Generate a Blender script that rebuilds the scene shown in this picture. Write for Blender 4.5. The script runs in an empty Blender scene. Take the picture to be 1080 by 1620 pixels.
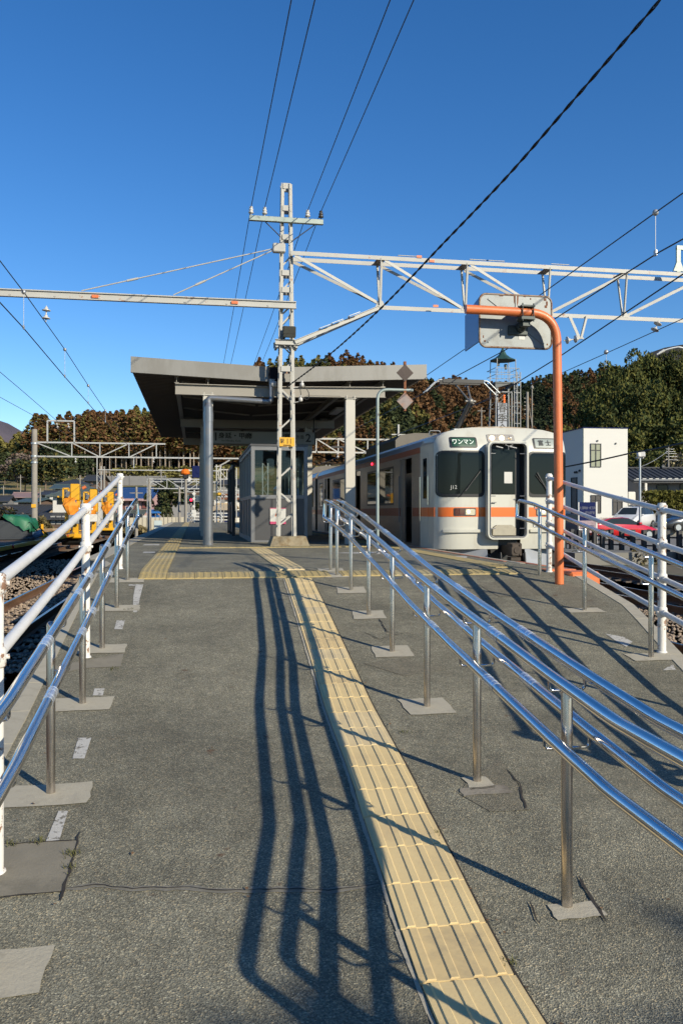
import bpy, math, random
import numpy as np
from mathutils import Vector, Matrix
R = math.radians
rnd = random.Random(7)
SC = bpy.context.scene
COL = SC.collection
# ------------------------------------------------------------------ camera, sky, sun
F = 1308.0; TH = math.atan(232 / F); CT, ST = math.cos(TH), math.sin(TH); EYE = 0.75
cam_d = bpy.data.cameras.new("camera"); cam = bpy.data.objects.new("camera", cam_d); COL.objects.link(cam)
cam.location = (0, 0, EYE); cam.rotation_euler = (R(90), 0, -TH)
cam_d.sensor_fit = 'VERTICAL'; cam_d.sensor_height = 24.0; cam_d.lens = 24.0 * F / 1620.0
cam_d.clip_start = 0.05; cam_d.clip_end = 9000
SC.camera = cam
SUN = Vector((1.12, -1.625, 0.90)).normalized()
world = bpy.data.worlds.new("World"); SC.world = world; world.use_nodes = True
nt = world.node_tree; nt.nodes.clear()
sky = nt.nodes.new("ShaderNodeTexSky"); sky.sky_type = 'NISHITA'; sky.sun_disc = False
sky.sun_elevation = math.asin(SUN.z); sky.sun_rotation = math.atan2(SUN.x, SUN.y)
sky.air_density = 1.0; sky.dust_density = 0.0; sky.ozone_density = 4.0; sky.altitude = 300
bg = nt.nodes.new("ShaderNodeBackground"); bg.inputs[1].default_value = 0.115
out = nt.nodes.new("ShaderNodeOutputWorld")
hsv = nt.nodes.new("ShaderNodeHueSaturation"); hsv.inputs['Hue'].default_value = .506; hsv.inputs['Saturation'].default_value = 1.24; hsv.inputs['Value'].default_value = 1.03
nt.links.new(sky.outputs[0], hsv.inputs['Color']); nt.links.new(hsv.outputs[0], bg.inputs[0]); nt.links.new(bg.outputs[0], out.inputs[0])
sd = bpy.data.lights.new("sun", 'SUN'); so = bpy.data.objects.new("sun", sd); COL.objects.link(so)
sd.energy = 5.0; sd.angle = R(0.53); sd.color = (1.0, 0.905, 0.72)
so.rotation_euler = SUN.to_track_quat('Z', 'Y').to_euler(); so.location = (20, -30, 30)
SC.view_settings.view_transform = 'Standard'; SC.view_settings.look = 'None'
SC.view_settings.exposure = 0.35; SC.view_settings.gamma = 1.0
SC.cycles.max_bounces = 6; SC.cycles.transparent_max_bounces = 12
SC.cycles.use_adaptive_sampling = True; SC.cycles.adaptive_threshold = 0.02

# ------------------------------------------------------------------ place helpers
def ray(px, py):
    r = (px - 540) / F; u = (810 - py) / F
    return (CT * r + ST, CT - ST * r, u)
def W(px, py, d):                       # pixel of the photograph at a given distance
    x, y, z = ray(px, py); return Vector((x * d, y * d, EYE + z * d))
def atY(px, py, Y):
    x, y, z = ray(px, py); d = Y / y; return Vector((x * d, Y, EYE + z * d))
def atX(px, py, X):
    x, y, z = ray(px, py); d = X / x; return Vector((X, y * d, EYE + z * d))
def atZ(px, py, Z):
    x, y, z = ray(px, py); d = (Z - EYE) / z; return Vector((x * d, y * d, Z))
def gp(Y):                              # walking surface: ramp, then level platform
    if Y >= 11.1: return 0.0
    if Y >= 10.5: return -0.5 * (11.1 - Y) ** 2 * 0.1167 / 0.6
    if Y >= 5.7: return -(10.8 - Y) * .1167
    return -.595 - (5.7 - max(Y, 2.55)) * .085
def G(px, py):
    lo, hi = .5, 400.; x, y, z = ray(px, py)
    for _ in range(50):
        m = (lo + hi) / 2
        if EYE + z * m > gp(y * m): lo = m
        else: hi = m
    return Vector((x * lo, y * lo, EYE + z * lo))

# ------------------------------------------------------------------ mesh builder
Z3 = Vector((0, 0, 1))
class MB:
    def __init__(s): s.v = []; s.f = []; s.m = []; s.s = []
    def add(s, vs, fs, mi=0, sm=False):
        o = len(s.v); s.v += [tuple(p) for p in vs]
        for f in fs: s.f.append(tuple(i + o for i in f)); s.m.append(mi); s.s.append(sm)
        return s
    def box(s, x0, x1, y0, y1, z0, z1, mi=0, T=None):
        vs = [Vector(p) for p in ((x0, y0, z0), (x1, y0, z0), (x1, y1, z0), (x0, y1, z0), (x0, y0, z1), (x1, y0, z1), (x1, y1, z1), (x0, y1, z1))]
        if T is not None: vs = [T @ p for p in vs]
        return s.add(vs, [(0, 3, 2, 1), (4, 5, 6, 7), (0, 1, 5, 4), (1, 2, 6, 5), (2, 3, 7, 6), (3, 0, 4, 7)], mi)
    def bev(s, x0, x1, y0, y1, z0, z1, b=.02, mi=0, T=None):   # box with chamfered edges
        vs = []; fs = []
        cx = (x0, x1); cy = (y0, y1); cz = (z0, z1)
        for i in (0, 1):
            for j in (0, 1):
                for k in (0, 1):
                    X, Y, Z = cx[i], cy[j], cz[k]; a = (1, -1)[i] * b; c = (1, -1)[j] * b; e = (1, -1)[k] * b
                    vs += [Vector((X, Y + c, Z + e)), Vector((X + a, Y, Z + e)), Vector((X + a, Y + c, Z))]
        def I(i, j, k, t): return (i * 4 + j * 2 + k) * 3 + t
        for i in (0, 1): q = [I(i, 0, 0, 0), I(i, 1, 0, 0), I(i, 1, 1, 0), I(i, 0, 1, 0)]; fs.append(tuple(q if i else q[::-1]))
        for j in (0, 1): q = [I(0, j, 0, 1), I(1, j, 0, 1), I(1, j, 1, 1), I(0, j, 1, 1)]; fs.append(tuple(q[::-1] if j else q))
        for k in (0, 1): q = [I(0, 0, k, 2), I(1, 0, k, 2), I(1, 1, k, 2), I(0, 1, k, 2)]; fs.append(tuple(q if k else q[::-1]))
        for i in (0, 1):
            for j in (0, 1):
                fs.append((I(i, j, 0, 0), I(i, j, 0, 1), I(i, j, 1, 1), I(i, j, 1, 0)))
                fs.append((I(i, 0, j, 0), I(i, 0, j, 2), I(i, 1, j, 2), I(i, 1, j, 0)))
                fs.append((I(0, i, j, 1), I(0, i, j, 2), I(1, i, j, 2), I(1, i, j, 1)))
                for k in (0, 1): fs.append((I(i, j, k, 0), I(i, j, k, 1), I(i, j, k, 2)))
        if T is not None: vs = [T @ p for p in vs]
        return s.add(vs, fs, mi)
    def frame(s, p, q, up=Z3):
        p, q = Vector(p), Vector(q); d = (q - p).normalized(); up = Vector(up)
        if abs(d.dot(up)) > .98: up = Vector((0, 1, 0))
        a = d.cross(up).normalized(); b = a.cross(d).normalized(); return p, q, d, a, b
    def bar(s, p, q, w, h, up=Z3, mi=0):
        p, q, d, a, b = s.frame(p, q, up); a = a * (w / 2); b = b * (h / 2)
        vs = [p - a - b, p + a - b, p + a + b, p - a + b, q - a - b, q + a - b, q + a + b, q - a + b]
        return s.add(vs, [(0, 1, 2, 3), (7, 6, 5, 4), (0, 4, 5, 1), (1, 5, 6, 2), (2, 6, 7, 3), (3, 7, 4, 0)], mi)
    def angle(s, p, q, w=.08, t=.01, up=Z3, mi=0):             # L section
        p, q, d, a, b = s.frame(p, q, up)
        s.bar(p, q, w, t, up, mi)
        o = a * (w / 2) - b * (w / 2 + t / 2); return s.bar(p + o, q + o, t, w, up, mi)
    def ibeam(s, p, q, w, h, up=Z3, t=.015, mi=0):
        p, q, d, a, b = s.frame(p, q, up)
        s.bar(p + b * (h / 2 - t / 2), q + b * (h / 2 - t / 2), w, t, up, mi); s.bar(p - b * (h / 2 - t / 2), q - b * (h / 2 - t / 2), w, t, up, mi)
        return s.bar(p, q, t, h - 2 * t, up, mi)
    def tube(s, pts, r, n=12, caps=True, mi=0, sm=True):
        pts = [Vector(p) for p in pts]; N = len(pts); rr = r if isinstance(r, (list, tuple)) else [r] * N
        T = []
        for i in range(N):
            a = pts[max(0, i - 1)]; b = pts[min(N - 1, i + 1)]
            if 0 < i < N - 1: t = (pts[i] - a).normalized() + (b - pts[i]).normalized()
            else: t = b - a
            T.append(t.normalized())
        u = Z3 if abs(T[0].z) < .95 else Vector((0, 1, 0))
        a = T[0].cross(u).normalized(); vs = []
        for i in range(N):
            a = (a - T[i] * a.dot(T[i])).normalized(); b = a.cross(T[i])
            for k in range(n):
                an = 2 * math.pi * k / n; vs.append(pts[i] + (a * math.cos(an) + b * math.sin(an)) * rr[i])
        fs = [(i * n + k, (i + 1) * n + k, (i + 1) * n + (k + 1) % n, i * n + (k + 1) % n) for i in range(N - 1) for k in range(n)]
        s.add(vs, fs, mi, sm)
        if caps:
            s.add(vs[:n], [tuple(range(n))], mi); s.add(vs[-n:], [tuple(range(n))[::-1]], mi)
        return s
    def lathe(s, prof, c=(0, 0, 0), n=16, T=None, mi=0, sm=True):
        vs = []
        for (r, z) in prof:
            for k in range(n): an = 2 * math.pi * k / n; vs.append(Vector((r * math.cos(an), r * math.sin(an), z)))
        if T is not None: vs = [T @ p for p in vs]
        vs = [p + Vector(c) for p in vs]
        fs = [(i * n + k, i * n + (k + 1) % n, (i + 1) * n + (k + 1) % n, (i + 1) * n + k) for i in range(len(prof) - 1) for k in range(n)]
        return s.add(vs, fs, mi, sm)
    def prism(s, poly, d, mi=0):        # poly: points in space, d: extrusion vector
        n = len(poly); p = [Vector(a) for a in poly]; d = Vector(d); vs = p + [a + d for a in p]
        fs = [tuple(range(n))[::-1], tuple(range(n, 2 * n))] + [(i, (i + 1) % n, n + (i + 1) % n, n + i) for i in range(n)]
        return s.add(vs, fs, mi)
    def quad(s, a, b, c, d, mi=0): return s.add([a, b, c, d], [(0, 1, 2, 3)], mi)
    def ball(s, c, r, n=8, m=6, mi=0, sz=1.0):
        pr = [(max(1e-4, r * math.sin(math.pi * i / m)), -r * sz * math.cos(math.pi * i / m)) for i in range(m + 1)]
        return s.lathe(pr, c, n, mi=mi)
    def build(s, name, mat, parent=None, label=None, cat=None, group=None, kind=None, recalc=False):
        me = bpy.data.meshes.new(name)
        off = Vector((0, 0, 0)); p = parent
        while p is not None: off += p.location; p = p.parent
        me.from_pydata([(a[0] - off.x, a[1] - off.y, a[2] - off.z) for a in s.v], [], s.f)
        for m in (mat if isinstance(mat, (list, tuple)) else [mat]): me.materials.append(m)
        me.polygons.foreach_set('material_index', s.m); me.polygons.foreach_set('use_smooth', s.s)
        me.update()
        if recalc:
            import bmesh
            b = bmesh.new(); b.from_mesh(me); bmesh.ops.recalc_face_normals(b, faces=b.faces); b.to_mesh(me); b.free()
        o = bpy.data.objects.new(name, me); COL.objects.link(o)
        if parent is not None: o.parent = parent
        tag(o, label, cat, group, kind); return o
def tag(o, label=None, cat=None, group=None, kind=None):
    if label: o['label'] = label
    if cat: o['category'] = cat
    if group: o['group'] = group
    if kind: o['kind'] = kind
    return o
def thing(name, loc, label, cat, group=None, kind=None):
    o = bpy.data.objects.new(name, None); COL.objects.link(o); o.location = loc; o.empty_display_size = .2
    return tag(o, label, cat, group, kind)
def dup(o, parent=None):
    c = o.copy(); COL.objects.link(c); c.parent = parent
    for ch in list(o.children): dup(ch, c)
    return c
def text(body, size, loc, mat, parent, name='lettering', ext=.004, rot=(R(90), 0, 0), align='CENTER', sx=1.0, bold=0.0, alignY='CENTER'):
    cu = bpy.data.curves.new('t', 'FONT'); cu.body = body; cu.size = size; cu.align_x = align; cu.align_y = alignY
    cu.extrude = ext; cu.offset = bold; cu.resolution_u = 3
    to = bpy.data.objects.new('t', cu); COL.objects.link(to)
    bpy.context.view_layer.update()
    me = bpy.data.meshes.new_from_object(to.evaluated_get(bpy.context.evaluated_depsgraph_get()))
    bpy.data.objects.remove(to); bpy.data.curves.remove(cu)
    M = Matrix.Translation(Vector(loc)) @ __import__('mathutils').Euler(rot).to_matrix().to_4x4() @ Matrix.Diagonal((sx, 1, 1, 1))
    off = Vector((0, 0, 0)); p = parent
    while p is not None: off += p.location; p = p.parent
    me.transform(Matrix.Translation(-off) @ M)
    me.materials.clear(); me.materials.append(mat); me.name = name
    o = bpy.data.objects.new(name, me); COL.objects.link(o); o.parent = parent
    return o

# ------------------------------------------------------------------ materials
KA = 0.80
def mat(name, col, rough=.6, metal=0., v=.12, sc=3., bump=0., bs=40., col2=None, c2s=2., c2lo=.5, c2hi=.6, emit=None, es=0, spec=.5, coat=0, rv=0., alpha=None, trans=0, det=6, stretch=None, tc='pos'):
    m = bpy.data.materials.new(name); m.use_nodes = True; n = m.node_tree.nodes; l = m.node_tree.links
    b = n['Principled BSDF']; b.inputs['Metallic'].default_value = metal; b.inputs['Roughness'].default_value = rough
    b.inputs['Specular IOR Level'].default_value = spec; b.inputs['Coat Weight'].default_value = coat
    if trans: b.inputs['Transmission Weight'].default_value = trans
    geo = n.new('ShaderNodeNewGeometry') if tc == 'pos' else n.new('ShaderNodeTexCoord'); P = geo.outputs['Position'] if tc == 'pos' else geo.outputs['Object']
    if stretch:
        mp = n.new('ShaderNodeMapping'); mp.inputs['Scale'].default_value = stretch; l.new(P, mp.inputs[0]); P = mp.outputs[0]
    def noise(scale, d=det, rgh=.6):
        t = n.new('ShaderNodeTexNoise'); t.inputs['Scale'].default_value = scale; t.inputs['Detail'].default_value = d; t.inputs['Roughness'].default_value = rgh
        l.new(P, t.inputs['Vector']); return t.outputs['Fac']
    def mr(x, a, c, d, e):
        t = n.new('ShaderNodeMapRange'); l.new(x, t.inputs[0])
        for i, q in enumerate((a, c, d, e)): t.inputs[i + 1].default_value = q
        return t.outputs[0]
    ka = KA if metal < .5 and es == 0 else 1
    c = (col[0] * ka, col[1] * ka, col[2] * ka, 1)
    if v > 0:
        hs = n.new('ShaderNodeHueSaturation'); hs.inputs['Color'].default_value = c
        l.new(mr(noise(sc), .25, .75, 1 - v, 1 + v), hs.inputs['Value']); cur = hs.outputs[0]
    else:
        rg = n.new('ShaderNodeRGB'); rg.outputs[0].default_value = c; cur = rg.outputs[0]
    if col2:
        mx = n.new('ShaderNodeMix'); mx.data_type = 'RGBA'; l.new(mr(noise(c2s, 8, .7), c2lo, c2hi, 0, 1), mx.inputs[0])
        l.new(cur, mx.inputs[6]); mx.inputs[7].default_value = (col2[0] * ka, col2[1] * ka, col2[2] * ka, 1); cur = mx.outputs[2]
    l.new(cur, b.inputs['Base Color'])
    if rv: l.new(mr(noise(sc * 2.3), .3, .7, max(.02, rough - rv), rough + rv), b.inputs['Roughness'])
    if bump:
        bp = n.new('ShaderNodeBump'); bp.inputs['Strength'].default_value = bump; bp.inputs['Distance'].default_value = .01
        l.new(noise(bs, 4), bp.inputs['Height']); l.new(bp.outputs[0], b.inputs['Normal'])
    if emit: b.inputs['Emission Color'].default_value = (*emit, 1); b.inputs['Emission Strength'].default_value = es
    return m
def asphalt(name, base, dark=.5, light=1.7, cell=110., blotch=.25, stain=True):
    m = bpy.data.materials.new(name); m.use_nodes = True; n = m.node_tree.nodes; l = m.node_tree.links; b = n['Principled BSDF']
    b.inputs['Roughness'].default_value = .88; b.inputs['Specular IOR Level'].default_value = .3
    g = n.new('ShaderNodeNewGeometry'); P = g.outputs['Position']
    vo = n.new('ShaderNodeTexVoronoi'); vo.inputs['Scale'].default_value = cell; l.new(P, vo.inputs['Vector'])
    bw = n.new('ShaderNodeSeparateColor'); l.new(vo.outputs['Color'], bw.inputs[0])
    cr = n.new('ShaderNodeValToRGB'); e = cr.color_ramp.elements
    bs = Vector(base) * KA
    e[0].position = 0; e[0].color = (*(bs * dark), 1); e[1].position = 1; e[1].color = (*(bs * light * 1.25), 1)
    for p, k in ((.35, .8), (.6, 1.0), (.85, 1.3)):
        q = e.new(p); q.color = (*(bs * k), 1)
    q = e.new(.93); q.color = (bs[0] * light * 1.1, bs[1] * light * .95, bs[2] * light * .8, 1)
    l.new(bw.outputs[0], cr.inputs[0])
    def noise(s, d=5, r=.6):
        t = n.new('ShaderNodeTexNoise'); t.inputs['Scale'].default_value = s; t.inputs['Detail'].default_value = d; t.inputs['Roughness'].default_value = r; l.new(P, t.inputs['Vector']); return t.outputs[0]
    def mr(x, a, c, d, e2):
        t = n.new('ShaderNodeMapRange'); l.new(x, t.inputs[0])
        for i, qq in enumerate((a, c, d, e2)): t.inputs[i + 1].default_value = qq
        return t.outputs[0]
    hs = n.new('ShaderNodeHueSaturation'); l.new(cr.outputs[0], hs.inputs['Color']); mul = n.new('ShaderNodeMath'); mul.operation = 'MULTIPLY'
    l.new(mr(noise(1.1, 7, .72), .3, .7, 1 - blotch, 1 + blotch), mul.inputs[0]); l.new(mr(noise(9, 4), .3, .7, .85, 1.15), mul.inputs[1])
    l.new(mul.outputs[0], hs.inputs['Value']); cur = hs.outputs[0]
    if stain:
        mx = n.new('ShaderNodeMix'); mx.data_type = 'RGBA'; l.new(mr(noise(5.5, 2), .71, .76, 0, .75), mx.inputs[0]); l.new(cur, mx.inputs[6])
        mx.inputs[7].default_value = (.10, .055, .03, 1); cur = mx.outputs[2]
    l.new(cur, b.inputs['Base Color'])
    bp = n.new('ShaderNodeBump'); bp.inputs['Strength'].default_value = .55; bp.inputs['Distance'].default_value = .006
    l.new(vo.outputs['Distance'], bp.inputs['Height']); l.new(bp.outputs[0], b.inputs['Normal'])
    return m
def glass(name, tint=(.012, .016, .016), rough=.03):
    return mat(name, tint, rough, 0, v=0, spec=.22)
m_asph = asphalt('asphalt', (.218, .206, .152), .55, 1.65, 165, .32)
m_asph2 = asphalt('asphalt_patch', (.20, .184, .135), .65, 1.4, cell=170, blotch=.12)
m_conc = mat('concrete', (.46, .42, .325), .85, v=.16, sc=7, bump=.3, bs=60, col2=(.30, .27, .205), c2s=7, c2lo=.5, c2hi=.75)
m_conc2 = mat('concrete_old', (.27, .24, .19), .9, v=.25, sc=9, bump=.5, bs=35, col2=(.12, .10, .075), c2s=4, c2lo=.48, c2hi=.66)
m_slab = mat('concrete_slab', (.25, .225, .17), .88, v=.1, sc=9, bump=.3, bs=90, col2=(.20, .18, .135), c2s=3)
m_steel = mat('stainless', (.66, .65, .64), .11, 1., v=.05, sc=6, rv=.04)
m_steelpost = mat('stainless_brushed', (.55, .50, .45), .24, 1., v=.04, sc=3, rv=.03)
m_sleeve = mat('clear_tape', (.66, .70, .76), .2, .75, v=.1, sc=30)
m_white = mat('white_paint_worn', (.80, .79, .76), .45, v=.08, sc=6, col2=(.34, .22, .14), c2s=7, c2lo=.66, c2hi=.71, coat=.1)
m_whitef = mat('white_paint_flaking', (.76, .74, .69), .55, v=.08, sc=6, bump=.3, bs=60, col2=(.28, .16, .10), c2s=11, c2lo=.57, c2hi=.60)
m_mast = mat('mast_paint', (.48, .47, .43), .55, v=.08, sc=3, col2=(.36, .20, .12), c2s=6, c2lo=.60, c2hi=.66)
m_mastu = mat('rusty_underside', (.34, .29, .26), .7, v=.2, sc=5)
m_galv = mat('galvanised', (.42, .44, .44), .4, .6, v=.15, sc=4, col2=(.30, .24, .18), c2s=4, c2lo=.6, c2hi=.75)
m_gantry = mat('gantry_grey', (.46, .46, .44), .5, .2, v=.12, sc=1)
m_orange = mat('orange_paint', (.74, .19, .055), .45, v=.10, sc=3, coat=.1, col2=(.50, .13, .05), c2s=5, c2lo=.54, c2hi=.72, rv=.1)
m_orange2 = mat('orange_cloth', (.80, .27, .01), .7, v=.2, sc=3, bump=.3, bs=6)
m_tact = mat('tactile_beige', (.78, .60, .30), .72, v=.07, sc=4, bump=.12, bs=90, col2=(.66, .50, .26), c2s=2.2, c2lo=.5, c2hi=.72)
m_tact2 = mat('tactile_beige_faded', (.76, .60, .33), .75, v=.07, sc=4, col2=(.58, .47, .28), c2s=3, c2lo=.45, c2hi=.66)
m_tact3 = mat('tactile_beige_worn', (.73, .55, .27), .7, v=.09, sc=5, col2=(.56, .43, .23), c2s=4, c2lo=.48, c2hi=.62)
m_tacty = mat('tactile_yellow', (.47, .36, .15), .75, v=.10, sc=5, col2=(.36, .30, .17), c2s=3, c2lo=.48, c2hi=.66)
m_tacty2 = mat('tactile_yellow_faded', (.50, .41, .21), .78, v=.12, sc=6, col2=(.36, .31, .19), c2s=4, c2lo=.45, c2hi=.6)
m_line = mat('worn_white_line', (.56, .54, .49), .8, v=.1, sc=20, col2=(.18, .165, .13), c2s=26, c2lo=.55, c2hi=.59, bump=.4, bs=90)
m_oline = mat('worn_orange_line', (.50, .15, .07), .8, v=.15, sc=10, col2=(.25, .16, .11), c2s=14, c2lo=.52, c2hi=.6)
m_crack = mat('crack', (.035, .03, .025), .95, v=.3, sc=20)
m_seal = mat('sealant', (.215, .20, .16), .75, v=.2, sc=20, bump=.3, bs=60)
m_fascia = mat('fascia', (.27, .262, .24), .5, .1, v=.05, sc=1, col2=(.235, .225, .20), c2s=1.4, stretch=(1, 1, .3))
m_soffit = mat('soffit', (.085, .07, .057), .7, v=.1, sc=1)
m_beam = mat('beam_cream', (.31, .285, .24), .55, v=.06, sc=2)
m_postc = mat('post_cream', (.56, .53, .46), .5, v=.05, sc=2, col2=(.40, .34, .27), c2s=3, c2lo=.62, c2hi=.74)
m_pipe = mat('duct_grey', (.21, .22, .235), .3, .55, v=.15, sc=3, col2=(.26, .22, .18), c2s=3, c2lo=.55, c2hi=.7)
m_alu = mat('aluminium', (.19, .192, .195), .42, .55, v=.08, sc=2)
m_alupanel = mat('aluminium_panel', (.10, .10, .102), .42, .4, v=.08, sc=2)
m_dark = mat('dark_grey', (.03, .03, .033), .5, v=.15, sc=3)
m_black = mat('black', (.012, .012, .012), .45, v=0)
m_navy = mat('navy', (.010, .018, .085), .85, v=.1, sc=4, spec=.15)
m_signw = mat('sign_white', (.62, .61, .57), .45, v=.04, sc=3)
m_plate = mat('plate_yellow', (.80, .42, .02), .5, v=.06, sc=6)
m_wire = mat('wire', (.05, .05, .055), .5, .3, v=0)
m_wirel = mat('wire_grey', (.40, .41, .42), .4, .5, v=0)
m_cable = mat('cable_black', (.010, .010, .010), .45, v=.1, sc=20)
m_ins = mat('insulator', (.62, .60, .56), .25, v=.08, sc=12, coat=.5)
m_insd = mat('insulator_dark', (.05, .045, .04), .35, v=.1, sc=12)
m_sag = mat('arm_green_grey', (.36, .42, .38), .5, .2, v=.12, sc=5, col2=(.20, .23, .20), c2s=8, c2lo=.55, c2hi=.65)
m_mirb = mat('mirror_back', (.235, .255, .255), .45, .2, v=.07, sc=4, col2=(.18, .185, .18), c2s=5, c2lo=.5, c2hi=.66)
m_mirrim = mat('mirror_rim', (.34, .27, .21), .6, .3, v=.3, sc=12, col2=(.16, .07, .035), c2s=12, c2lo=.45, c2hi=.55)
m_rust = mat('rust', (.23, .085, .035), .85, v=.35, sc=12)
m_brown = mat('brown_metal', (.07, .05, .042), .7, .1, v=.2, sc=8)
m_mirror = mat('mirror', (.7, .72, .74), .03, 1., v=0)
m_train = mat('train_white', (.62, .61, .53), .33, v=.04, sc=1.5, col2=(.44, .39, .31), c2s=2.2, c2lo=.52, c2hi=.85, coat=.25, stretch=(1, 1, .35))
m_trainside = mat('train_steel', (.27, .235, .205), .36, .7, v=.05, sc=1.5, stretch=(1, .2, 1), rv=.06)
m_trainorange = mat('train_orange', (.82, .17, .02), .35, v=.04, sc=2, coat=.3)
m_roofdirt = mat('roof_grime', (.42, .33, .22), .8, v=.3, sc=3, col2=(.64, .60, .53), c2s=3, c2lo=.5, c2hi=.68)
m_roofsky = mat('train_roof_sky_tint', (.42, .46, .52), .3, .3, v=.06, sc=1)  # sky reflection on the roof shoulder, put into the base colour
m_roofgrey = mat('roof_unit_grey', (.15, .135, .115), .7, v=.15, sc=3)
m_under = mat('underframe', (.045, .042, .04), .8, v=.35, sc=5)
m_plough = mat('plough_grey', (.34, .36, .39), .5, v=.08, sc=3)
m_glass = glass('window_glass'); m_glass2 = glass('car_glass', (.03, .04, .045), .04)
m_inner = mat('interior', (.07, .065, .06), .7, v=.3, sc=3)
m_curtain = mat('curtain', (.38, .37, .34), .8, v=.1, sc=6, stretch=(8, 8, .3))
m_green = mat('led_green', (.012, .075, .04), .4, v=.05, sc=6)
m_led = mat('led_letters', (.6, .66, .6), .4, v=0, emit=(.8, 1, .85), es=.12)
m_destw = mat('dest_white', (.34, .38, .35), .4, v=.05)
m_lamp = mat('lamp_lit', (1, .9, .7), .3, v=0, emit=(1, .72, .35), es=6)
m_lampdim = mat('lamp_reflector', (.70, .62, .48), .15, .6, v=.2, sc=30)
m_redl = mat('red_lit', (.8, .0, .02), .4, v=0, emit=(1, .02, .05), es=5)
m_rail = mat('rail_rust', (.19, .105, .06), .75, .2, v=.25, sc=8)
m_railtop = mat('rail_polished', (.40, .39, .38), .25, 1, v=.1, sc=5)
m_sleeper = mat('sleeper', (.13, .10, .075), .9, v=.3, sc=4, bump=.4, bs=20)
m_yel = mat('machine_yellow', (.78, .40, .01), .45, v=.08, sc=2, coat=.2)
m_tarp = mat('green_tarp', (.015, .15, .07), .55, v=.15, sc=3, bump=.4, bs=5)
m_tarpb = mat('blue_tarp', (.035, .20, .55), .6, v=.15, sc=3)
m_red = mat('car_red', (.55, .008, .012), .2, v=.02, coat=1.)
m_wcar = mat('car_white', (.75, .75, .73), .25, v=.02, coat=.8)
m_gcar = mat('car_grey', (.09, .095, .10), .25, .4, v=.02, coat=.8)
m_tyre = mat('tyre', (.018, .018, .018), .8, v=.1)
m_rim = mat('rim', (.55, .55, .56), .25, .9, v=0)
m_wall = mat('building_white', (.70, .685, .63), .7, v=.02, sc=.5, stretch=(.3, .3, 4))
m_tile = mat('roof_tile_dark', (.040, .042, .045), .65, v=.2, sc=2, bump=.6, bs=3)
m_tileg = mat('roof_tile_green', (.10, .125, .115), .6, v=.2, sc=2)
m_tileb = mat('roof_blue', (.03, .08, .22), .45, v=.1, sc=2, stretch=(6, .3, .3))
m_teal = mat('roof_teal', (.06, .095, .10), .6, v=.15, sc=1)
m_pinkroof = mat('roof_pink', (.27, .18, .17), .7, v=.15, sc=1)
m_pink = mat('wall_pink', (.52, .33, .31), .8, v=.06, sc=1)
m_cream = mat('wall_cream', (.58, .45, .27), .8, v=.08, sc=1)
m_wallw = mat('wall_white', (.72, .69, .62), .8, v=.05, sc=1)
m_brownw = mat('wall_brown', (.13, .085, .06), .8, v=.2, sc=3)
m_wallg = mat('wall_grey', (.24, .235, .23), .8, v=.1, sc=1)
m_polec = mat('concrete_pole', (.30, .275, .235), .85, v=.12, sc=3, bump=.2, bs=20)
m_bark = mat('bark', (.20, .15, .11), .9, v=.3, sc=2, stretch=(3, 3, .3))
m_barkp = mat('bark_pale', (.30, .24, .185), .9, v=.3, sc=3)
m_grassd = mat('dry_grass_bank', (.26, .20, .085), .95, v=.3, sc=.25, col2=(.10, .12, .03), c2s=.12, c2lo=.46, c2hi=.6)
m_under_f = mat('forest_floor', (.060, .042, .022), .95, v=.4, sc=.1, col2=(.035, .045, .015), c2s=.05)
m_far = mat('far_mountain', (.105, .085, .10), 1, v=.25, sc=.01, col2=(.15, .12, .13), c2s=.006, c2lo=.5, c2hi=.62)
m_soil = mat('village_ground', (.17, .14, .09), .95, v=.3, sc=.3, col2=(.07, .08, .03), c2s=.1)
m_lot = mat('car_park_asphalt', (.22, .21, .185), .9, v=.12, sc=1)
def ballast_mat():
    m = asphalt('ballast', (.32, .235, .165), .4, 1.7, 17, .3, False)
    for q in m.node_tree.nodes:
        if q.type == 'BUMP': q.inputs['Strength'].default_value = 1.; q.inputs['Distance'].default_value = .05; q.invert = True
    return m
m_ballast = ballast_mat()
m_stone = mat('stone', (.36, .275, .20), .9, v=.35, sc=9)
def tinted(name, rough=.8, trans=0.0):
    m = bpy.data.materials.new(name); m.use_nodes = True; n = m.node_tree.nodes; l = m.node_tree.links; b = n['Principled BSDF']
    a = n.new('ShaderNodeVertexColor'); a.layer_name = 'tint'; l.new(a.outputs[0], b.inputs['Base Color']); b.inputs['Roughness'].default_value = rough
    b.inputs['Specular IOR Level'].default_value = .15
    return m
m_leaf = tinted('foliage')

# ================================================================== SETTING
def lerp_tab(t, x):
    if x <= t[0][0]: return t[0][1]
    for (a, va), (b, vb) in zip(t, t[1:]):
        if x <= b: return va + (vb - va) * (x - a) / (b - a)
    return t[-1][1]
XL_T = [(-8, -1.15), (4, -1.2), (9.4, -1.33), (12.7, -1.36), (13.6, -1.72), (70, -1.72)]
XR_T = [(-8, -.6), (0, 2.1), (3, 3.1), (6.4, 4.1), (8.35, 4.74), (10.3, 5.02), (10.6, 5.0), (11.3, 4.72), (70, 4.72)]
XL = lambda y: lerp_tab(XL_T, y)
XR = lambda y: lerp_tab(XR_T, y)
GL = -1.32                                  # ballast level
b = MB(); rows = []
ys = sorted(set([-8, -4] + [i * .5 for i in range(0, 34)] + [5.7, 9.4, 10.3, 10.6, 10.7, 10.9, 11.3, 12.7, 13.6, 20, 30, 45, 62]))
for y in ys: rows.append([Vector((XL(y) + (XR(y) - XL(y)) * t / 10, y, gp(y))) for t in range(11)])
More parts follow.
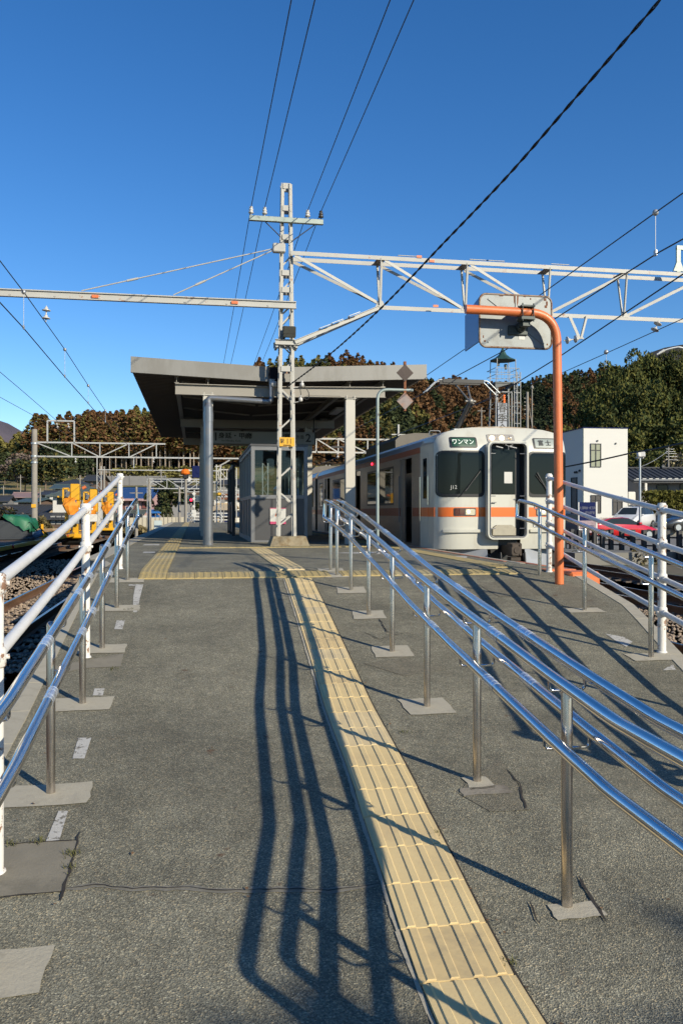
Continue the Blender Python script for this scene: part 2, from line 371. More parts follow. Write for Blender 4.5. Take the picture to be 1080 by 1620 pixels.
for r0, r1 in zip(rows, rows[1:]):
    for i in range(10): b.quad(r0[i], r0[i + 1], r1[i + 1], r1[i])
    for i, s in ((0, 1), (10, -1)):
        p, q = r0[i], r1[i]; lo = Vector((0, 0, 1))
        a = [Vector((p.x, p.y, GL - .1)), Vector((q.x, q.y, GL - .1)), q, p]
        b.quad(*(a if s < 0 else a[::-1]), 1)
p, q = rows[-1][0], rows[-1][-1]; b.quad(q, p, Vector((p.x, p.y, GL)), Vector((q.x, q.y, GL)), 1)
b.build('platform', [m_asph, m_conc2], kind='structure')

# land: flat yard, village slope, wooded hills
PROF = [(-3000, 745), (-1200, 700), (-600, 700), (-300, 722), (-100, 730), (0, 724), (20, 714), (60, 697), (100, 677), (140, 657), (170, 659), (210, 656), (240, 650), (300, 622), (360, 592),
        (420, 574), (445, 576), (470, 572), (500, 570), (530, 566), (570, 569), (600, 577), (640, 590), (680, 600), (720, 608), (760, 612), (790, 614), (830, 609), (880, 598), (940, 591), (1000, 588), (1080, 570), (1300, 560), (1800, 600), (4000, 700)]
RD = [(-3000, 420), (700, 430), (760, 470), (860, 640), (2000, 640), (4000, 600)]
def hill_z(px, d):
    rd = lerp_tab(RD, px); zr = (810 - lerp_tab(PROF, px)) / F * rd + EYE - 13.5
    foot = 255.
    if d < 110: return GL
    if d < foot: return GL + (11.0 - GL) * ((d - 110) / (foot - 110)) ** 1.25
    if d < rd:
        t = (d - foot) / (rd - foot); return 11.0 + (zr - 11.0) * (t * .75 + .25 * (3 * t * t - 2 * t ** 3))
    t = min(1, (d - rd) / 260.); return zr - (zr * .6) * t * t
def polar(px, d):
    r = (px - 540) / F; n = math.sqrt(1 + r * r) if abs(px - 540) > 1500 else 1
    dd = d / n; return Vector(((CT * r + ST) * dd, (CT - ST * r) * dd, 0))
pxs = list(range(-3000, -700, 200)) + list(range(-700, 1800, 40)) + list(range(1800, 4001, 200))
dsl = [0.5, 110, 130, 155, 180, 205, 230, 255, 275, 300, 325, 350, 375, 400, 430, 460, 500, 540, 590, 640, 700, 760, 900]
b = MB(); nj = len(dsl)
for px in pxs:
    for d in dsl:
        p = polar(px, d); p.z = hill_z(px, d); b.v.append(tuple(p))
for i in range(len(pxs) - 1):
    for j in range(nj - 1):
        a = i * nj + j; b.f.append((a, a + nj, a + nj + 1, a + 1)); b.s.append(True)
        dm = dsl[j]; b.m.append(0 if dm < 180 else (1 if dm < 255 and i else (1 if dm < 256 else 2)))
b.build('hillside_terrain', [m_soil, m_grassd, m_under_f], kind='structure')
b = MB(); b.quad((-4500, -1500, GL - .06), (4500, -1500, GL - .06), (4500, 6500, GL - .06), (-4500, 6500, GL - .06)); b.build('ground', m_soil, kind='structure')
b = MB()
for i in range(30):
    for j in range(24):
        x0, x1 = -15 + i, -14 + i; y0, y1 = -6 + j * 7, 1 + j * 7
        if -1 < x0 < 3 and False: continue
        b.quad((x0, y0, GL), (x1, y0, GL), (x1, y1, GL), (x0, y1, GL))
b.build('ballast_bed', m_ballast, kind='structure')
# far mountain on the left
b = MB(); mp = [(-900, 760), (-500, 690), (-300, 650), (-150, 652), (-60, 645), (0, 664), (15, 669), (30, 678), (50, 690), (75, 702), (110, 715), (200, 745), (320, 790)]
for i in range(61):
    px = -900 + i * 20.3; h = (810 - lerp_tab(mp, px)) / F * 2600
    for k, (dd, t) in enumerate(((1900, 0), (2150, .45), (2400, .8), (2600, 1), (2900, .5), (3300, 0))):
        jit = (math.sin(px * .05 + k * 2.1) * .06 + math.sin(px * .13 + k) * .03) if 0 < t < 1 else 0
        q = polar(px, dd); q.z = h * max(0, t + jit) - 2; b.v.append(tuple(q))
for i in range(60):
    for k in range(5): a = i * 6 + k; b.f.append((a, a + 6, a + 7, a + 1)); b.m.append(0); b.s.append(True)
b.build('far_mountain', m_far, kind='structure')
# dark far ridge on the right
b = MB(); mp = [(700, 800), (900, 680), (980, 590), (1010, 563), (1040, 549), (1080, 542), (1200, 530), (1500, 560), (2200, 760)]
for i in range(61):
    px = 700 + i * 25; h = (810 - lerp_tab(mp, px)) / F * 1300
    for k, (dd, t) in enumerate(((1000, 0), (1100, .4), (1200, .75), (1300, 1), (1500, .5), (1700, 0))):
        q = polar(px, dd); q.z = h * max(0, t + (math.sin(px * .06 + k * 2) * .04 if 0 < t < 1 else 0)) - 2; b.v.append(tuple(q))
for i in range(60):
    for k in range(5): a = i * 6 + k; b.f.append((a, a + 6, a + 7, a + 1)); b.m.append(0); b.s.append(True)
b.build('far_ridge', mat('far_ridge', (.045, .038, .03), 1, v=.3, sc=.03, col2=(.03, .034, .022), c2s=.02), kind='structure')
# car park on the right
LOTZ = -.84
b = MB(); b.box(14.5, 60, 30, 75, GL - .3, LOTZ); b.build('car_park', m_lot, kind='structure')

# railway tracks
def track(xc, y0, y1, gauge=1.12, top=-1.12, ys0=None):
    t = thing('railway_track', (xc, y0, GL), None, None, kind='structure'); t['kind'] = 'structure'
    for s in (-1, 1):
        x = xc + s * gauge / 2; b = MB()
        b.box(x - .033, x + .033, y0, y1, top - .045, top - .002, 0); b.box(x - .031, x + .031, y0, y1, top - .002, top, 1)
        b.box(x - .009, x + .009, y0, y1, top - .15, top - .045, 0); b.prism([(x - .065, y0, top - .17), (x + .065, y0, top - .17), (x + .02, y0, top - .145), (x - .02, y0, top - .145)], (0, y1 - y0, 0), 0)
        b.build('rail', [m_rail, m_railtop], t, kind='structure')
    b = MB(); y = max(y0, 5 if ys0 is None else ys0)
    while y < min(y1, 75): b.bev(xc - 1.0, xc + 1.0, y, y + .2, GL - .1, top - .165 , .015); y += .62
    b.build('sleepers', m_sleeper, t, kind='stuff')
track(-3.28, -6, 160); track(-7.5, 4, 160); track(-11.4, 8, 160)
track(6.2, -6, 160); track(10.0, -6, 160); track(13.4, 2, 160)
# loose stones of the ballast
def stones(name, n, area, smin, smax, seed):
    r = random.Random(seed); V = []; Fc = []
    ico = [(0, 0, 1), (.9, 0, .3), (.28, .85, .3), (-.72, .53, .3), (-.72, -.53, .3), (.28, -.85, .3), (.72, .53, -.4), (-.28, .85, -.4), (-.9, 0, -.4), (-.28, -.85, -.4), (.72, -.53, -.4)]
    fc = [(0, 1, 2), (0, 2, 3), (0, 3, 4), (0, 4, 5), (0, 5, 1), (1, 6, 2), (2, 7, 3), (3, 8, 4), (4, 9, 5), (5, 10, 1), (6, 7, 2), (7, 8, 3), (8, 9, 4), (9, 10, 5), (10, 6, 1)]
    tops = []
    for i in range(n):
        x, y = area(r); s = r.uniform(smin, smax); o = len(V); a = r.uniform(0, 6.28); ca, sa = math.cos(a), math.sin(a)
        sx, sy, sz = s * r.uniform(.7, 1.3), s * r.uniform(.6, 1), s * r.uniform(.5, .9); z = GL + sz * .35 + r.uniform(0, .05)
        for p in ico:
            j = r.uniform(.8, 1.2); X, Y = p[0] * sx * j, p[1] * sy * j; V.append((x + X * ca - Y * sa, y + X * sa + Y * ca, z + p[2] * sz))
        Fc += [tuple(k + o for k in f) for f in fc]
    me = bpy.data.meshes.new(name); me.from_pydata(V, [], Fc); me.materials.append(m_stone)
    o = bpy.data.objects.new(name, me); COL.objects.link(o); tag(o, 'loose brown grey crushed stone of the track bed', 'ballast', kind='stuff')
def area_r(r):
    while True:
        y = 5 + 16 * r.random() ** 1.4; x = XR(y) + .05 + r.random() * 4.6
        if abs(x - 5.64) > .1 and abs(x - 6.76) > .1: return x, y
def area_l(r):
    while True:
        y = 11 + 26 * r.random() ** 1.3; x = -1.8 - r.random() * 5
        if abs(x + 2.72) > .1 and abs(x + 3.84) > .1: return x, y
stones('ballast_stones', 7500, area_r, .02, .042, 3); stones('ballast_stones', 8000, area_l, .022, .045, 5)

# ground markings, patches
def gpoly(name, pts, m, lift=.004, lab=None):
    b = MB(); P = [G(*p) for p in pts]; b.v = [(p.x, p.y, gp(p.y) + lift) for p in P]; b.f = [tuple(range(len(P)))]; b.m = [0]; b.s = [False]
    return b.build(name, m, kind='structure', recalc=True)
def wpoly(name, pts, m, lift=.004, j=0.0, n=1, seed=1):           # world outline with slightly ragged edge
    r = random.Random(seed); P = []
    for k in range(len(pts)):
        a, c = Vector(pts[k]), Vector(pts[(k + 1) % len(pts)])
        for i in range(n):
            q = a + (c - a) * (i / n); P.append((q.x + r.uniform(-j, j), q.y + r.uniform(-j, j)))
    b = MB(); b.v = [(x, y, gp(y) + lift) for x, y in P]; b.f = [tuple(range(len(P)))]; b.m = [0]; b.s = [False]
    return b.build(name, m, kind='structure', recalc=True)
# concrete kerb stones along the platform edges
def kerb(side, y0, y1, w, lift, m):
    b = MB(); n = max(2, int((y1 - y0) / .6)); X = XL if side < 0 else XR
    for i in range(n):
        a = y0 + (y1 - y0) * i / n + .004; c = y0 + (y1 - y0) * (i + 1) / n - .004
        xa, xc = X(a), X(c); s = -side * w
        P = [Vector((xa - side * -.02, a, gp(a) + lift)), Vector((xa + s, a, gp(a) + lift)), Vector((xc + s, c, gp(c) + lift)), Vector((xc - side * -.02, c, gp(c) + lift))]
        b.prism(P, (0, 0, -.06))
    b.build('kerb', m, kind='structure', recalc=True)
kerb(-1, 1, 13.0, .16, .006, m_conc); kerb(-1, 13.6, 60, .30, .006, m_conc); kerb(1, 1, 10.3, .12, .006, m_conc); kerb(1, 11.4, 60, .06, .006, m_conc)
b = MB()
y = 10.9
while y < 60: b.box(XR(y) - .13 if y > 11.3 else XR(y) - .12, XR(y) - .065 if y > 11.3 else XR(y) - .02, y, y + .96, gp(y) - .01, gp(y) + .006); y += 1.0
b.build('orange_edge_line', m_oline, kind='structure')
# tactile paving
TR = random.Random(77)
def tiles(b, c, dirv, side, w=.30, l=.30, zf=gp, ridges=4, th=.012):
    c = Vector(c); d = Vector(dirv).normalized(); s = Vector(side).normalized()
    def P(u, v, h): q = c + s * u + d * v; return Vector((q.x, q.y, zf(q.y) + h))
    g = .0012; mi = TR.choice((0, 0, 0, 0, 1, 2)); th += TR.uniform(-.001, .001)
    q = [P(-w / 2 + g, -l / 2 + g, th), P(w / 2 - g, -l / 2 + g, th), P(w / 2 - g, l / 2 - g, th), P(-w / 2 + g, l / 2 - g, th)]
    b.prism([a - Vector((0, 0, th + .004)) for a in q], (0, 0, th + .004), mi)
    for k in range(ridges):
        u = (k - (ridges - 1) / 2) * w / ridges; a, e = .0195, .0130; y0, y1 = -l / 2 + .004, l / 2 - .004; h0, h1 = th - .001, th + .0055
        lo = [P(u - a, y0, h0), P(u + a, y0, h0), P(u + a, y1, h0), P(u - a, y1, h0)]; hi = [P(u - e, y0 + .001, h1), P(u + e, y0 + .001, h1), P(u + e, y1 - .001, h1), P(u - e, y1 - .001, h1)]
        b.add(lo + hi, [(4, 5, 6, 7), (0, 1, 5, 4), (1, 2, 6, 5), (2, 3, 7, 6), (3, 0, 4, 7)], mi)
PL = [(.70, 1.2), (.748, 2.2), (.752, 2.8), (.764, 3.1), (.784, 3.44), (.800, 3.75), (.815, 4.07), (.843, 4.5), (.878, 5.5), (.945, 6.85), (1.015, 8.3), (1.09, 10.1), (1.09, 10.6), (1.11, 17.2)]
def path_x(y): return lerp_tab([(a[1], a[0]) for a in PL], y)
b = MB(); y = 1.3; TW = .332
while y < 17.1:
    x = path_x(y) + TW / 2; dx = path_x(y + .31) - path_x(y)
    if not (10.22 < y < 10.62): tiles(b, (x, y, 0), (dx, .31, 0), (1, -dx / .31 * .3, 0), TW, .305)
    y += .31
b.build('tactile_paving', [m_tact, m_tact2, m_tact3], kind='structure')
b = MB(); y = 10.42
while y < 60: tiles(b, (-.505, y, 0), (0, 1, 0), (1, 0, 0), .335, .335, ridges=5); y += .338
x = -.505 + .338
while x < 1.60: tiles(b, (x, 10.42, 0), (0, 1, 0), (1, 0, 0), .335, .37); x += .338
x = 2.0
while x < 4.3: tiles(b, (x, 10.42, 0), (0, 1, 0), (1, 0, 0), .335, .33); x += .338
x = -.15
while x < 3.9: tiles(b, (x, 17.5, 0), (0, 1, 0), (1, 0, 0), .335, .33); x += .338
b.build('tactile_paving', [m_tacty, m_tacty2, m_tacty], kind='structure')
b = MB(); y = 10.9
while y < 50: tiles(b, (4.14, y, 0), (0, 1, 0), (1, 0, 0), .30, .30, ridges=0, th=.009); y += .302
for iy in range(int((30 - 10.8) / .06)):
    for ix in range(5):
        yy = 10.8 + iy * .06; xx = 4.02 + ix * .06; h = gp(yy) + .009
        b.add([(xx - .014, yy - .014, h), (xx + .014, yy - .014, h), (xx + .014, yy + .014, h), (xx - .014, yy + .014, h), (xx, yy, h + .006)], [(0, 1, 4), (1, 2, 4), (2, 3, 4), (3, 0, 4)])
b.build('dotted_warning_paving', [m_tacty, m_tacty2, m_tacty], kind='structure')
# white dashes and other worn lines
for i, q in enumerate([[(108, 1284), (93, 1284), (73, 1332), (94, 1332)], [(145, 1168), (124, 1168), (115, 1201), (134, 1201)], [(166, 1090), (150, 1090), (147, 1101), (163, 1101)], [(198, 982), (185, 982), (181, 996), (194, 996)],
          [(227, 925), (215, 925), (211, 945), (211, 969), (217, 969), (222, 945)], [(214, 925), (204, 925), (204, 927), (214, 927)], [(253, 861), (229, 861), (226, 863), (252, 863)], [(246, 873), (228, 873), (226, 875), (245, 875)]]):
    gpoly('white_line_dash', q, m_line, .004)
for q in ([(1000, 1016), (985, 1008), (957, 1003), (975, 1016), (990, 1024)], [(1064, 1052), (1055, 1056), (1048, 1061), (1068, 1060)], [(605, 873), (600, 873), (520, 875), (600, 877)], [(738, 880), (718, 880), (718, 883), (738, 883)]):
    gpoly('white_line_dash', q, m_line, .004)
for q in ([(519, 910), (505, 900), (500, 903), (512, 912)],): pass
# slab with the manhole on the left, old patches
gpoly('concrete_slab', [(-60, 1336), (122, 1331), (104, 1411), (-60, 1424)], m_slab, .004)
gpoly('concrete_slab', [(60, 1060), (196, 1034), (191, 1055), (130, 1058), (60, 1075)], m_slab, .004)
for q in ([(185, 940), (218, 941), (210, 948), (185, 950)], [(420, 900), (380, 903), (376, 905), (420, 903)]): pass
gpoly('asphalt_patch', [(790, 1200), (740, 1236), (725, 1256), (775, 1285), (838, 1282), (815, 1235)], m_asph2, .003)
gpoly('asphalt_patch', [(575, 1050), (640, 1040), (705, 1060), (640, 1070)], m_asph2, .003)
gpoly('asphalt_patch', [(890, 925), (870, 945), (895, 962), (960, 958), (925, 930)], m_asph2, .003)
gpoly('asphalt_patch', [(810, 915), (757, 925), (790, 945), (862, 940)], m_asph2, .003)
# cracks: thin ragged dark lines with a grey sealing band
def crack(pts, w=.006, seal=0, seed=1, name='crack'):
    r = random.Random(seed); P = [G(*p) for p in pts]; Q = []
    for a, c in zip(P, P[1:]):
        n = max(2, int((c - a).length / .04))
        for i in range(n): Q.append(a + (c - a) * (i / n) + Vector((r.uniform(-.005, .005), r.uniform(-.005, .005), 0)))
    Q.append(P[-1])
    def band(ww, lift, m, nm, rr):
        b = MB()
        for i, q in enumerate(Q):
            t = (Q[min(i + 1, len(Q) - 1)] - Q[max(i - 1, 0)]); nrm = Vector((-t.y, t.x, 0)).normalized(); k = ww / 2 * rr.uniform(.45, 1.25)
            if i in (0, len(Q) - 1): k *= .2
            for s in (-1, 1): x = q + nrm * s * k; b.v.append((x.x, x.y, gp(x.y) + lift))
        for i in range(len(Q) - 1): b.f.append((2 * i, 2 * i + 1, 2 * i + 3, 2 * i + 2)); b.m.append(0); b.s.append(False)
        b.build(nm, m, kind='structure', recalc=True)
    if seal: band(seal, .003, m_seal, 'crack_sealant', random.Random(seed + 5))
    band(w, .0065, m_crack, name, r)
crack([(104, 1408), (150, 1401), (210, 1407), (300, 1405), (345, 1410), (470, 1408), (520, 1411), (600, 1400)], .007, .040, 1)
crack([(126, 1318), (118, 1350), (104, 1400), (96, 1428)], .012, 0, 2); crack([(0, 1337), (60, 1334), (124, 1330)], .010, 0, 3); crack([(-20, 1424), (50, 1416), (104, 1411)], .008, 0, 4)
crack([(800, 1218), (820, 1240), (831, 1282)], .012, 0, 5); crack([(914, 1388), (940, 1430), (959, 1462)], .014, 0, 6); crack([(836, 1425), (845, 1450), (855, 1465)], .012, 0, 7)
crack([(600, 980), (612, 1000), (635, 1003)], .012, 0, 8); crack([(575, 1000), (600, 1012), (640, 1002)], .009, 0, 9); crack([(700, 1090), (560, 1075)], .006, 0, 11) if False else None
# tile edge mortar on the left of the strip, dark gap on the right
b = MB(); y = 1.3; rr = random.Random(9)
while y < 10.1:
    for (o, w2, mi) in ((-.014, .010, 0), (TW + .006, .006, 1)):
        a, c = y, y + .09; k0, k1 = rr.uniform(.5, 1.3), rr.uniform(.5, 1.3)
        b.quad((path_x(a) + o - w2 * k0 / 1.2, a, gp(a) + .005), (path_x(a) + o + w2, a, gp(a) + .005), (path_x(c) + o + w2, c, gp(c) + .005), (path_x(c) + o - w2 * k1 / 1.2, c, gp(c) + .005), mi)
    y += .09
b.build('tile_edge_mortar', [m_conc, m_crack], kind='structure', recalc=True)
# a broad bank of dry grass and a retaining wall at the foot of the wooded hill
def stage_wall(px0, px1, y0, y1, d, m, name, lab, cat):
    a, c = W(px0, y1, d), W(px1, y1, d); z1 = W(px0, y0, d).z; b = MB(); n = (c - a).normalized(); t = Vector((-n.y, n.x, 0)) * 1.2
    b.prism([a, c, c + t, a + t], (0, 0, z1 - a.z)); 
    k = int((c - a).length / 4)
    for i in range(k + 1):
        q = a + (c - a) * (i / max(1, k)); b.box(-.12, .12, -.1, .0, 0, z1 - a.z + .25, 0, Matrix.Translation(q - t * .02) @ Matrix.Rotation(math.atan2(n.y, n.x), 4, 'Z'))
    b.build(name, m, label=lab, cat=cat, recalc=True)
stage_wall(150, 262, 753, 768, 215, m_wallg, 'retaining_wall', 'long pale grey retaining wall above the village roofs', 'wall')
stage_wall(340, 400, 793, 800, 160, m_wallw, 'retaining_wall', 'white low wall seen beyond the far end of the platform', 'wall')

# ================================================================== HANDRAILS AND FENCES
def fillet(pts, r=.05, n=5):
    pts = [Vector(p) for p in pts]; o = [pts[0]]
    for a, p, c in zip(pts, pts[1:], pts[2:]):
        u = (a - p); v = (c - p); k = min(r, u.length * .45, v.length * .45); u = u.normalized() * k; v = v.normalized() * k
        for i in range(n + 1): t = i / n; o.append((p + u) * (1 - t) ** 2 + p * 2 * t * (1 - t) + (p + v) * t * t)
    o.append(pts[-1]); return o
def gl(Y): return gp(Y)
def handrail(name, label, posts, offs, y_end, tail, up_h=.925, lo_h=.695, sleeves=()):
    L = posts[0]; t = thing(name, (L[0], L[1], gp(L[1])), label, 'handrail')
    tab = sorted([(p[1], p[0]) for p in posts]); xc = lambda y: lerp_tab(tab, y)
    s0 = (tab[-1][1] - tab[-3][1]) / (tab[-1][0] - tab[-3][0])
    for i, (x, y) in enumerate(posts):
        z = gp(y); b = MB(); H = .885; r = .0228
        b.lathe([(r, 0), (r, H - .02), (r * .85, H - .008), (r * .5, H), (.0005, H + .003)], (x, y, z), 16)
        po = b.build('post', m_steelpost, t)
        for o in offs:
            for h, kf in ((up_h - .02, .92), (lo_h - .02, 1.16)):
                s = 1 if o > 0 else -1; b = MB()
                b.tube(fillet([(x + s * .018, y, z + h - .045), (x + o * kf, y, z + h - .045), (x + o * kf, y, z + h)], .03), .0068, 8); b.build('bracket', m_steel, t)
    for o in offs:
        top = []; low = []
        for (h, L2, kf) in ((up_h, top, .92), (lo_h, low, 1.16)):
            yy = [y for y in [10.95, 10.6, 10.2, 9.0, 7.0, 5.7, 4.5, 3.0] if y <= y_end]
            for y in yy: L2.append(Vector((xc(y) + o * kf, y, gl(y) + h)))
            for q in tail: L2.append(Vector((q[0] + o * kf * q[2], q[1] + o * kf * q[3], gl(q[1]) + h)))
        zt, zl = top[0], low[0]; e = Vector((0, .11, 0))
        loop = list(reversed(top)) + [zt + e, zl + e] + low
        b = MB(); b.tube(fillet(loop, .07, 6), .0240, 16); b.build('rail', m_steel, t)
        # short clear-tape sleeves over the rail joints
        for L2 in (top, low):
            for y in sleeves:
                j = [q for q in range(len(L2) - 1) if (L2[q].y - y) * (L2[q + 1].y - y) <= 0]
                if not j: continue
                a, c = L2[j[0]], L2[j[0] + 1]; k = (a.y - y) / (a.y - c.y); p = a + (c - a) * k; d = (c - a).normalized(); b = MB()
                b.tube([p - d * .075, p + d * .075], .0249, 16)
                for q in (-.076, -.035, .035, .076): b.tube([p + d * (q - .002), p + d * (q + .002)], .0260, 16)
                b.build('joint_sleeve', m_sleeve, t)
    return t
cposts = [tuple(G(*p)[:2]) for p in ((523, 902), (533, 910), (555, 934), (583, 973), (620, 1031), (675, 1118), (754, 1236), (896, 1434))] + [(1.39, 1.75), (1.93, .62)]
handrail('handrail', 'stainless steel handrail with four tubes down the middle of the ramp', cposts, (-.082, .082), 10.7,
         [(1.43, 2.5, 1, 0), (1.36, 1.26, .95, .3), (1.64, .84, .6, .8), (2.5, .25, .5, .85)], sleeves=(10.25, 8.85, 7.6, 6.35, 4.95, 3.75))
lposts = [(-.791, 10.21), (-.787, 8.767), (-.773, 7.278), (-.759, 5.92), (-.729, 4.459), (-.70, 3.0), (-.68, 1.55)]
handrail('handrail', 'stainless steel handrail with two tubes along the left edge of the ramp', lposts, (.078,), 10.6, [(-.70, 2.4, 1, 0), (-.68, .6, 1, 0)], sleeves=(9.7, 8.3, 6.9, 5.6, 5.0, 3.8))
rposts = [(4.423, 10.164), (4.085, 8.223), (3.854, 6.528), (3.62, 4.9), (3.42, 3.3)]
handrail('handrail', 'stainless steel handrail with two tubes on the right, beside the orange pole', rposts, (-.078,), 10.6, [(3.40, 3.1, 1, 0), (3.6, 2.85, .7, .7), (4.6, 2.8, 0, 1)], sleeves=(9.2, 7.4, 5.6))
# concrete footings of the posts
def pad(x, y, w, l, sk=0, seed=1, m=None, ox=0, oy=0):
    wpoly('footing_pad', [(x - w + ox + sk, y - l + oy), (x + w + ox + sk, y - l + oy), (x + w + ox - sk, y + l + oy), (x - w + ox - sk, y + l + oy)], m or m_conc, .0055, .008, 4, seed)
for i, (x, y) in enumerate(cposts[:6]): pad(x, y, .165, .17, -.02 if i < 5 else 0, i + 1)
pad(cposts[7][0] + .02, cposts[7][1] - .04, .10, .05, 0, 30, ox=.0); pad(cposts[6][0], cposts[6][1] - .03, .07, .08, 0, 31)
pad(cposts[6][0] + .0, cposts[6][1] - .13, .13, .05, 0, 32, m_conc2)
for i, (x, y) in enumerate(lposts[:6]): pad(x, y, .22 if i > 1 else .25, .13, .0, i + 40, ox=-.02 if i else -.05, oy=-.02)
for i, (x, y) in enumerate(rposts[1:3]): pad(x, y, .2, .1, 0, i + 60)
def pipe_fence(label, posts, hs, H, r, rr, name='pipe_fence'):
    t = thing(name, (posts[0][0], posts[0][1], gp(posts[0][1])), label, 'fence')
    for (x, y) in posts:
        z = gp(y); b = MB(); b.lathe([(r, -.02), (r, H - .015), (r * .9, H - .003), (.0005, H)], (x, y, z), 18)
        b.lathe([(r + .012, 0), (r + .006, .012), (r, .014)], (x, y, z), 18)
        for h in hs: b.lathe([(r, h - .045), (r + .010, h - .035), (r + .010, h + .035), (r, h + .045)], (x, y, z), 18); b.tube([(x - r - .02, y - .015, z + h), (x + r + .02, y + .015, z + h)], .011, 8)
        b.build('post', m_whitef, t)
    for (x0, y0), (x1, y1) in zip(posts, posts[1:]):
        for h in hs:
            p = Vector((x0, y0, gp(y0) + h)); q = Vector((x1, y1, gp(y1) + h)); d = (q - p).normalized(); n = int((q - p).length / .5) + 1
            P = [p + d * (r + .012) + (q - p - d * (2 * r + .024)) * (i / n) - Vector((0, 0, .012)) * math.sin(math.pi * i / n) for i in range(n + 1)]
            b = MB(); b.tube(P, rr, 14); b.tube([P[0] - d * .02, P[0] + d * .04], rr * 1.18, 14); b.tube([P[-1] + d * .02, P[-1] - d * .04], rr * 1.18, 14); b.build('rail', m_white, t)
    return t
pipe_fence('white painted pipe fence with two rails climbing along the left edge of the ramp', [(-.968, 11.24), (-.876, 7.03), (-.825, 3.68), (-.78, .3)], (1.215, .905), 1.26, .034, .027)
pipe_fence('white pipe fence with four rails along the right edge of the ramp', [(4.646, 10.37), (4.036, 6.662), (3.43, 2.95)], (1.255, .95, .65, .355), 1.315, .036, .024)

# ================================================================== ORANGE MIRROR POLE
P0 = G(884, 924); t = thing('mirror_pole', P0, 'orange bent pipe pole holding grey backed mirrors beside the train', 'mirror pole')
oz = .75 + (810 - 497) / F * 10.22; b = MB(); ax = P0.x; A = atY(736, 497, P0.y)
b.tube(fillet([(ax, P0.y, P0.z), (ax - .01, P0.y, 1.2), (ax - .035, P0.y, oz), (A.x, P0.y, oz + .01)], .36, 12), .055, 20)
b.build('pole', m_orange, t)
b = MB(); a = W(757, 465, 10.45); c = W(873, 550, 10.45); ym = P0.y + .20
x0, x1 = atY(757, 500, ym).x, atY(873, 500, ym).x; z1, z0 = atY(800, 465, ym).z, atY(800, 551, ym).z
def rrect(x0, x1, z0, z1, r, n=5):
    P = []
    for (cx, cz, a0) in ((x1 - r, z1 - r, 0), (x0 + r, z1 - r, 90), (x0 + r, z0 + r, 180), (x1 - r, z0 + r, 270)):
        for i in range(n + 1): an = R(a0 + 90 * i / n); P.append((cx + r * math.cos(an), cz + r * math.sin(an)))
    return P
pts = rrect(x0, x1, z0, z1, .09); cxm, czm = (x0 + x1) / 2, (z0 + z1) / 2
b = MB(); b.prism([(x, ym, z) for x, z in rrect(x0 + .02, x1 - .02, z0 + .02, z1 - .02, .08)], (0, .03, 0), 0)
# raised pressed ribs of the sheet
for (u0, w0, u1, w1) in ((.12, .90, .36, .66), (.88, .90, .64, .66), (.5, .97, .5, .60), (.12, .10, .36, .34), (.88, .10, .64, .34)):
    b.bar((x0 + (x1 - x0) * u0, ym - .003, z0 + (z1 - z0) * w0), (x0 + (x1 - x0) * u1, ym - .003, z0 + (z1 - z0) * w1), .018, .012, (0, 1, 0))
mb = b.build('mirror_back', m_mirb, t, recalc=True)
b = MB(); P = [Vector((x, ym + .005, z)) for x, z in rrect(x0 + .01, x1 - .01, z0 + .01, z1 - .01, .085)]; b.tube(P + [P[0]], .014, 8, caps=False); b.build('rim', m_mirrim, t)
b = MB(); b.prism([(x, ym + .031, z) for x, z in rrect(x0 + .02, x1 - .02, z0 + .02, z1 - .02, .08)], (0, .004, 0), 0); b.build('mirror_face', m_mirror, t, recalc=True)
b = MB(); q = [(.60, 1.0), (.505, .985), (.50, .80), (.515, .72), (.53, .9), (.545, .80), (.555, .97)]
b.prism([(x0 + (x1 - x0) * u, ym - .0035, z0 + (z1 - z0) * w) for u, w in ((.47, .985), (.475, .86), (.49, .80), (.50, .66), (.515, .78), (.53, .85), (.535, .985))], (0, .002, 0))
for (u, w, sx, sz) in ((.9, .93, .03, .03), (.925, .86, .02, .05), (.91, .80, .03, .03), (.70, .93, .012, .02), (.08, .12, .02, .02), (.06, .2, .01, .03), (.93, .1, .015, .02), (.3, .96, .05, .008), (.62, .965, .03, .006)):
    xx, zz = x0 + (x1 - x0) * u, z0 + (z1 - z0) * w; b.box(xx - sx / 2, xx + sx / 2, ym - .004, ym, zz - sz / 2, zz + sz / 2)
b.build('rust_streak', m_rust, t, recalc=True)
b = MB(); xx, zz = x0 + (x1 - x0) * .58, z0 + (z1 - z0) * .22; b.box(xx - .04, xx + .04, ym - .004, ym, zz - .035, zz + .035); b.build('sticker', m_signw, t)
b = MB(); bx = (x0 + x1) / 2 + .05; b.bev(bx - .09, bx + .09, P0.y - .075, P0.y + .075, oz + .055, oz + .08, .006); b.bev(bx - .09, bx + .09, P0.y - .075, P0.y + .075, oz - .10, oz - .055, .006)
for s in (-.07, .07): b.tube([(bx + s, P0.y - .068, oz - .12), (bx + s, P0.y - .068, oz + .10)], .008, 8); b.tube([(bx + s, P0.y + .068, oz - .12), (bx + s, P0.y + .068, oz + .10)], .008, 8)
b.bar((bx, P0.y - .02, oz - .13), (bx, ym, oz - .13), .09, .07); b.ball((bx, ym - .05, oz - .15), .06, 12, 8); b.bev(bx - .16, bx + .10, ym - .03, ym - .002, oz - .24, oz - .12, .01)
b.build('bracket', mat('bracket_dark_green', (.05, .065, .06), .5, .2, v=.2, sc=10), t)
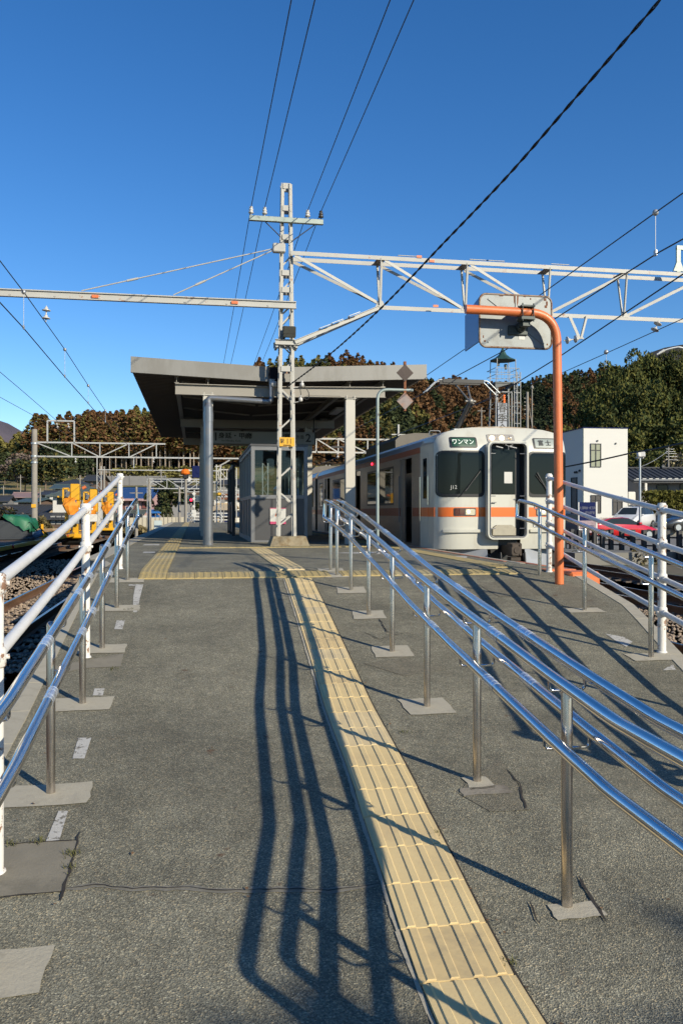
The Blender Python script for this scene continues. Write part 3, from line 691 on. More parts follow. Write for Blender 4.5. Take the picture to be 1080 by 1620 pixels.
# second mirror, turned away, seen from its back edge on the left
e0 = Vector((x0 + .01, ym + .03, 0)); e1 = e0 + Vector((-.10, .24, 0)); b = MB(); nn = Vector((.4, .2, 0)).normalized() * .02
zz1, zz0 = z1 - .05, z0 + .02
b.prism([(e0.x, e0.y, zz0 + .06), (e0.x, e0.y, zz1), (e1.x, e1.y, zz1 - .18), (e1.x, e1.y, zz0 - .02)], nn); b.build('side_mirror', mat('mirror_blue_back', (.20, .27, .38), .2, .5, v=.05), t, recalc=True)

# ================================================================== BENT POLE WITH DIAMOND SIGNS
q0 = G(597, 868); t = thing('sign_pole', q0, 'thin grey bent pipe with two diamond plates, on the platform edge by the train doors', 'sign pole')
zt = atY(597, 616, q0.y).z; xe = atY(653, 615, q0.y).x
b = MB(); b.tube(fillet([q0, (q0.x, q0.y, zt), (xe, q0.y, zt)], .22, 8), .033, 12); b.build('pole', mat('pale_green_pipe', (.32, .38, .36), .5, .3, v=.1, sc=4, col2=(.25, .14, .08), c2s=5, c2lo=.62, c2hi=.7), t)
for py, mm in ((590, m_brown), (634.5, mat('diamond_plate', (.23, .19, .175), .55, .2, v=.2, sc=9, col2=(.30, .15, .09), c2s=5, c2lo=.5, c2hi=.65))):
    c = atY(640, py, q0.y - .03); h = 13.2 * q0.y / CT / F * 1.05; b = MB()
    b.prism([(c.x - h, c.y, c.z), (c.x, c.y, c.z - h), (c.x + h, c.y, c.z), (c.x, c.y, c.z + h)], (0, -.02, 0)); b.build('diamond_plate', mm, t, recalc=True)
c = atY(640, 612, q0.y); b = MB(); b.bar((c.x, c.y, c.z + .52), (c.x, c.y, c.z - .50), .05, .06); b.build('hanger', m_rust, t)

# ================================================================== LATTICE MAST AND GANTRY BEAMS
MY = 18.4
t = thing('lattice_mast', (2.03, MY, 0), 'tall white lattice mast on a concrete block in front of the waiting room', 'mast')
b = MB(); x0, x1 = 1.63, 2.50; lo = [(x0, MY - .28, 0), (x1, MY - .28, 0), (x1, MY + .5, 0), (x0, MY + .5, 0)]; hi = [(x0 + .08, MY - .18, .21), (x1 - .07, MY - .2, .21), (x1 - .07, MY + .42, .21), (x0 + .08, MY + .42, .21)]
b.add(lo + hi, [(4, 5, 6, 7), (0, 1, 5, 4), (1, 2, 6, 5), (2, 3, 7, 6), (3, 0, 4, 7)]); b.build('concrete_block', mat('block_mossy', (.30, .25, .16), .9, v=.2, sc=6, bump=.6, bs=25, col2=(.20, .14, .07), c2s=5, c2lo=.47, c2hi=.62), t)
HT = 8.1
def mx(s, z): k = z / HT; return 2.03 + s * (.18 * (1 - k) + .088 * k)
def my(s, z): return MY + .16 + s * (.16 * (1 - z / HT) + .09 * z / HT)
b = MB()
for s in (-1, 1):
    for u in (-1, 1): b.angle((mx(s, .2), my(u, .2), .2), (mx(s, HT), my(u, HT), HT), .068, .012, (0, s * .0 + 1, 0)); b.bar((mx(s, .2), my(u, .2), .2), (mx(s, HT), my(u, HT), HT), .066, .045, (0, 1, 0))
b.build('leg', m_mast, t)
b = MB(); z = .45; s = 1; k = 0
while z < 5.2:
    for u in (-1, 1): b.bar((mx(-s, z), my(u, z), z), (mx(s, z + .28), my(u, z + .28), z + .28), .035, .008, (0, 1, 0))
    for w in (-1, 1): b.bar((mx(w, z + .1), my(-s, z), z + .1), (mx(w, z + .38), my(s, z + .3), z + .38), .008, .035)
    z += .62 if k % 3 else .46; s = -s; k += 1
for z in (3.95, 5.72, 6.1, 6.9, 7.55, HT - .05): b.box(mx(-1, z), mx(1, z), my(-1, z) - .045, my(-1, z) - .03, z - .06, z + .06); b.box(mx(-1, z), mx(1, z), my(1, z), my(1, z) + .01, z - .06, z + .06)
z = 4.6
while z < 6.3: b.bar((mx(-1, z), my(-1, z), z), (mx(1, z + .25), my(-1, z), z + .25), .035, .008, (0, 1, 0)); z += .55
b.build('lacing', m_mast, t, kind='stuff')
b = MB(); b.bev(1.19, 2.84, my(-1, 7.26) - .14, my(-1, 7.26) - .05, 7.20, 7.31, .006); ca = b.build('crossarm', m_sag, t)
INS = (1.23, 1.53, 2.49, 2.79)
for i, x in enumerate(INS):
    b = MB(); b.lathe([(.012, 0), (.012, .05), (.055, .055), (.06, .08), (.03, .1), (.05, .115), (.052, .14), (.025, .16), (.04, .17), (.035, .20), (.001, .21)], (x, my(-1, 7.26) - .095, 7.31), 14); b.build('insulator', m_ins if i < 3 else m_insd, ca)
b = MB(); yb = my(-1, 7) - .06; b.tube([(1.55, yb, 7.2), (mx(-1, 6.8), yb, 6.85)], .012, 6); b.tube([(2.65, yb, 7.2), (mx(1, 6.75), yb, 6.8)], .012, 6); b.build('crossarm_brace', m_wire, t)
pz = atY(454, 699, my(-1, 2.3) - .07)
b = MB(); b.box(pz.x - .17, pz.x + .165, pz.y - .01, pz.y, pz.z - .1, pz.z + .1); pl = b.build('number_plate', m_plate, t)
text('駅', .115, (pz.x - .105, pz.y - .013, pz.z + .01), m_dark, pl, sx=.75); text('11', .17, (pz.x + .045, pz.y - .013, pz.z + .01), m_black, pl, sx=.8); text('東海旅客鉄道', .03, (pz.x, pz.y - .013, pz.z - .078), m_dark, pl)
fz = atY(457, 524, my(-1, 4.7) - .2); b = MB(); T = Matrix.Translation(fz) @ Matrix.Rotation(R(14), 4, 'X')
b.bev(-.14, .15, -.06, .10, -.14, .11, .02, 0, T); b.bar(fz + Vector((-.08, .1, -.1)), fz + Vector((-.1, .3, -.2)), .03, .03); b.box(-.13, .14, -.066, -.06, -.05, .0, 0, T); b.build('floodlight', mat('floodlight_olive', (.06, .06, .05), .5, .3, v=.2, sc=10), t)
b = MB(); z = 4.53; b.ibeam((1.76, my(-1, z) - .10, z), (2.28, my(-1, z) - .10, z), .08, .12, t=.012); b.ibeam((1.76, my(1, z) + .06, z), (2.28, my(1, z) + .06, z), .08, .12, t=.012)
for x in (1.80, 2.24): b.bar((x, my(-1, z) - .1, z - .09), (x, my(1, z) + .06, z - .09), .05, .05)
b.build('collar', m_mast, t)
for (x, z) in ((2.36, 3.55), (2.33, 3.22)): b = MB(); b.lathe([(.03, 0), (.045, .02), (.045, .07), (.02, .09), (.03, .1), (.028, .13), (.001, .135)], (x, MY - .06, z), 12); b.tube([(x, MY - .06, z), (2.2, MY - .02, z - .02)], .01, 6); b.build('insulator', m_ins, t)
b = MB(); pts = [Vector((2.36, MY - .08, 3.6))]; 
b.tube(fillet([(2.3, MY - .08, 3.62), (2.34, MY - .08, 3.3), (2.5, MY - .08, 3.25), (2.52, MY - .08, 3.4), (2.40, MY - .08, 3.6)], .06, 5), .009, 6); b.build('jumper_wire', m_cable, t)

# right truss
t = thing('gantry_truss', (7.5, MY, 5.4), 'wide white steel truss reaching right from the lattice mast over the train', 'gantry')
Y0, Y1 = MY - .10, MY + .36; XE = 14.4
for yy in (Y0, Y1):
    b = MB(); b.angle((2.1, yy, 6.54), (XE, yy, 6.54), .08, .012); b.build('top_chord', [m_mast], t)
YM = (Y0 + Y1) / 2 - .06
b = MB(); b.angle((4.15, YM, 5.46), (XE, YM, 5.46), .08, .014); b.build('bottom_chord', m_mast, t)
VX = [4.17, 6.2, 8.23, 10.18, 12.2]
for i, x in enumerate(VX):
    for yy in (Y0, Y1): b = MB(); b.angle((x, YM + (yy - YM) * .15, 5.48), (x, yy, 6.5), .055, .012, (0, 1, 0)); b.build('vertical', m_mast, t)
    b = MB(); b.bar((x, Y0, 6.50), (x, Y1, 6.50), .2, .01); b.build('tie_plate', m_mastu, t); b = MB(); b.prism([(x - .12, YM - .052, 5.43), (x + .12, YM - .052, 5.43), (x + .05, YM - .052, 5.57), (x - .05, YM - .052, 5.57)], (0, .008, 0)); b.build('gusset', m_mast, t, recalc=True)
for (xa, za, xb, zb) in ((2.2, 6.48, 4.12, 5.55), (4.25, 6.48, 6.12, 5.52), (6.28, 6.48, 8.15, 5.52), (8.31, 5.52, 10.1, 6.45), (10.26, 5.52, 12.1, 6.45), (12.3, 5.52, XE, 6.45)):
    for yy in (Y0, Y1): b = MB(); b.angle((xa, yy if za > 6 else YM, za), (xb, yy if zb > 6 else YM, zb), .055, .012); b.build('diagonal', m_mast, t)
for yy in (Y0, Y1): b = MB(); b.ibeam((2.2, yy, 4.53), (4.15, YM + (yy - YM) * .2, 5.42), .06, .09, t=.012); b.build('strut', m_mast, t)
b = MB()
for k in (.28, .42, .62): x = 2.2 + 1.95 * k; z = 4.53 + .89 * k; b.bar((x, Y0, z + .07), (x + .12, Y1, z + .10), .04, .02); b.bar((x, Y0 - .06, z + .07), (x + .25, Y0 - .06, z + .17), .03, .015)
b.build('strut_tie', m_galv, t)
b = MB(); 
for x in (4.95, 9.1, 11.0): pass
for (x, z) in ((4.9, 6.585), (6.6, 6.585), (7.0, 6.585), (8.6, 6.585)): b.box(x - .35, x + .1, Y0 - .01, Y0 + .02, z, z + .012)
b.build('bolt_row', m_mast, t)
b = MB()
for px, py in ((662, 407), (682, 414), (688, 485)): q = atY(px, py, Y0 - .012); b.box(q.x - .06, q.x + .06, Y0 - .058, Y0 - .046, q.z - .025, q.z + .03)
b.build('orange_marker', m_orange, t)
q = [atY(904, 501, Y0), atY(929, 505, Y0), atY(920, 534, Y0)]; b = MB(); b.angle((q[0].x, Y0 + .1, 5.42), (q[2].x, Y0 + .1, q[2].z), .06, .01); b.angle((q[1].x, Y0 + .1, 5.42), (q[2].x, Y0 + .1, q[2].z), .06, .01); b.bar((q[2].x - .08, Y0 + .1, q[2].z), (q[2].x + .08, Y0 + .1, q[2].z), .06, .03); b.build('hanger_bracket', m_mast, t)
vb = Vector((q[2].x, Y0 + .1, q[2].z))
q = atY(1072, 392, Y0); b = MB(); b.bar((q.x - .0, Y0, 6.56), (q.x, Y0, q.z), .10, .05, (0, 1, 0)); b.bar((q.x - .05, Y0, q.z), (q.x + .9, Y0, q.z - .0), .06, .10); b.prism([(q.x - .14, Y0 - .03, 6.58), (q.x + .14, Y0 - .03, 6.58), (q.x + .05, Y0 - .03, 6.8), (q.x - .05, Y0 - .03, 6.8)], (0, .05, 0)); b.build('upright_bracket', m_sag, t, recalc=True)
def disc_insulator(a, c, n=2, r=.09, name='insulator', parent=None, label=None, col=None):
    a, c = Vector(a), Vector(c); d = (c - a); L = d.length; d.normalize(); T = d.to_track_quat('Z', 'Y').to_matrix().to_4x4(); pr = [(.012, 0)]
    for i in range(n):
        z = L * (i + .5) / n; h = L / n * .5; pr += [(.014, z - h * .75), (.035, z - h * .6), (.04, z - h * .2), (r, z + h * .05), (r * .98, z + h * .2), (.035, z + h * .25), (.014, z + h * .4)]
    pr.append((.012, L)); b = MB(); b.lathe(pr, a, 14, T); o = b.build(name, col or m_ins, parent)
    if label: tag(o, label, 'insulator')
    return o
disc_insulator(vb, vb + Vector((-.42, .0, -.07)), 2, .09, label='disc insulators pointing left from the small V bracket under the white truss')
disc_insulator(atY(1042, 507, Y0), atY(1033, 526, Y0), 2, .10, label='pair of disc insulators hanging under the right end of the white truss')
disc_insulator(atY(74, 484, MY), atY(73, 509, MY), 2, .09, label='disc insulators hanging under the steel beam at the left')
# left beam with tie rods
t = thing('gantry_beam', (-3, MY, 5.35), 'long horizontal steel beam running left from the lattice mast over the tracks', 'gantry')
b = MB(); b.ibeam((-12.5, MY - .1, 5.35), (2.22, MY - .1, 5.35), .09, .16, t=.022); b.build('beam', m_mast, t)
b = MB(); b.bar((-12.5, MY - .10, 5.35), (1.9, MY - .10, 5.35), .02, .12); b.build('beam_web', m_mastu, t)
b = MB()
for k in range(14): x = 1.6 - k * .9; b.tube([(x, MY - .155, 5.31), (x, MY - .13, 5.31)], .02, 8)
b.build('bolt_row', m_mast, t)
for px in (152, 372): q = atY(px, 478, MY - .1); b = MB(); b.box(q.x - .08, q.x + .06, MY - .148, MY - .10, 5.315, 5.375); b.build('orange_marker', m_orange, t)
for xe in (-2.37, -.45): b = MB(); b.tube([(1.85, MY - .1, 6.62), (xe, MY - .1, 5.46)], .014, 8); m_ = Vector((1.85, MY - .1, 6.62)).lerp(Vector((xe, MY - .1, 5.46)), .75); d = Vector((xe - 1.85, 0, -1.16)).normalized(); b.tube([m_ - d * .12, m_ + d * .12], .026, 8); b.build('tie_rod', m_mast, t)
b = MB(); b.bev(1.70, 1.98, MY - .17, MY - .03, 6.50, 6.70, .02); b.build('tie_clamp', m_mast, t)
for xm, lab in ((-12.6, 'left outer mast carrying the end of the long steel beam'), (14.5, 'right outer mast carrying the end of the white truss')):
    b = MB()
    for s in (-1, 1):
        for u in (-1, 1): b.bar((xm + s * .16, MY + .13 + u * .16, GL), (xm + s * .12, MY + .13 + u * .12, 7.4), .07, .07)
    z = GL + .3; s = 1
    while z < 7: b.bar((xm - s * .14, MY, z), (xm + s * .14, MY, z + .4), .03, .01, (0, 1, 0)); z += .42; s = -s
    b.build('lattice_mast', m_mast, label=lab, cat='mast')

# ================================================================== CANOPY
FY = 18.95; CE = 35.5
t = thing('platform_canopy', (1.9, 19.1, 0), 'grey butterfly roof canopy over the island platform with a deep fascia', 'canopy')
XLc, XVc, XRc = -1.40, 1.84, 5.41
def fz_(x, top):
    a, v, c = (4.22, 4.07, 4.25) if top else (3.86, 3.73, 3.90)
    return a + (v - a) * (x - XLc) / (XVc - XLc) if x < XVc else v + (c - v) * (x - XVc) / (XRc - XVc)
b = MB()
for xa, xb in ((XLc, XVc - .004), (XVc + .004, XRc)):
    P = [(xa, FY, fz_(xa, 0) + .08), (xb, FY, fz_(xb, 0) + .08), (xb, FY, fz_(xb, 1)), (xa, FY, fz_(xa, 1))]; b.prism(P, (0, .08, 0))
    P = [(xa, FY - .025, fz_(xa, 0)), (xb, FY - .025, fz_(xb, 0)), (xb, FY - .025, fz_(xb, 0) + .078), (xa, FY - .025, fz_(xa, 0) + .078)]; b.prism(P, (0, .09, 0))
b.build('fascia', m_fascia, t, recalc=True)
b = MB(); per = .24; n = int((CE - FY - .1) / per)
for xa, xb in ((XLc + .02, XVc), (XVc, XRc - .02)):
    for k in range(n):
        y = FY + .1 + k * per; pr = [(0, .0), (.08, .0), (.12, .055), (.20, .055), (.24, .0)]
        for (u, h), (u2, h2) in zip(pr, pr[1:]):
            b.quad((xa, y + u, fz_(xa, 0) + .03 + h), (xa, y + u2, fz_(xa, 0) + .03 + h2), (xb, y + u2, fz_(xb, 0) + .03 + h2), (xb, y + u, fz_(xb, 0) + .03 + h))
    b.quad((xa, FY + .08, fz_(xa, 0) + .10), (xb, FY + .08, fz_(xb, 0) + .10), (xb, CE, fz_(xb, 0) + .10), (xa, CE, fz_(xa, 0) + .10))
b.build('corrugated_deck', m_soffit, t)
FR = [19.1, 26.3, 33.2]
for i, y in enumerate(FR):
    b = MB(); zc = 3.50
    for s in (-1, 1):
        x0_, x1_ = (-.43, 1.7) if s < 0 else (1.7, 4.43); zz = 3.53
        b.ibeam((x0_, y, 3.535 if s < 0 else 3.52), (x1_, y, 3.52 if s < 0 else 3.575), .15, .25, t=.016)
    b.build('cross_beam', m_beam, t)
    for s, x in ((-1, .30), (1, 3.585)):
        b = MB(); w = .11; T = .014
        b.box(x - w, x + w, y - .10, y - .10 + T, 0, 3.40); b.box(x - w, x + w, y + .10 - T, y + .10, 0, 3.40); b.box(x - .006, x + .006, y - .10 + T, y + .10 - T, 0, 3.40)
        if s > 0: b.box(x - .035, x - .02, y - .099, y + .099, 0, 3.40)
        b.box(x - .14, x + .14, y - .13, y + .13, 3.40, 3.415)
        for dx in (-.09, .09): b.tube([(x + dx, y - .11, 3.38), (x + dx, y - .11, 3.47)], .013, 6)
        b.build('post', m_postc if s > 0 else m_postc, t)
for x in (-.40, 4.38, .30, 3.585):
    b = MB()
    for y0_, y1_ in ((FY + .12, 35.2),): b.ibeam((x, y0_, fz_(x, 0) - .07), (x, y1_, fz_(x, 0) - .07), .10, .15, t=.012)
    b.build('long_beam', m_beam, t)
b = MB(); y = 19.5
while y < 33: b.bar((-.3, y, fz_(.3, 0) - .035), (1.65, y + 1.2, fz_(1.2, 0) - .035), .04, .04); b.bar((4.3, y, fz_(3.6, 0) - .035), (1.75, y + 1.2, fz_(2.2, 0) - .035), .04, .04); y += 2.4
b.build('brace', m_beam, t)
x = .31; b = MB(); b.tube([(x, 18.90, .02), (x, 18.90, 3.12)], .10, 20); b.tube([(x, 18.90, 0), (x, 18.90, .05)], .115, 20); b.tube([(x, 18.90, 2.78), (x, 18.90, 3.0)], .107, 20)
b.tube([(x, 18.90, 3.12), (x, 18.90, 3.22)], [.10, .06], 20)
b.tube(fillet([(x, 18.90, 3.18), (x, 18.90, 3.33), (1.72, 18.90, 3.27)], .08, 6), .062, 16); b.tube([(1.66, 18.86, 3.27), (1.72, 18.86, 3.3), (1.72, 18.86, 3.78)], .06, 14)
for z in (.65, 2.0): b.tube([(x, 18.9, z), (x, 18.9, z + .03)], .104, 20)
b.build('downpipe', m_pipe, t)
b = MB(); b.bev(1.66, 2.0, FY - .09, FY - .03, 3.74, 4.06, .01); b.build('valley_box', mat('valley_box', (.012, .014, .02), .8, v=.1, spec=.15), t)
b = MB(); b.lathe([(.001, 0), (.07, .01), (.075, .10), (.05, .13), (.001, .14)], (1.77, FY - .12, 3.60), 14); b.tube([(1.77, FY - .12, 3.73), (1.80, FY - .06, 3.80)], .015, 6); b.build('lamp', m_ins, t)
for dx in (.0, .55): b = MB(); q = atY(502 + dx * 50, 621, 18.98); b.tube([(2.55, 18.96, 3.45), (3.35, 18.96, 3.45)], .012, 6); 
b.build('conduit', m_beam, t)
q = atY(530, 655, 20); 
for k in range(3): y = 20.5 + k * 3; b = MB(); b.bev(4.0, 4.25, y, y + 1.25, 3.70, 3.78, .01); b.build('ceiling_lamp', m_signw, t)
# hanging sign
sy = 26.0; a = atY(318, 681, sy); c = atY(498, 703.5, sy); t = thing('direction_sign', ((a.x + c.x) / 2, sy, c.z), 'long hanging white sign with numbers 1 and 2 under the canopy', 'sign')
b = MB(); b.bev(a.x, c.x, sy, sy + .12, c.z, a.z, .01); b.build('board', mat('sign_board_dull', (.36, .355, .33), .5, v=.04, sc=3), t)
for x in (a.x + .3, c.x - .02): b = MB(); b.tube([(x, sy + .06, a.z), (x, sy + .06, 3.76)], .02, 8); b.build('hanger', m_black, t)
b = MB(); b.box(c.x, c.x + .03, sy - .01, sy + .13, c.z, a.z); b.build('end_cap', m_black, t)
zc = (a.z + c.z) / 2
X = lambda px: atY(px, 690, sy).x
def tx(s, px, z, h, **k): text(s, h, (X(px), sy - .004, z), m_black, t, **k)
tx('1', 341.5, zc, .36, bold=.006); tx('身延・甲府', 372, zc + .04, .19, sx=1.1, bold=.004); tx('方面', 392.5, zc + .03, .13); tx('for Minobu, Kofu', 366, zc - .11, .085); tx('富士', 459, zc + .04, .19, bold=.004); tx('方面', 474.5, zc + .03, .13); tx('for Fuji', 463, zc - .11, .085); tx('2', 487.5, zc, .36, bold=.006)
b = MB()
for xx in (X(350), X(479.5)): b.box(xx - .004, xx + .004, sy - .006, sy, c.z + .06, a.z - .06)
b.build('divider', m_wallg, t)

# ================================================================== WAITING ROOM
x0, x1, y0, y1, H = 1.37, 2.77, 20.45, 25.9, 2.38
t = thing('waiting_room', ((x0 + x1) / 2, y0, 0), 'grey aluminium waiting room with glass upper walls behind the lattice mast', 'shelter')
b = MB(); w = .09
for x in (x0, x1 - w): 
    for y in (y0, y1 - w): b.box(x, x + w, y, y + w, 0, H)
b.box(x0 + w, x1 - w, y0 + .005, y0 + w, H - .10, H); b.box(x0 + w, x1 - w, y1 - w, y1 - .005, H - .10, H); b.box(x0 + w, x1 - w, y0 + .004, y0 + w - .01, 1.08, 1.17); b.box(x0 + w, x1 - w, y0 + .004, y0 + w - .01, .0, .05)
ky = 5
for x in (x0, x1 - w):
    b.box(x + .005, x + w - .005, y0 + w, y1 - w, H - .1, H); b.box(x + .005, x + w - .005, y0 + w, y1 - w, 1.08, 1.17); b.box(x + .005, x + w - .005, y0 + w, y1 - w, 0, .12)
    for k in range(1, ky): y = y0 + (y1 - y0) * k / ky; b.box(x + .003, x + w - .003, y - .03, y + .03, .12, 1.08); b.box(x + .003, x + w - .003, y - .03, y + .03, 1.17, H - .1)
b.build('frame', m_alu, t)
b = MB(); xs = x0 + .52
b.box(x0 + w, xs - .02, y0 + .03, y0 + .05, .05, 1.08); b.box(xs + .02, x1 - w, y0 + .03, y0 + .05, .05, 1.08); b.build('front_panel', m_alupanel, t)
b = MB(); b.box(xs - .02, xs + .02, y0 + .015, y0 + .055, .05, 1.08); b.build('panel_joint', m_dark, t)
for x in (x0 + .03, x1 - .05):
    b = MB(); b.box(x, x + .02, y0 + w, y1 - w, .12, 1.08); b.build('side_panel', m_alupanel, t)
m_cg = bpy.data.materials.new('clear_glass'); m_cg.use_nodes = True; nn_ = m_cg.node_tree; nn_.nodes.clear(); o_ = nn_.nodes.new('ShaderNodeOutputMaterial'); mxs = nn_.nodes.new('ShaderNodeMixShader'); tr = nn_.nodes.new('ShaderNodeBsdfTransparent'); gs = nn_.nodes.new('ShaderNodeBsdfGlossy'); fr = nn_.nodes.new('ShaderNodeFresnel')
fr.inputs[0].default_value = 1.5; tr.inputs[0].default_value = (.62, .68, .66, 1); gs.inputs[0].default_value = (.8, .85, .85, 1); gs.inputs[1].default_value = .03
nn_.links.new(fr.outputs[0], mxs.inputs[0]); nn_.links.new(tr.outputs[0], mxs.inputs[1]); nn_.links.new(gs.outputs[0], mxs.inputs[2]); nn_.links.new(mxs.outputs[0], o_.inputs[0])
b = MB(); b.quad((x0 + w, y0 + .04, 1.17), (x1 - w, y0 + .04, 1.17), (x1 - w, y0 + .04, H - .1), (x0 + w, y0 + .04, H - .1)); b.build('front_window', m_cg, t)
for x in (x0 + .04, x1 - .04): b = MB(); b.quad((x, y0 + w, 1.17), (x, y1 - w, 1.17), (x, y1 - w, H - .1), (x, y0 + w, H - .1)); b.build('side_window', m_cg, t)
b = MB(); b.quad((x0 + w, y1 - .04, .1), (x1 - w, y1 - .04, .1), (x1 - w, y1 - .04, H - .1), (x0 + w, y1 - .04, H - .1)); b.build('rear_window', m_cg, t)
b = MB(); b.box(x0 - .02, x1 + .02, y0 - .02, y1 + .02, H + .002, H + .05); b.build('roof', m_alupanel, t)
b = MB(); b.bev(x0 + .14, x0 + .5, y0 + .5, y1 - 1, .38, .44, .01); b.box(x0 + .2, x0 + .44, y0 + .6, y0 + .7, .02, .38); b.box(x0 + .2, x0 + .44, y1 - 1.3, y1 - 1.2, .02, .38); b.build('bench', m_dark, t)
a = atY(427.3, 803.5, y0); c = atY(452, 829, y0); t2 = thing('poster', ((a.x + c.x) / 2, y0 - .005, c.z), 'white poster with pink bands on the waiting room wall behind the mast', 'poster')
yp = y0 - .002; b = MB(); b.box(a.x, c.x, yp - .004, yp, c.z, a.z); b.build('sheet', m_signw, t2)
m_pinkb = mat('poster_pink', (.55, .06, .16), .5, v=0); b = MB(); b.box(a.x, c.x, yp - .006, yp - .004, c.z, c.z + .062); b.build('band', m_pinkb, t2); b = MB(); b.box(a.x, c.x, yp - .006, yp - .004, a.z - .02, a.z); b.build('band', m_pinkb, t2)
b = MB()
for (u, v_, r_) in ((.42, .6, .035), (.5, .54, .03), (.36, .52, .022), (.46, .46, .026), (.55, .62, .016)): b.lathe([(.0005, 0), (r_, 0)], (a.x + (c.x - a.x) * u, yp - .0055, c.z + (a.z - c.z) * v_), 12, Matrix.Rotation(R(90), 4, 'X'))
b.build('printed_flower', mat('poster_orange', (.75, .25, .12), .5, v=0), t2)
b = MB(); r_ = random.Random(4)
for k in range(14): u, v_ = r_.uniform(.12, .85), r_.choice((.25, .3, .35, .7, .76, .82)); b.box(a.x + (c.x - a.x) * u, a.x + (c.x - a.x) * (u + .08), yp - .0052, yp - .0045, c.z + (a.z - c.z) * v_, c.z + (a.z - c.z) * (v_ + .012))
b.build('printed_lines', m_galv, t2)
# lower wind screen behind the waiting room
t = thing('wind_screen', (1.2, 27.5, 0), 'dark framed wind screen standing behind the left side of the waiting room', 'screen')
b = MB(); 
for y in (26.2, 28.0, 29.8): b.box(1.16, 1.26, y, y + .1, 0, 2.15)
b.box(1.17, 1.25, 26.2, 29.9, 2.15, 2.25); b.box(1.17, 1.25, 26.3, 29.8, 1.0, 1.08); b.build('frame', m_dark, t)
b = MB(); b.box(1.2, 1.22, 26.3, 29.8, .1, 1.0); b.build('panel', m_alupanel, t)
b = MB(); b.quad((1.21, 26.3, 1.08), (1.21, 29.8, 1.08), (1.21, 29.8, 2.15), (1.21, 26.3, 2.15)); b.build('pane', m_cg, t)

# ================================================================== TRAIN
XC, HW, YF = 6.2, 1.42, 15.9
PRF = [(0, 2.515), (.45, 2.50), (.9, 2.45), (1.22, 2.37), (1.36, 2.28), (1.42, 2.15), (1.42, 1.9), (1.42, 1.5), (1.42, 1.05), (1.42, .85), (1.42, .65), (1.42, .3), (1.42, .0)]
def xmax(z):
    if z <= 2.15: return HW
    for (xa, za), (xb, zb) in zip(PRF, PRF[1:]):
        if zb <= z <= za: return xa + (xb - xa) * (za - z) / (za - zb)
    return 0
def yf(x, z):
    x = abs(x); a = .40 * (1 - math.sqrt(max(0, 1 - ((x - .95) / .48) ** 2))) if x > .95 else 0
    c = .34 * ((z - 1.9) / .62) ** 2 if z > 1.9 else (.05 * ((.65 - z) / .65) ** 2 if z < .65 else 0)
    return YF + a + c
def patch(b, x0, x1, z0, z1, rad=.0, off=.006, nx=16, nz=14, mi=0, depth=.02):
    V = []; zs = [z0 + (z1 - z0) * (.5 - .5 * math.cos(math.pi * j / nz)) for j in range(nz + 1)]
    for z in zs:
        e = 0; dz = min(z - z0, z1 - z)
        if rad and dz < rad: e = rad - math.sqrt(max(0, rad * rad - (rad - dz) ** 2))
        for i in range(nx + 1):
            x = x0 + e + (x1 - x0 - 2 * e) * i / nx; V.append((XC + x, yf(x, z) - off, z))
    w = nx + 1; Fs = [(j * w + i, j * w + i + 1, (j + 1) * w + i + 1, (j + 1) * w + i) for j in range(nz) for i in range(nx)]
    b.add(V, Fs, mi, True)
    ed = [i for i in range(w)] + [j * w + nx for j in range(1, nz + 1)] + [nz * w + i for i in range(nx - 1, -1, -1)] + [j * w for j in range(nz - 1, 0, -1)]
    E2 = [V[i] for i in ed] + [(V[i][0], V[i][1] + depth, V[i][2]) for i in ed]; n = len(ed)
    b.add(E2, [(i, n + i, n + (i + 1) % n, (i + 1) % n) for i in range(n)], mi, False)
t = thing('train', (XC, YF, GL), 'white and orange commuter train with stainless sides stopped at the right platform edge', 'train')
half = PRF; full = [(-x, z) for x, z in half[::-1]] + half[1:]
def shell(b, y0f, y1, mats, side_near=True, segs=1):
    n = len(full); A = [Vector((XC + x, y0f(x, z), z)) for x, z in full]; B = [Vector((XC + x, y1, z)) for x, z in full]
    for i in range(n - 1):
        x, z = full[i]; x2, z2 = full[i + 1]; zm = (z + z2) / 2
        if not side_near and x < -1.41 and x2 < -1.41 and zm < 2.15: continue
        b.add([A[i], B[i], B[i + 1], A[i + 1]], [(0, 1, 2, 3)], mats(x, zm), zm > 2.15)
CABY = 17.25; CEND = 32.35
b = MB(); shell(b, yf, CABY, lambda x, z: 1 if z > 2.42 else 0)
# front face grid
Vg = []; nx = 28
zl = [0, .1, .2, .35, .5, .655, .75, .845, .95, 1.1, 1.3, 1.5, 1.7, 1.9, 2.0, 2.1, 2.15, 2.22, 2.28, 2.33, 2.37, 2.41, 2.45, 2.48, 2.50, 2.514]
for z in zl:
    xm = xmax(z)
    for i in range(nx + 1): u = -1 + 2 * i / nx; x = xm * math.sin(u * math.pi / 2) ; Vg.append((XC + x, yf(x, z), z))
for j in range(len(zl) - 1):
    for i in range(nx):
        if zl[j] < .18 and abs(Vg[j * (nx + 1) + i][0] - XC + .02) < .27: continue
        b.add([Vg[j * (nx + 1) + i], Vg[j * (nx + 1) + i + 1], Vg[(j + 1) * (nx + 1) + i + 1], Vg[(j + 1) * (nx + 1) + i]], [(0, 1, 2, 3)], 1 if zl[j] > 2.47 else 0, True)
cab = b.build('cab_front', [m_train, m_roofdirt], t)
import bmesh
bm_ = bmesh.new(); bm_.from_mesh(cab.data); bmesh.ops.remove_doubles(bm_, verts=bm_.verts, dist=.0005); bm_.to_mesh(cab.data); bm_.free()
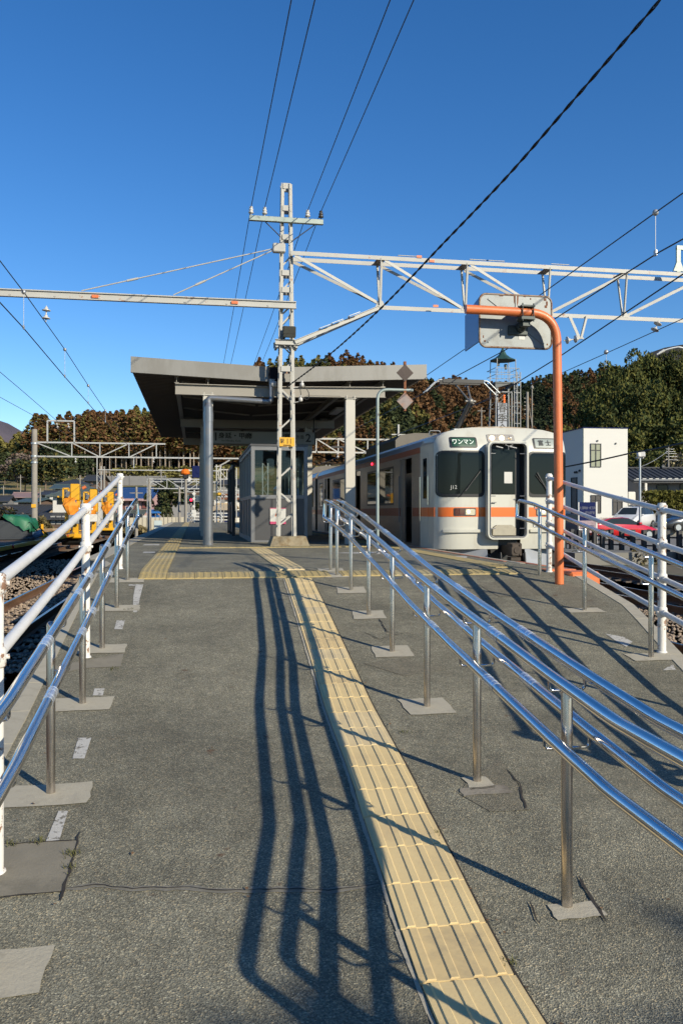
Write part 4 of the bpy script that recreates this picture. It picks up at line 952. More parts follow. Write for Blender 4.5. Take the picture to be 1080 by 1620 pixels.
# the belt line
b = MB(); patch(b, -1.42, -.44, .655, .845, 0, .005); patch(b, .44, 1.42, .655, .845, 0, .005)
b.box(XC - HW - .005, XC - HW + .01, 16.17, CABY, .655, .845); b.box(XC - HW - .011, XC - HW, 16.6, 17.12, .655, .845); b.build('orange_belt', m_trainorange, t)
# windscreens in a black mask
for s, nm in ((-1, 0), (1, 1)):
    b = MB(); patch(b, *sorted((s * .46, s * 1.405)), 1.05, 1.985, .10, .008); mk = b.build('windscreen_mask', m_black, t)
    b = MB(); patch(b, *sorted((s * .50, s * 1.37)), 1.115, 1.95, .09, .012, depth=.003); b.build('windscreen', m_glass, mk)
    b = MB(); patch(b, *sorted((s * .64, s * 1.10)), .672, .828, .02, .012); hd = b.build('headlight', m_dark, t)
    b = MB(); patch(b, *sorted((s * .66, s * .86)), .69, .81, .02, .018); b.build('lens', m_lampdim, hd)
    b = MB(); b.ball((XC + s * .80, yf(.8, .75) - .012, .755), .035, 10, 6); b.build('bulb', m_lamp, hd)
    b = MB(); patch(b, *sorted((s * .88, s * 1.08)), .69, .81, .02, .016); b.build('tail_lens', mat('tail_lens', (.10, .03, .025), .15, v=.1, coat=1), hd)
    b = MB(); patch(b, *sorted((s * .50, s * 1.30)), .34, .40, .02, .05, depth=.05); b.build('step_ledge', m_train, t)
    b = MB(); patch(b, *sorted((s * .60, s * 1.16)), 2.045, 2.265, .03, .010); db = b.build('destination_box', m_dark, t)
    b = MB(); patch(b, *sorted((s * .635, s * (1.10 if s > 0 else 1.12))), 2.065, 2.245, .02, .014); b.build('display', m_green if s < 0 else m_destw, db)
yy = yf(.8, 2.15) - .022
pitchz = math.atan2(yf(.8, 2.2) - yf(.8, 2.1), .1)
text('ワンマン', .135, (XC - .90, yy - .005, 2.155), m_led, t, rot=(R(90) - pitchz, 0, 0), sx=.86, bold=.002, ext=.002)
text('富 士', .14, (XC + .84, yy, 2.155), m_dark, t, rot=(R(90) - pitchz, 0, 0), sx=.9, ext=.002)
text('J12', .105, (XC - 1.10, yf(1.10, 1.25) - .02, 1.245), m_signw, t, rot=(R(90), 0, -.30), ext=.002)
b = MB(); patch(b, -.37, .21, 2.165, 2.335, .035, .016); hd = b.build('roof_headlight', m_lampdim, t)
for x in (-.27, -.06): b = MB(); b.ball((XC + x, yf(x, 2.25) - .012, 2.25), .052, 12, 6); b.build('bulb', m_lamp, hd)
b = MB(); b.ball((XC + .12, yf(.1, 2.25) - .01, 2.25), .045, 12, 6); b.build('unlit_bulb', m_lampdim, hd)
# wipers, handles
for s in (-1, 1):
    p0 = Vector((XC + s * .98, yf(.98, 1.08) - .03, 1.06)); p1 = Vector((XC + s * .56, yf(.5, 1.5) - .03, 1.56)) if s < 0 else Vector((XC + .62, yf(.5, 1.5) - .03, 1.5))
    b = MB(); b.tube([p0, p1], .009, 6); b.bar(p0.lerp(p1, .25) - Vector((0, .01, .02)), p1 + Vector((0.03, -.01, .05)), .014, .022); b.build('wiper', m_black, t)
# gangway frame with its door
gx0, gx1, gz0, gz1 = -.455, .40, .20, 2.17; GY = 15.70
def ring(b, P, Q, d):          # frame between outline P and inner outline Q
    n = len(P)
    f = [Vector((XC + x, GY, z)) for x, z in P]; g = [Vector((XC + x, GY, z)) for x, z in Q]; D = Vector((0, d, 0))
    b.add(f + g + [a + D for a in f] + [a + D for a in g], [(i, (i + 1) % n, n + (i + 1) % n, n + i) for i in range(n)] + [(2 * n + i, 2 * n + (i + 1) % n, (i + 1) % n, i) for i in range(n)] + [(n + i, n + (i + 1) % n, 3 * n + (i + 1) % n, 3 * n + i) for i in range(n)] + [(2 * n + i, 3 * n + i, 3 * n + (i + 1) % n, 2 * n + (i + 1) % n) for i in range(n)])
b = MB(); ring(b, rrect(gx0, gx1, gz0, gz1, .12), rrect(gx0 + .035, gx1 - .035, gz0 + .035, gz1 - .035, .10), .15); gf = b.build('gangway_frame', m_train, t, recalc=True)
b = MB(); GY_ = GY; P = [Vector((XC + x, GY + .0, z)) for x, z in rrect(gx0 + .045, gx1 - .045, gz0 + .045, gz1 - .045, .09)]; b.tube(P + [P[0]], .014, 8, caps=False); b.build('frame_tube', m_alu, gf)
b = MB(); GY = GY + .14; ring(b, rrect(gx0 + .02, gx1 - .02, gz0 + .02, gz1 - .02, .10), rrect(gx0 + .075, gx1 - .10, gz0 + .07, gz1 - .07, .06), YF - GY + .02); b.build('bellows', m_black, gf, recalc=True); GY = 15.70
dx0, dx1 = gx0 + .10, gx1 - .22
b = MB(); b.box(XC + dx0, XC + dx1, YF - .03, YF - .01, .30, 1.10); b.box(XC + gx0 + .06, XC + gx1 - .1, YF - .012, YF - .004, .25, 2.1, 1); b.build('gangway_door', [m_train, m_black], gf)
b = MB(); b.box(XC + dx0, XC + dx1, YF - .036, YF - .03, .655, .845); b.build('door_belt', m_trainorange, gf)
b = MB(); b.box(XC + dx0 + .04, XC + dx1, YF - .034, YF - .014, 1.12, 2.02); b.build('door_window', m_glass, gf)
b = MB(); b.box(XC + dx0 + .30, XC + dx0 + .47, YF - .040, YF - .036, 1.33, 1.56, 0, Matrix.Translation((0, 0, 0))); b.build('notice', m_signw, gf)
b = MB(); b.prism([(XC + dx0 + .04, YF - .09, .28), (XC + dx1 - .01, YF - .09, .28), (XC + dx1 - .01, YF - .1, .42), (XC + dx1 - .09, YF - .1, .49), (XC + dx0 + .12, YF - .1, .49), (XC + dx0 + .04, YF - .1, .42)], (0, .05, 0)); b.build('foot_plate', m_conc, gf, recalc=True)
b = MB()
for z in (.42, 1.07, 1.22 + .7): b.tube([(XC + gx0 + .05, GY + .02, z), (XC + gx0 + .17, GY + .05, z)], .011, 6); b.tube([(XC + gx1 - .05, GY + .02, z), (XC + gx1 - .17, GY + .05, z)], .011, 6)
b.tube([(XC - .02, GY + .03, 2.0), (XC - .02, GY + .03, 2.07), (XC - .09, GY + .03, 2.10)], .012, 6); b.tube([(XC - .02, GY + .03, 2.06), (XC + .08, GY + .03, 2.10)], .012, 6)
for s in (-.16, .13): b.tube([(XC + s + .02, GY + .03, 2.03), (XC + s - .12, GY + .03, 2.06)], .02, 6)
b.tube([(XC + dx0 + .03, YF - .06, .94), (XC + dx0 + .12, YF - .06, .94)], .012, 6); b.build('latches', m_alu, gf)
# steel side of the leading car
xs = XC - HW; doors = [(17.90, 19.02), (23.75, 24.95), (29.35, 30.45)]; wins = [(19.72, 22.75), (25.95, 28.7), (31.0, 31.9)]
b = MB(); shell(b, lambda x, z: CABY, CEND, lambda x, z: 1 if z > 2.2 and z < 2.36 else (2 if z >= 2.36 else 0), side_near=False)
ed = [CABY] + [v for d in doors for v in d] + [CEND]
for i in range(0, len(ed), 2): b.box(xs, xs + .05, ed[i], ed[i + 1], 0, 2.15)
for d in doors: b.box(xs, xs + .05, d[0], d[1], 1.97, 2.15); b.box(xs, xs + .05, d[0], d[1], 0, .05)
b.quad((XC - HW, CEND, 0), (XC + HW, CEND, 0), (XC + HW, CEND, 2.2), (XC - HW, CEND, 2.2)); b.box(XC - HW + .1, XC + HW - .1, CABY + .1, CEND - .1, -.02, .04, 2); b.box(XC + .2, XC + HW - .06, CABY + .2, CEND - .1, .04, .9, 2)
body = b.build('car_body', [m_trainside, m_roofsky, m_roofgrey], t)
for (z0, z1, m, nm) in ((.655, .845, m_trainorange, 'orange_belt'), (2.02, 2.145, m_trainorange, 'upper_stripe')):
    b = MB()
    for i in range(0, len(ed), 2):
        if z1 < 2: b.box(xs - .004, xs + .01, ed[i], ed[i + 1], z0, z1)
    if z1 > 2: b.box(xs - .004, xs + .01, CABY, CEND, z0, z1)
    b.build(nm, mat('side_orange', (.30, .07, .028), .45, .3, v=.1), t)
b = MB()
for z in (.30, .48, 1.95): 
    for i in range(0, len(ed), 2): b.box(xs - .006, xs + .01, ed[i] + .05, ed[i + 1] - .05, z, z + .012)
b.build('side_beading', m_trainside, t)
for k, (a, c) in enumerate(wins):
    b = MB(); m_ = (a + c) / 2; b.box(xs - .004, xs + .012, a - .05, c + .05, .92, .97); b.box(xs - .004, xs + .012, a - .05, c + .05, 1.82, 1.87); b.box(xs - .004, xs + .012, a - .05, a, .97, 1.82); b.box(xs - .004, xs + .012, c, c + .05, .97, 1.82)
    if k < 2: b.box(xs - .004, xs + .012, m_ - .03, m_ + .03, .97, 1.82)
    wn = b.build('side_window', m_dark, t)
    b = MB(); b.box(xs - .002, xs + .01, a, c, .97, 1.82); b.build('pane', m_glass, wn)
for (a, c) in doors:
    b = MB(); b.box(xs + .03, xs + .06, a, a + .18, .05, 1.97); b.box(xs + .03, xs + .06, c - .32, c, .05, 1.97); dl = b.build('side_door', m_trainside, t)
    b = MB(); b.tube([(xs - .01, c + .06, .5), (xs - .01, c + .06, 1.6)], .012, 6); b.build('grab_rail', m_alu, t)
b = MB(); b.ball((xs - .01, 22.1, 2.06), .035, 8, 6); b.build('side_lamp', m_redl, t)
b = MB(); b.box(xs - .006, xs + .01, 16.62, 17.1, .10, 1.98); cd = b.build('crew_door', m_train, t)
b = MB(); b.box(xs - .009, xs + .01, 16.72, 17.0, 1.03, 1.88); b.build('crew_window', m_glass, cd)
b = MB(); b.tube([(xs - .03, 17.16, .55), (xs - .03, 17.16, 1.5)], .012, 6); b.tube([(xs - .03, 16.55, .9), (xs - .03, 16.55, 1.5)], .012, 6); b.build('grab_rail', m_steel, t)
# coupler and lower equipment
b = MB(); b.box(XC - 1.25, XC + 1.25, 16.3, CEND - .2, -.35, -.01); b.box(XC - 1.1, XC + 1.1, 16.6, 19.8, -1.0, -.3); b.box(XC - 1.15, XC + 1.1, 21.5, 27, -.9, -.3); b.build('underframe', m_under, t)
b = MB(); b.box(XC - .30, XC + .26, 15.98, 16.35, -.6, .19); b.build('coupler_pocket', m_black, t)
b = MB(); b.bev(XC - .11, XC + .12, 15.36, 15.6, -.12, .14, .02); b.bev(XC - .08, XC + .08, 15.5, 16.2, -.10, .08, .01); b.tube([(XC + .01, 15.345, .0), (XC + .01, 15.37, .0)], .06, 12); b.bev(XC - .10, XC + .11, 15.4, 15.6, -.22, -.14, .01)
for (dx, dz) in ((-.09, .11), (.10, .11), (-.09, -.09), (.10, -.09)): b.tube([(XC + dx * .8, 15.345, dz * .9), (XC + dx * .8, 15.37, dz * .9)], .02, 8)
b.build('coupler', mat('coupler', (.075, .058, .045), .7, .4, v=.3, sc=10), t)
for s in (-1, 1):
    b = MB(); b.prism([(XC + s * .40, 15.75, -.80), (XC + s * 1.10, 16.25, -.80), (XC + s * 1.10, 16.25, -.005), (XC + s * .40, 15.9, -.005)], (0, .04, 0)); b.build('snow_plough', m_plough, t, recalc=True)
    b = MB(); b.tube(fillet([(XC + s * .25, 15.55, -.05), (XC + s * .25, 15.5, -.35), (XC + s * .34, 15.7, -.4), (XC + s * .36, 15.9, -.1)], .06), .022, 8); b.build('air_hose', m_black, t)
for y in (17.6, 19.7, 29.3, 31.2):
    b = MB()
    for s in (-1, 1): b.tube([(XC + s * .53 - .06, y, -.69), (XC + s * .53 + .06, y, -.69)], .43, 20, sm=False)
    b.tube([(XC - .7, y, -.69), (XC + .7, y, -.69)], .07, 10); b.build('wheelset', m_under, t)
# roof equipment
b = MB()
for (x0_, x1_, z_) in ((-.9, .9, .30),):
    pr = [(-.85, 2.44), (-.85, 2.70), (-.70, 2.84), (-.3, 2.90), (.3, 2.90), (.70, 2.84), (.85, 2.70), (.85, 2.44)]
    b.prism([(XC + x, 21.8, z) for x, z in pr], (0, 3.9, 0))
b.build('air_conditioner', m_roofgrey, t, recalc=True)
b = MB(); b.tube(fillet([(xs + .10, 16.9, 2.33), (xs + .10, 16.9, 2.47), (xs + .34, 16.9, 2.47), (xs + .34, 16.9, 2.38)], .04), .012, 6); b.build('antenna_hoop', m_alu, t)
pg = []
b = MB(); BY = 19.2
for s in (-.42, .42): b.bar((XC + s, BY - .6, 2.52), (XC + s, BY + .6, 2.52), .05, .03); 
for y in (-.6, 0, .6): b.bar((XC - .5, BY + y, 2.555), (XC + .5, BY + y, 2.555), .04, .03)
for s in (-.42, .42):
    for y in (-.55, .55): b.lathe([(.05, 0), (.075, .03), (.05, .06)], (XC + s, BY + y, 2.44), 10)
b.bev(XC - .2, XC + .1, BY - .5, BY - .2, 2.6, 2.72, .01); b.build('pantograph_base', m_galv, t)
el = Vector((XC, 18.1, 3.28)); hd_ = Vector((XC, 18.75, 3.80)); bs_ = Vector((XC, 19.3, 2.66))
b = MB(); b.tube([bs_, el], [.05, .038], 10); b.tube([bs_ + Vector((.08, .1, 0)), el + Vector((.04, -.1, -.06))], .014, 6)
for s in (-1, 1): b.tube([el + Vector((s * .02, 0, 0)), hd_ + Vector((s * .14, 0, -.05))], .022, 8)
b.ball(el, .075, 10, 8); b.tube([el - Vector((.12, 0, 0)), el + Vector((.12, 0, 0))], .03, 8); b.build('pantograph_arm', mat('panto_arm', (.22, .21, .19), .45, .5, v=.2, sc=9), t)
b = MB()
for dy in (-.13, .13): b.bar(hd_ + Vector((-.50, dy, .02)), hd_ + Vector((.50, dy, .02)), .07, .085)
b.build('contact_strip', m_black, t)
b = MB()
for dy in (-.13, .13):
    for s in (-1, 1): b.tube(fillet([hd_ + Vector((s * .50, dy, .04)), hd_ + Vector((s * .60, dy, .04)), hd_ + Vector((s * .90, dy, -.24))], .08), .016, 8)
b.build('pantograph_horn', m_galv, t)
# trailing car
b = MB(); Y2, Y3 = 32.95, 51; shell(b, lambda x, z: Y2, Y3, lambda x, z: 1 if z > 2.2 and z < 2.36 else (2 if z >= 2.36 else 0)); n = len(full)
b.add([(XC + x, Y2, z) for x, z in full], [tuple(range(n))], 2); b.build('trailing_car_body', [m_trainside, m_roofsky, m_roofgrey], t)
b = MB(); b.box(XC - 1.1, XC + 1.1, CEND + .02, Y2 - .02, -.1, 2.2); b.build('gangway_bellows', m_black, t)
b = MB(); b.box(xs - .004, xs + .01, Y2, Y3, .655, .845); b.box(xs - .004, xs + .01, Y2, Y3, 2.02, 2.145); b.build('orange_belt', m_trainorange, t)
for a, c, z0, z1 in ((33.6, 34.4, .95, 1.8), (35.2, 36.4, .05, 1.97), (37.5, 40.5, .95, 1.8), (41.5, 42.8, .05, 1.97), (44, 47, .95, 1.8), (48, 49.2, .05, 1.97)):
    b = MB(); b.box(xs - .006, xs + .01, a, c, z0, z1); b.build('side_window' if z0 > .5 else 'side_door', m_glass, t)
b = MB(); b.box(XC - 1.25, XC + 1.25, Y2 + .2, Y3, -.9, -.01); b.build('underframe', m_under, t)
b = MB(); b.prism([(XC + x, 38, z) for x, z in pr], (0, 3.9, 0)); b.build('air_conditioner', m_roofgrey, t, recalc=True)
b = MB(); b.bar((XC - .5, 34.5, 3.5), (XC + .5, 34.5, 3.5), .06, .08); b.tube([(XC, 35, 2.6), (XC, 33.8, 3.0), (XC, 34.5, 3.5)], .03, 6); b.build('pantograph', m_dark, t)

# ================================================================== WIRES
def wire(P, r, label, name='overhead_wire', m=None, cat='wire', n=6, group=None):
    b = MB(); b.tube(P, r, n, caps=False); o = b.build(name, m or m_wire); tag(o, label, cat, group); return o
def sag(p, q, s, n=14): p, q = Vector(p), Vector(q); return [p.lerp(q, i / n) - Vector((0, 0, s * 4 * (i / n) * (1 - i / n))) for i in range(n + 1)]
yb = my(-1, 7.26) - .095
for x, lab in zip(INS, ('thin line wire on the leftmost insulator of the mast crossarm', 'thin line wire on the second insulator from the left of the crossarm', 'thin line wire on the third insulator of the crossarm, right of the mast top', 'thin line wire on the dark insulator at the right end of the crossarm')):
    wire(sag((x + .02, -22, 7.75), (x, yb, 7.50), .25) + sag((x, yb, 7.50), (x - .1, 64, 7.3), .5)[1:] + [(x - .15, 110, 7.1)], .0085, lab)
def extend(P, y0, y1):
    P = sorted([Vector(p) for p in P], key=lambda p: p.y)
    a, c = P[0], P[1]
    if y0 < a.y: k = (c - a) / (c.y - a.y); P.insert(0, a + k * (y0 - a.y))
    a, c = P[-1], P[-2]
    if y1 > a.y: P.append(Vector((a.x, y1, a.z)))
    return P
def wx(X, pts): return [atX(px, py, X) for px, py in pts]
XW = 6.25
A = extend(wx(XW, [(1080, 305), (1035, 337), (870, 455), (738, 550), (677, 592)]), 2, 130); wire(A, .009, 'upper catenary wire over the train, passing behind the mirror top')
B = extend(wx(XW, [(1076, 380), (1040, 400), (876, 505), (800, 553), (694, 610)]), 2, 130); wire(B, .010, 'contact wire touching the pantograph head of the train')
def zat(P, y):
    for a, c in zip(P, P[1:]):
        if a.y <= y <= c.y: return a.lerp(c, (y - a.y) / (c.y - a.y))
    return P[-1]
def dropper(P, Q, y, lab, top=True):
    a, c = zat(P, y), zat(Q, y); b = MB(); b.tube([a, c], .005, 6); b.ball(a + Vector((0, 0, .0)), .045 if top else .02, 8, 6); b.bev(c.x - .015, c.x + .015, c.y - .03, c.y + .03, c.z - .02, c.z + .06, .005); o = b.build('dropper', m_wirel); tag(o, lab, 'dropper wire')
for (px, lab) in ((1035, 'short dropper hanging between the wires at the right edge above the truss'), (870, 'short dropper between the wires just right of the mirror')): 
    pass
dropper(A, B, atX(1036, 340, XW).y, 'short dropper hanging between the two wires above the right end of the truss')
C = extend(wx(10.0, [(1073, 438), (886, 563), (813, 608), (760, 637)]), 6, 120); wire(C, .016, 'thick dark feeder wire passing behind the orange pole at mid height')
D = extend(wx(10.0, [(1073, 507), (960, 558), (888, 590), (800, 622)]), 6, 120); wire(D, .009, 'lower overhead wire at the right crossing in front of the wooded hill top')
q = atX(958, 557, 10.0); b = MB(); b.tube([q, q - Vector((0, 0, .35))], .006, 6); b.ball(q, .06, 8, 6); tag(b.build('dropper', m_wirel), 'tiny dropper on the lower wire in front of the hill top', 'dropper wire')
L1 = extend(wx(-3.25, [(0, 412), (38, 462), (103, 553), (140, 610), (172, 657)]), 6, 130); wire(L1, .010, 'upper catenary wire on the left running down toward the hill')
L2 = extend(wx(-3.25, [(0, 478), (36, 517), (101, 594), (139, 637), (157, 658)]), 6, 130); wire(L2, .011, 'lower contact wire on the left below the steel beam')
for px, py, lab in ((38, 462, 'dropper with a dark bead crossing the left steel beam'), (103, 553, 'dropper with a dark bead below the hanging insulator on the left'), (140, 610, 'dropper on the left wires nearest the hill'), (167, 650, 'last small dropper on the left wires against the hill')):
    dropper(L1, L2, atX(px, py, -3.25).y, lab)
L3 = extend(wx(-7.3, [(0, 588), (40, 622), (93, 668), (130, 700)]), 8, 110); wire(L3, .012, 'thin far left wire meeting the small portal frame')
L4 = extend(wx(-7.5, [(0, 628), (40, 650), (88, 676), (110, 690)]), 8, 110); wire(L4, .010, 'lowest thin wire at the far left over the tracks')
# twisted black cable
CB = [(450, 615), (520, 562), (603, 487), (700, 386), (800, 281), (900, 166), (1000, 50), (1043, 0), (1200, -190), (1400, -430)]
PB = []
for px, py in CB: s = (px - 450) / 593.; k = 1 / 18.3 + (1 / 7.0 - 1 / 18.3) * s; PB.append(W(px, py, 1 / k))
def catmull(P, n=8):
    o = []
    for i in range(len(P) - 1):
        a, p, q, d = P[max(0, i - 1)], P[i], P[i + 1], P[min(len(P) - 1, i + 2)]
        for k in range(n): t_ = k / n; o.append(.5 * ((2 * p) + (q - a) * t_ + (2 * a - 5 * p + 4 * q - d) * t_ ** 2 + (3 * p - a - 3 * q + d) * t_ ** 3))
    o.append(P[-1]); return o
PC = catmull(PB, 60); b = MB()
acc = 0; lens = [0]
for p, q in zip(PC, PC[1:]): acc += (q - p).length; lens.append(acc)
step = []; L = 0; i = 0
while L < acc:
    while lens[i + 1] < L: i += 1
    step.append((PC[i].lerp(PC[i + 1], (L - lens[i]) / max(1e-6, lens[i + 1] - lens[i])), L, (PC[i + 1] - PC[i]).normalized())); L += .045
for ph in (0, math.pi):
    P = []
    for p, L, d in step:
        a = d.cross(Z3).normalized(); c = a.cross(d); an = L * 2 * math.pi / .42 + ph; P.append(p + a * math.cos(an) * .0085 + c * math.sin(an) * .0085)
    b.tube(P, .0085, 6)
b.build('twisted_cable', m_cable, label='thick black twisted cable sloping from the upper right down to the lattice mast', cat='cable')
wire(sag(W(800, 752, 42), W(1000, 716, 36), .1) + sag(W(1000, 716, 36), W(1230, 655, 28), .15)[1:], .035, 'thick black cable crossing low in front of the white building', 'service_cable', m_cable, 'cable')
wire(sag(W(975, 744, 74), W(1056, 713, 74), .5), .025, 'thin pale wire running from the white building to the antenna pole', 'service_cable', m_wirel, 'cable')

# ================================================================== TREES
def leaf_arrays(kind, seed, n, size):
    """unit-height crown of n small tilted faces -> (verts [n*4,3], per-leaf shade)"""
    g = np.random.default_rng(seed)
    if kind == 'cedar':
        h = g.random(n) ** .8; rmax = .20 * np.minimum(1, (1 - h) * 1.6 + .05) * np.minimum(1, h * 5 + .35); rr = rmax * np.sqrt(g.random(n)) ** .6
        an = g.random(n) * 6.283; c = np.stack([rr * np.cos(an), rr * np.sin(an), .22 + h * .78], 1)
    else:
        k = 11 if n < 3000 else 34; sp = .22 if n < 3000 else .25; bc = np.stack([g.normal(0, sp, k), g.normal(0, sp, k), g.uniform(.30, .86, k)], 1); bc[:, :2] *= (1.15 - bc[:, 2:3] * .7); br = g.uniform(.15, .27, k) * (1 if n < 3000 else .55)
        i = g.integers(0, k, n); d = g.normal(size=(n, 3)); d /= np.linalg.norm(d, axis=1)[:, None]; d[:, 2] = np.where(d[:, 2] < -.4, -d[:, 2], d[:, 2])
        c = bc[i] + d * (br[i] * (.72 + .33 * g.random(n)))[:, None]
    u = g.normal(size=(n, 3)); u /= np.linalg.norm(u, axis=1)[:, None]; w = g.normal(size=(n, 3)); v = np.cross(u, w); v /= np.linalg.norm(v, axis=1)[:, None]
    s = (size * g.uniform(.6, 1.4, n))[:, None]; u = u * s; v = v * s * .7
    V = np.stack([c - u - v * .4, c - u * .1 - v, c + u + v * .3, c + u * .1 + v], 1).reshape(-1, 3)
    return V, g.uniform(.7, 1.35, n)
def mesh_quads(name, V, tint, m):
    n = len(V) // 4; me = bpy.data.meshes.new(name); me.vertices.add(len(V)); me.vertices.foreach_set('co', V.astype(np.float32).ravel())
    me.loops.add(len(V)); me.loops.foreach_set('vertex_index', np.arange(len(V), dtype=np.int32)); me.polygons.add(n); me.polygons.foreach_set('loop_start', np.arange(0, len(V), 4, dtype=np.int32)); me.update(calc_edges=True)
    ca = me.color_attributes.new('tint', 'FLOAT_COLOR', 'POINT'); col = np.ones((len(V), 4), np.float32); col[:, :3] = np.repeat(tint, 4, axis=0); ca.data.foreach_set('color', col.ravel())
    me.materials.append(m); return me
RUST = (.118, .062, .027); OLIVE = (.118, .104, .030); GREEN = (.042, .052, .021); DGREEN = (.026, .036, .018); BAMB = (.16, .145, .045); GREY = (.12, .095, .075)
CED = [leaf_arrays('cedar', 10 + i, 190, .038) for i in range(6)]; BRD = [leaf_arrays('broad', 30 + i, 210, .046) for i in range(4)]
g = np.random.default_rng(5)
def hill_color(px, t, rr):
    # share of rust / green / bamboo by where on the hill
    k = math.sin(px * .021 + t * 5) + math.sin(px * .057 + 2 + t * 3) * .7 + rr.normal() * .55
    if px < 230:
        if t > .55: c = RUST if k > -.2 else OLIVE
        elif t < .35: c = (OLIVE if k > .6 else RUST if k > -.2 else GREEN)
        else: c = OLIVE if k > .4 else RUST if k > -.7 else GREEN
        if px < 95 and k > -.3: c = OLIVE if t > .3 else BAMB if k > .9 else OLIVE
    elif px < 420: c = RUST if k > -.6 else GREEN
    elif px < 680: c = GREEN if k > .5 else (OLIVE if k > -.2 else RUST)
    elif px < 800: c = RUST if k > -.8 else GREEN
    else: c = DGREEN if k > .35 else (RUST if k > -.4 else GREEN)  # right slope: its shade is put in as darker tree tints
    return c
VV = []; TT = []
for i in range(6600):
    px = g.uniform(-260, 1350) if i < 5200 else (g.uniform(-1000, -260) if i % 3 else g.uniform(1350, 1750)); rd = lerp_tab(RD, px); t_ = g.random()
    d = 268 + (rd + 45 - 268) * t_ ** .85
    p = polar(px, d); z = hill_z(px, d) - 1
    c = np.array(hill_color(px, (d - 255) / (rd - 255), g)); cedar = c[0] > c[1] or g.random() < .5
    V, sh = (CED[g.integers(6)] if cedar else BRD[g.integers(4)]); H = g.uniform(11, 17) * (1.15 if d > 430 else 1) * (1 if cedar else .72); S = H * (1.25 if cedar else 1.15)
    a = g.random() * 6.28; R_ = np.array([[math.cos(a), -math.sin(a), 0], [math.sin(a), math.cos(a), 0], [0, 0, 1]])
    VV.append((V * np.array([S, S, H])) @ R_.T + np.array([p.x, p.y, z])); TT.append((sh * g.uniform(.8, 1.22))[:, None] * c[None, :] * np.array([1, 1, 1]))
me = mesh_quads('hillside_forest', np.concatenate(VV), np.concatenate(TT), m_leaf); o = bpy.data.objects.new('hillside_forest', me); COL.objects.link(o)
tag(o, 'cedar and broadleaf wood covering the hills, rust brown and green', 'forest', kind='stuff')

def make_tree(name, label, cat, px, d, ybase_z, H, Wd, kind, cols, n, size, group=None, seed=1, trunk_h=.35, tr=.02, m=None, loc=None):
    V, sh = leaf_arrays(kind, seed, n, size); r = np.random.default_rng(seed + 99); C_ = np.array(cols)[r.integers(0, len(cols), n)]
    # light and dark clumps: neighbouring leaves share a tint
    cen = V.reshape(-1, 4, 3).mean(1); q = np.floor(cen * 9).astype(int); hsh = ((q[:, 0] * 73 + q[:, 1] * 37 + q[:, 2] * 91) % 17) / 17.
    me = mesh_quads('crown', V * np.array([Wd, Wd, H]), (sh * (.7 + .6 * hsh))[:, None] * C_, m_leaf)
    p = loc if loc is not None else polar(px, d); z = ybase_z
    root = thing(name, (p[0], p[1], z), label, cat, group)
    cr = bpy.data.objects.new('crown', me); COL.objects.link(cr); cr.parent = root
    b = MB(); b.tube([(p[0], p[1], z - .5), (p[0] + .01 * H, p[1], z + H * trunk_h), (p[0] - .005 * H, p[1] + .01 * H, z + H * .8)], [tr * H, tr * H * .7, tr * H * .2], 8)
    if kind != 'cedar':
        rr = random.Random(seed)
        for k in range(7): a = rr.uniform(0, 6.28); h = rr.uniform(.25, .5); b.tube([(p[0], p[1], z + H * h), (p[0] + math.cos(a) * Wd * .14, p[1] + math.sin(a) * Wd * .14, z + H * (h + .14)), (p[0] + math.cos(a) * Wd * .3, p[1] + math.sin(a) * Wd * .3, z + H * (h + .28))], [tr * H * .45, tr * H * .3, tr * H * .1], 6)
    b.build('trunk', m or m_bark, root); return root
# cedars with bare trunks along the foot of the hill
r = random.Random(21); protos = []
GRP = 'cedars with tall bare trunks along the foot of the hill'; LAB = 'rust brown cedar with tall bare trunk at the foot of the hill'
for k in range(4):
    cols = [RUST, RUST, OLIVE]; V, sh = leaf_arrays('cedar', 200 + k, 480, .032); V = V.copy(); V[:, 2] = .45 + (V[:, 2] - .22) * .70; V[:, :2] *= 1.05
    rg = np.random.default_rng(k); me = mesh_quads('crown', V * np.array([19, 19, 19]), (sh * 1.0)[:, None] * np.array(cols)[rg.integers(0, 3, len(sh))], m_leaf)
    root = thing('cedar_tree', (0, 0, 0), LAB, 'tree', GRP); cr = bpy.data.objects.new('crown', me); COL.objects.link(cr); cr.parent = root
    b = MB(); b.tube([(0, 0, -1), (.1, 0, 8), (0, .1, 15)], [.26, .20, .06], 6); b.build('trunk', m_barkp, root); protos.append([root, 0])
k = 0; px = 58
while px < 335:
    for row in range(2):
        pr = protos[r.randrange(4)]; o = pr[0] if pr[1] == 0 else dup(pr[0]); pr[1] += 1
        q = px + r.uniform(-3, 3) + row * 3; d = 257 + row * 7 + r.uniform(-2, 2); p = polar(q, d); o.location = (p.x, p.y, hill_z(q, d)); o.rotation_euler = (0, 0, r.uniform(0, 6.28)); s = r.uniform(.82, 1.12); o.scale = (s, s, s)
    px += r.uniform(6, 11)
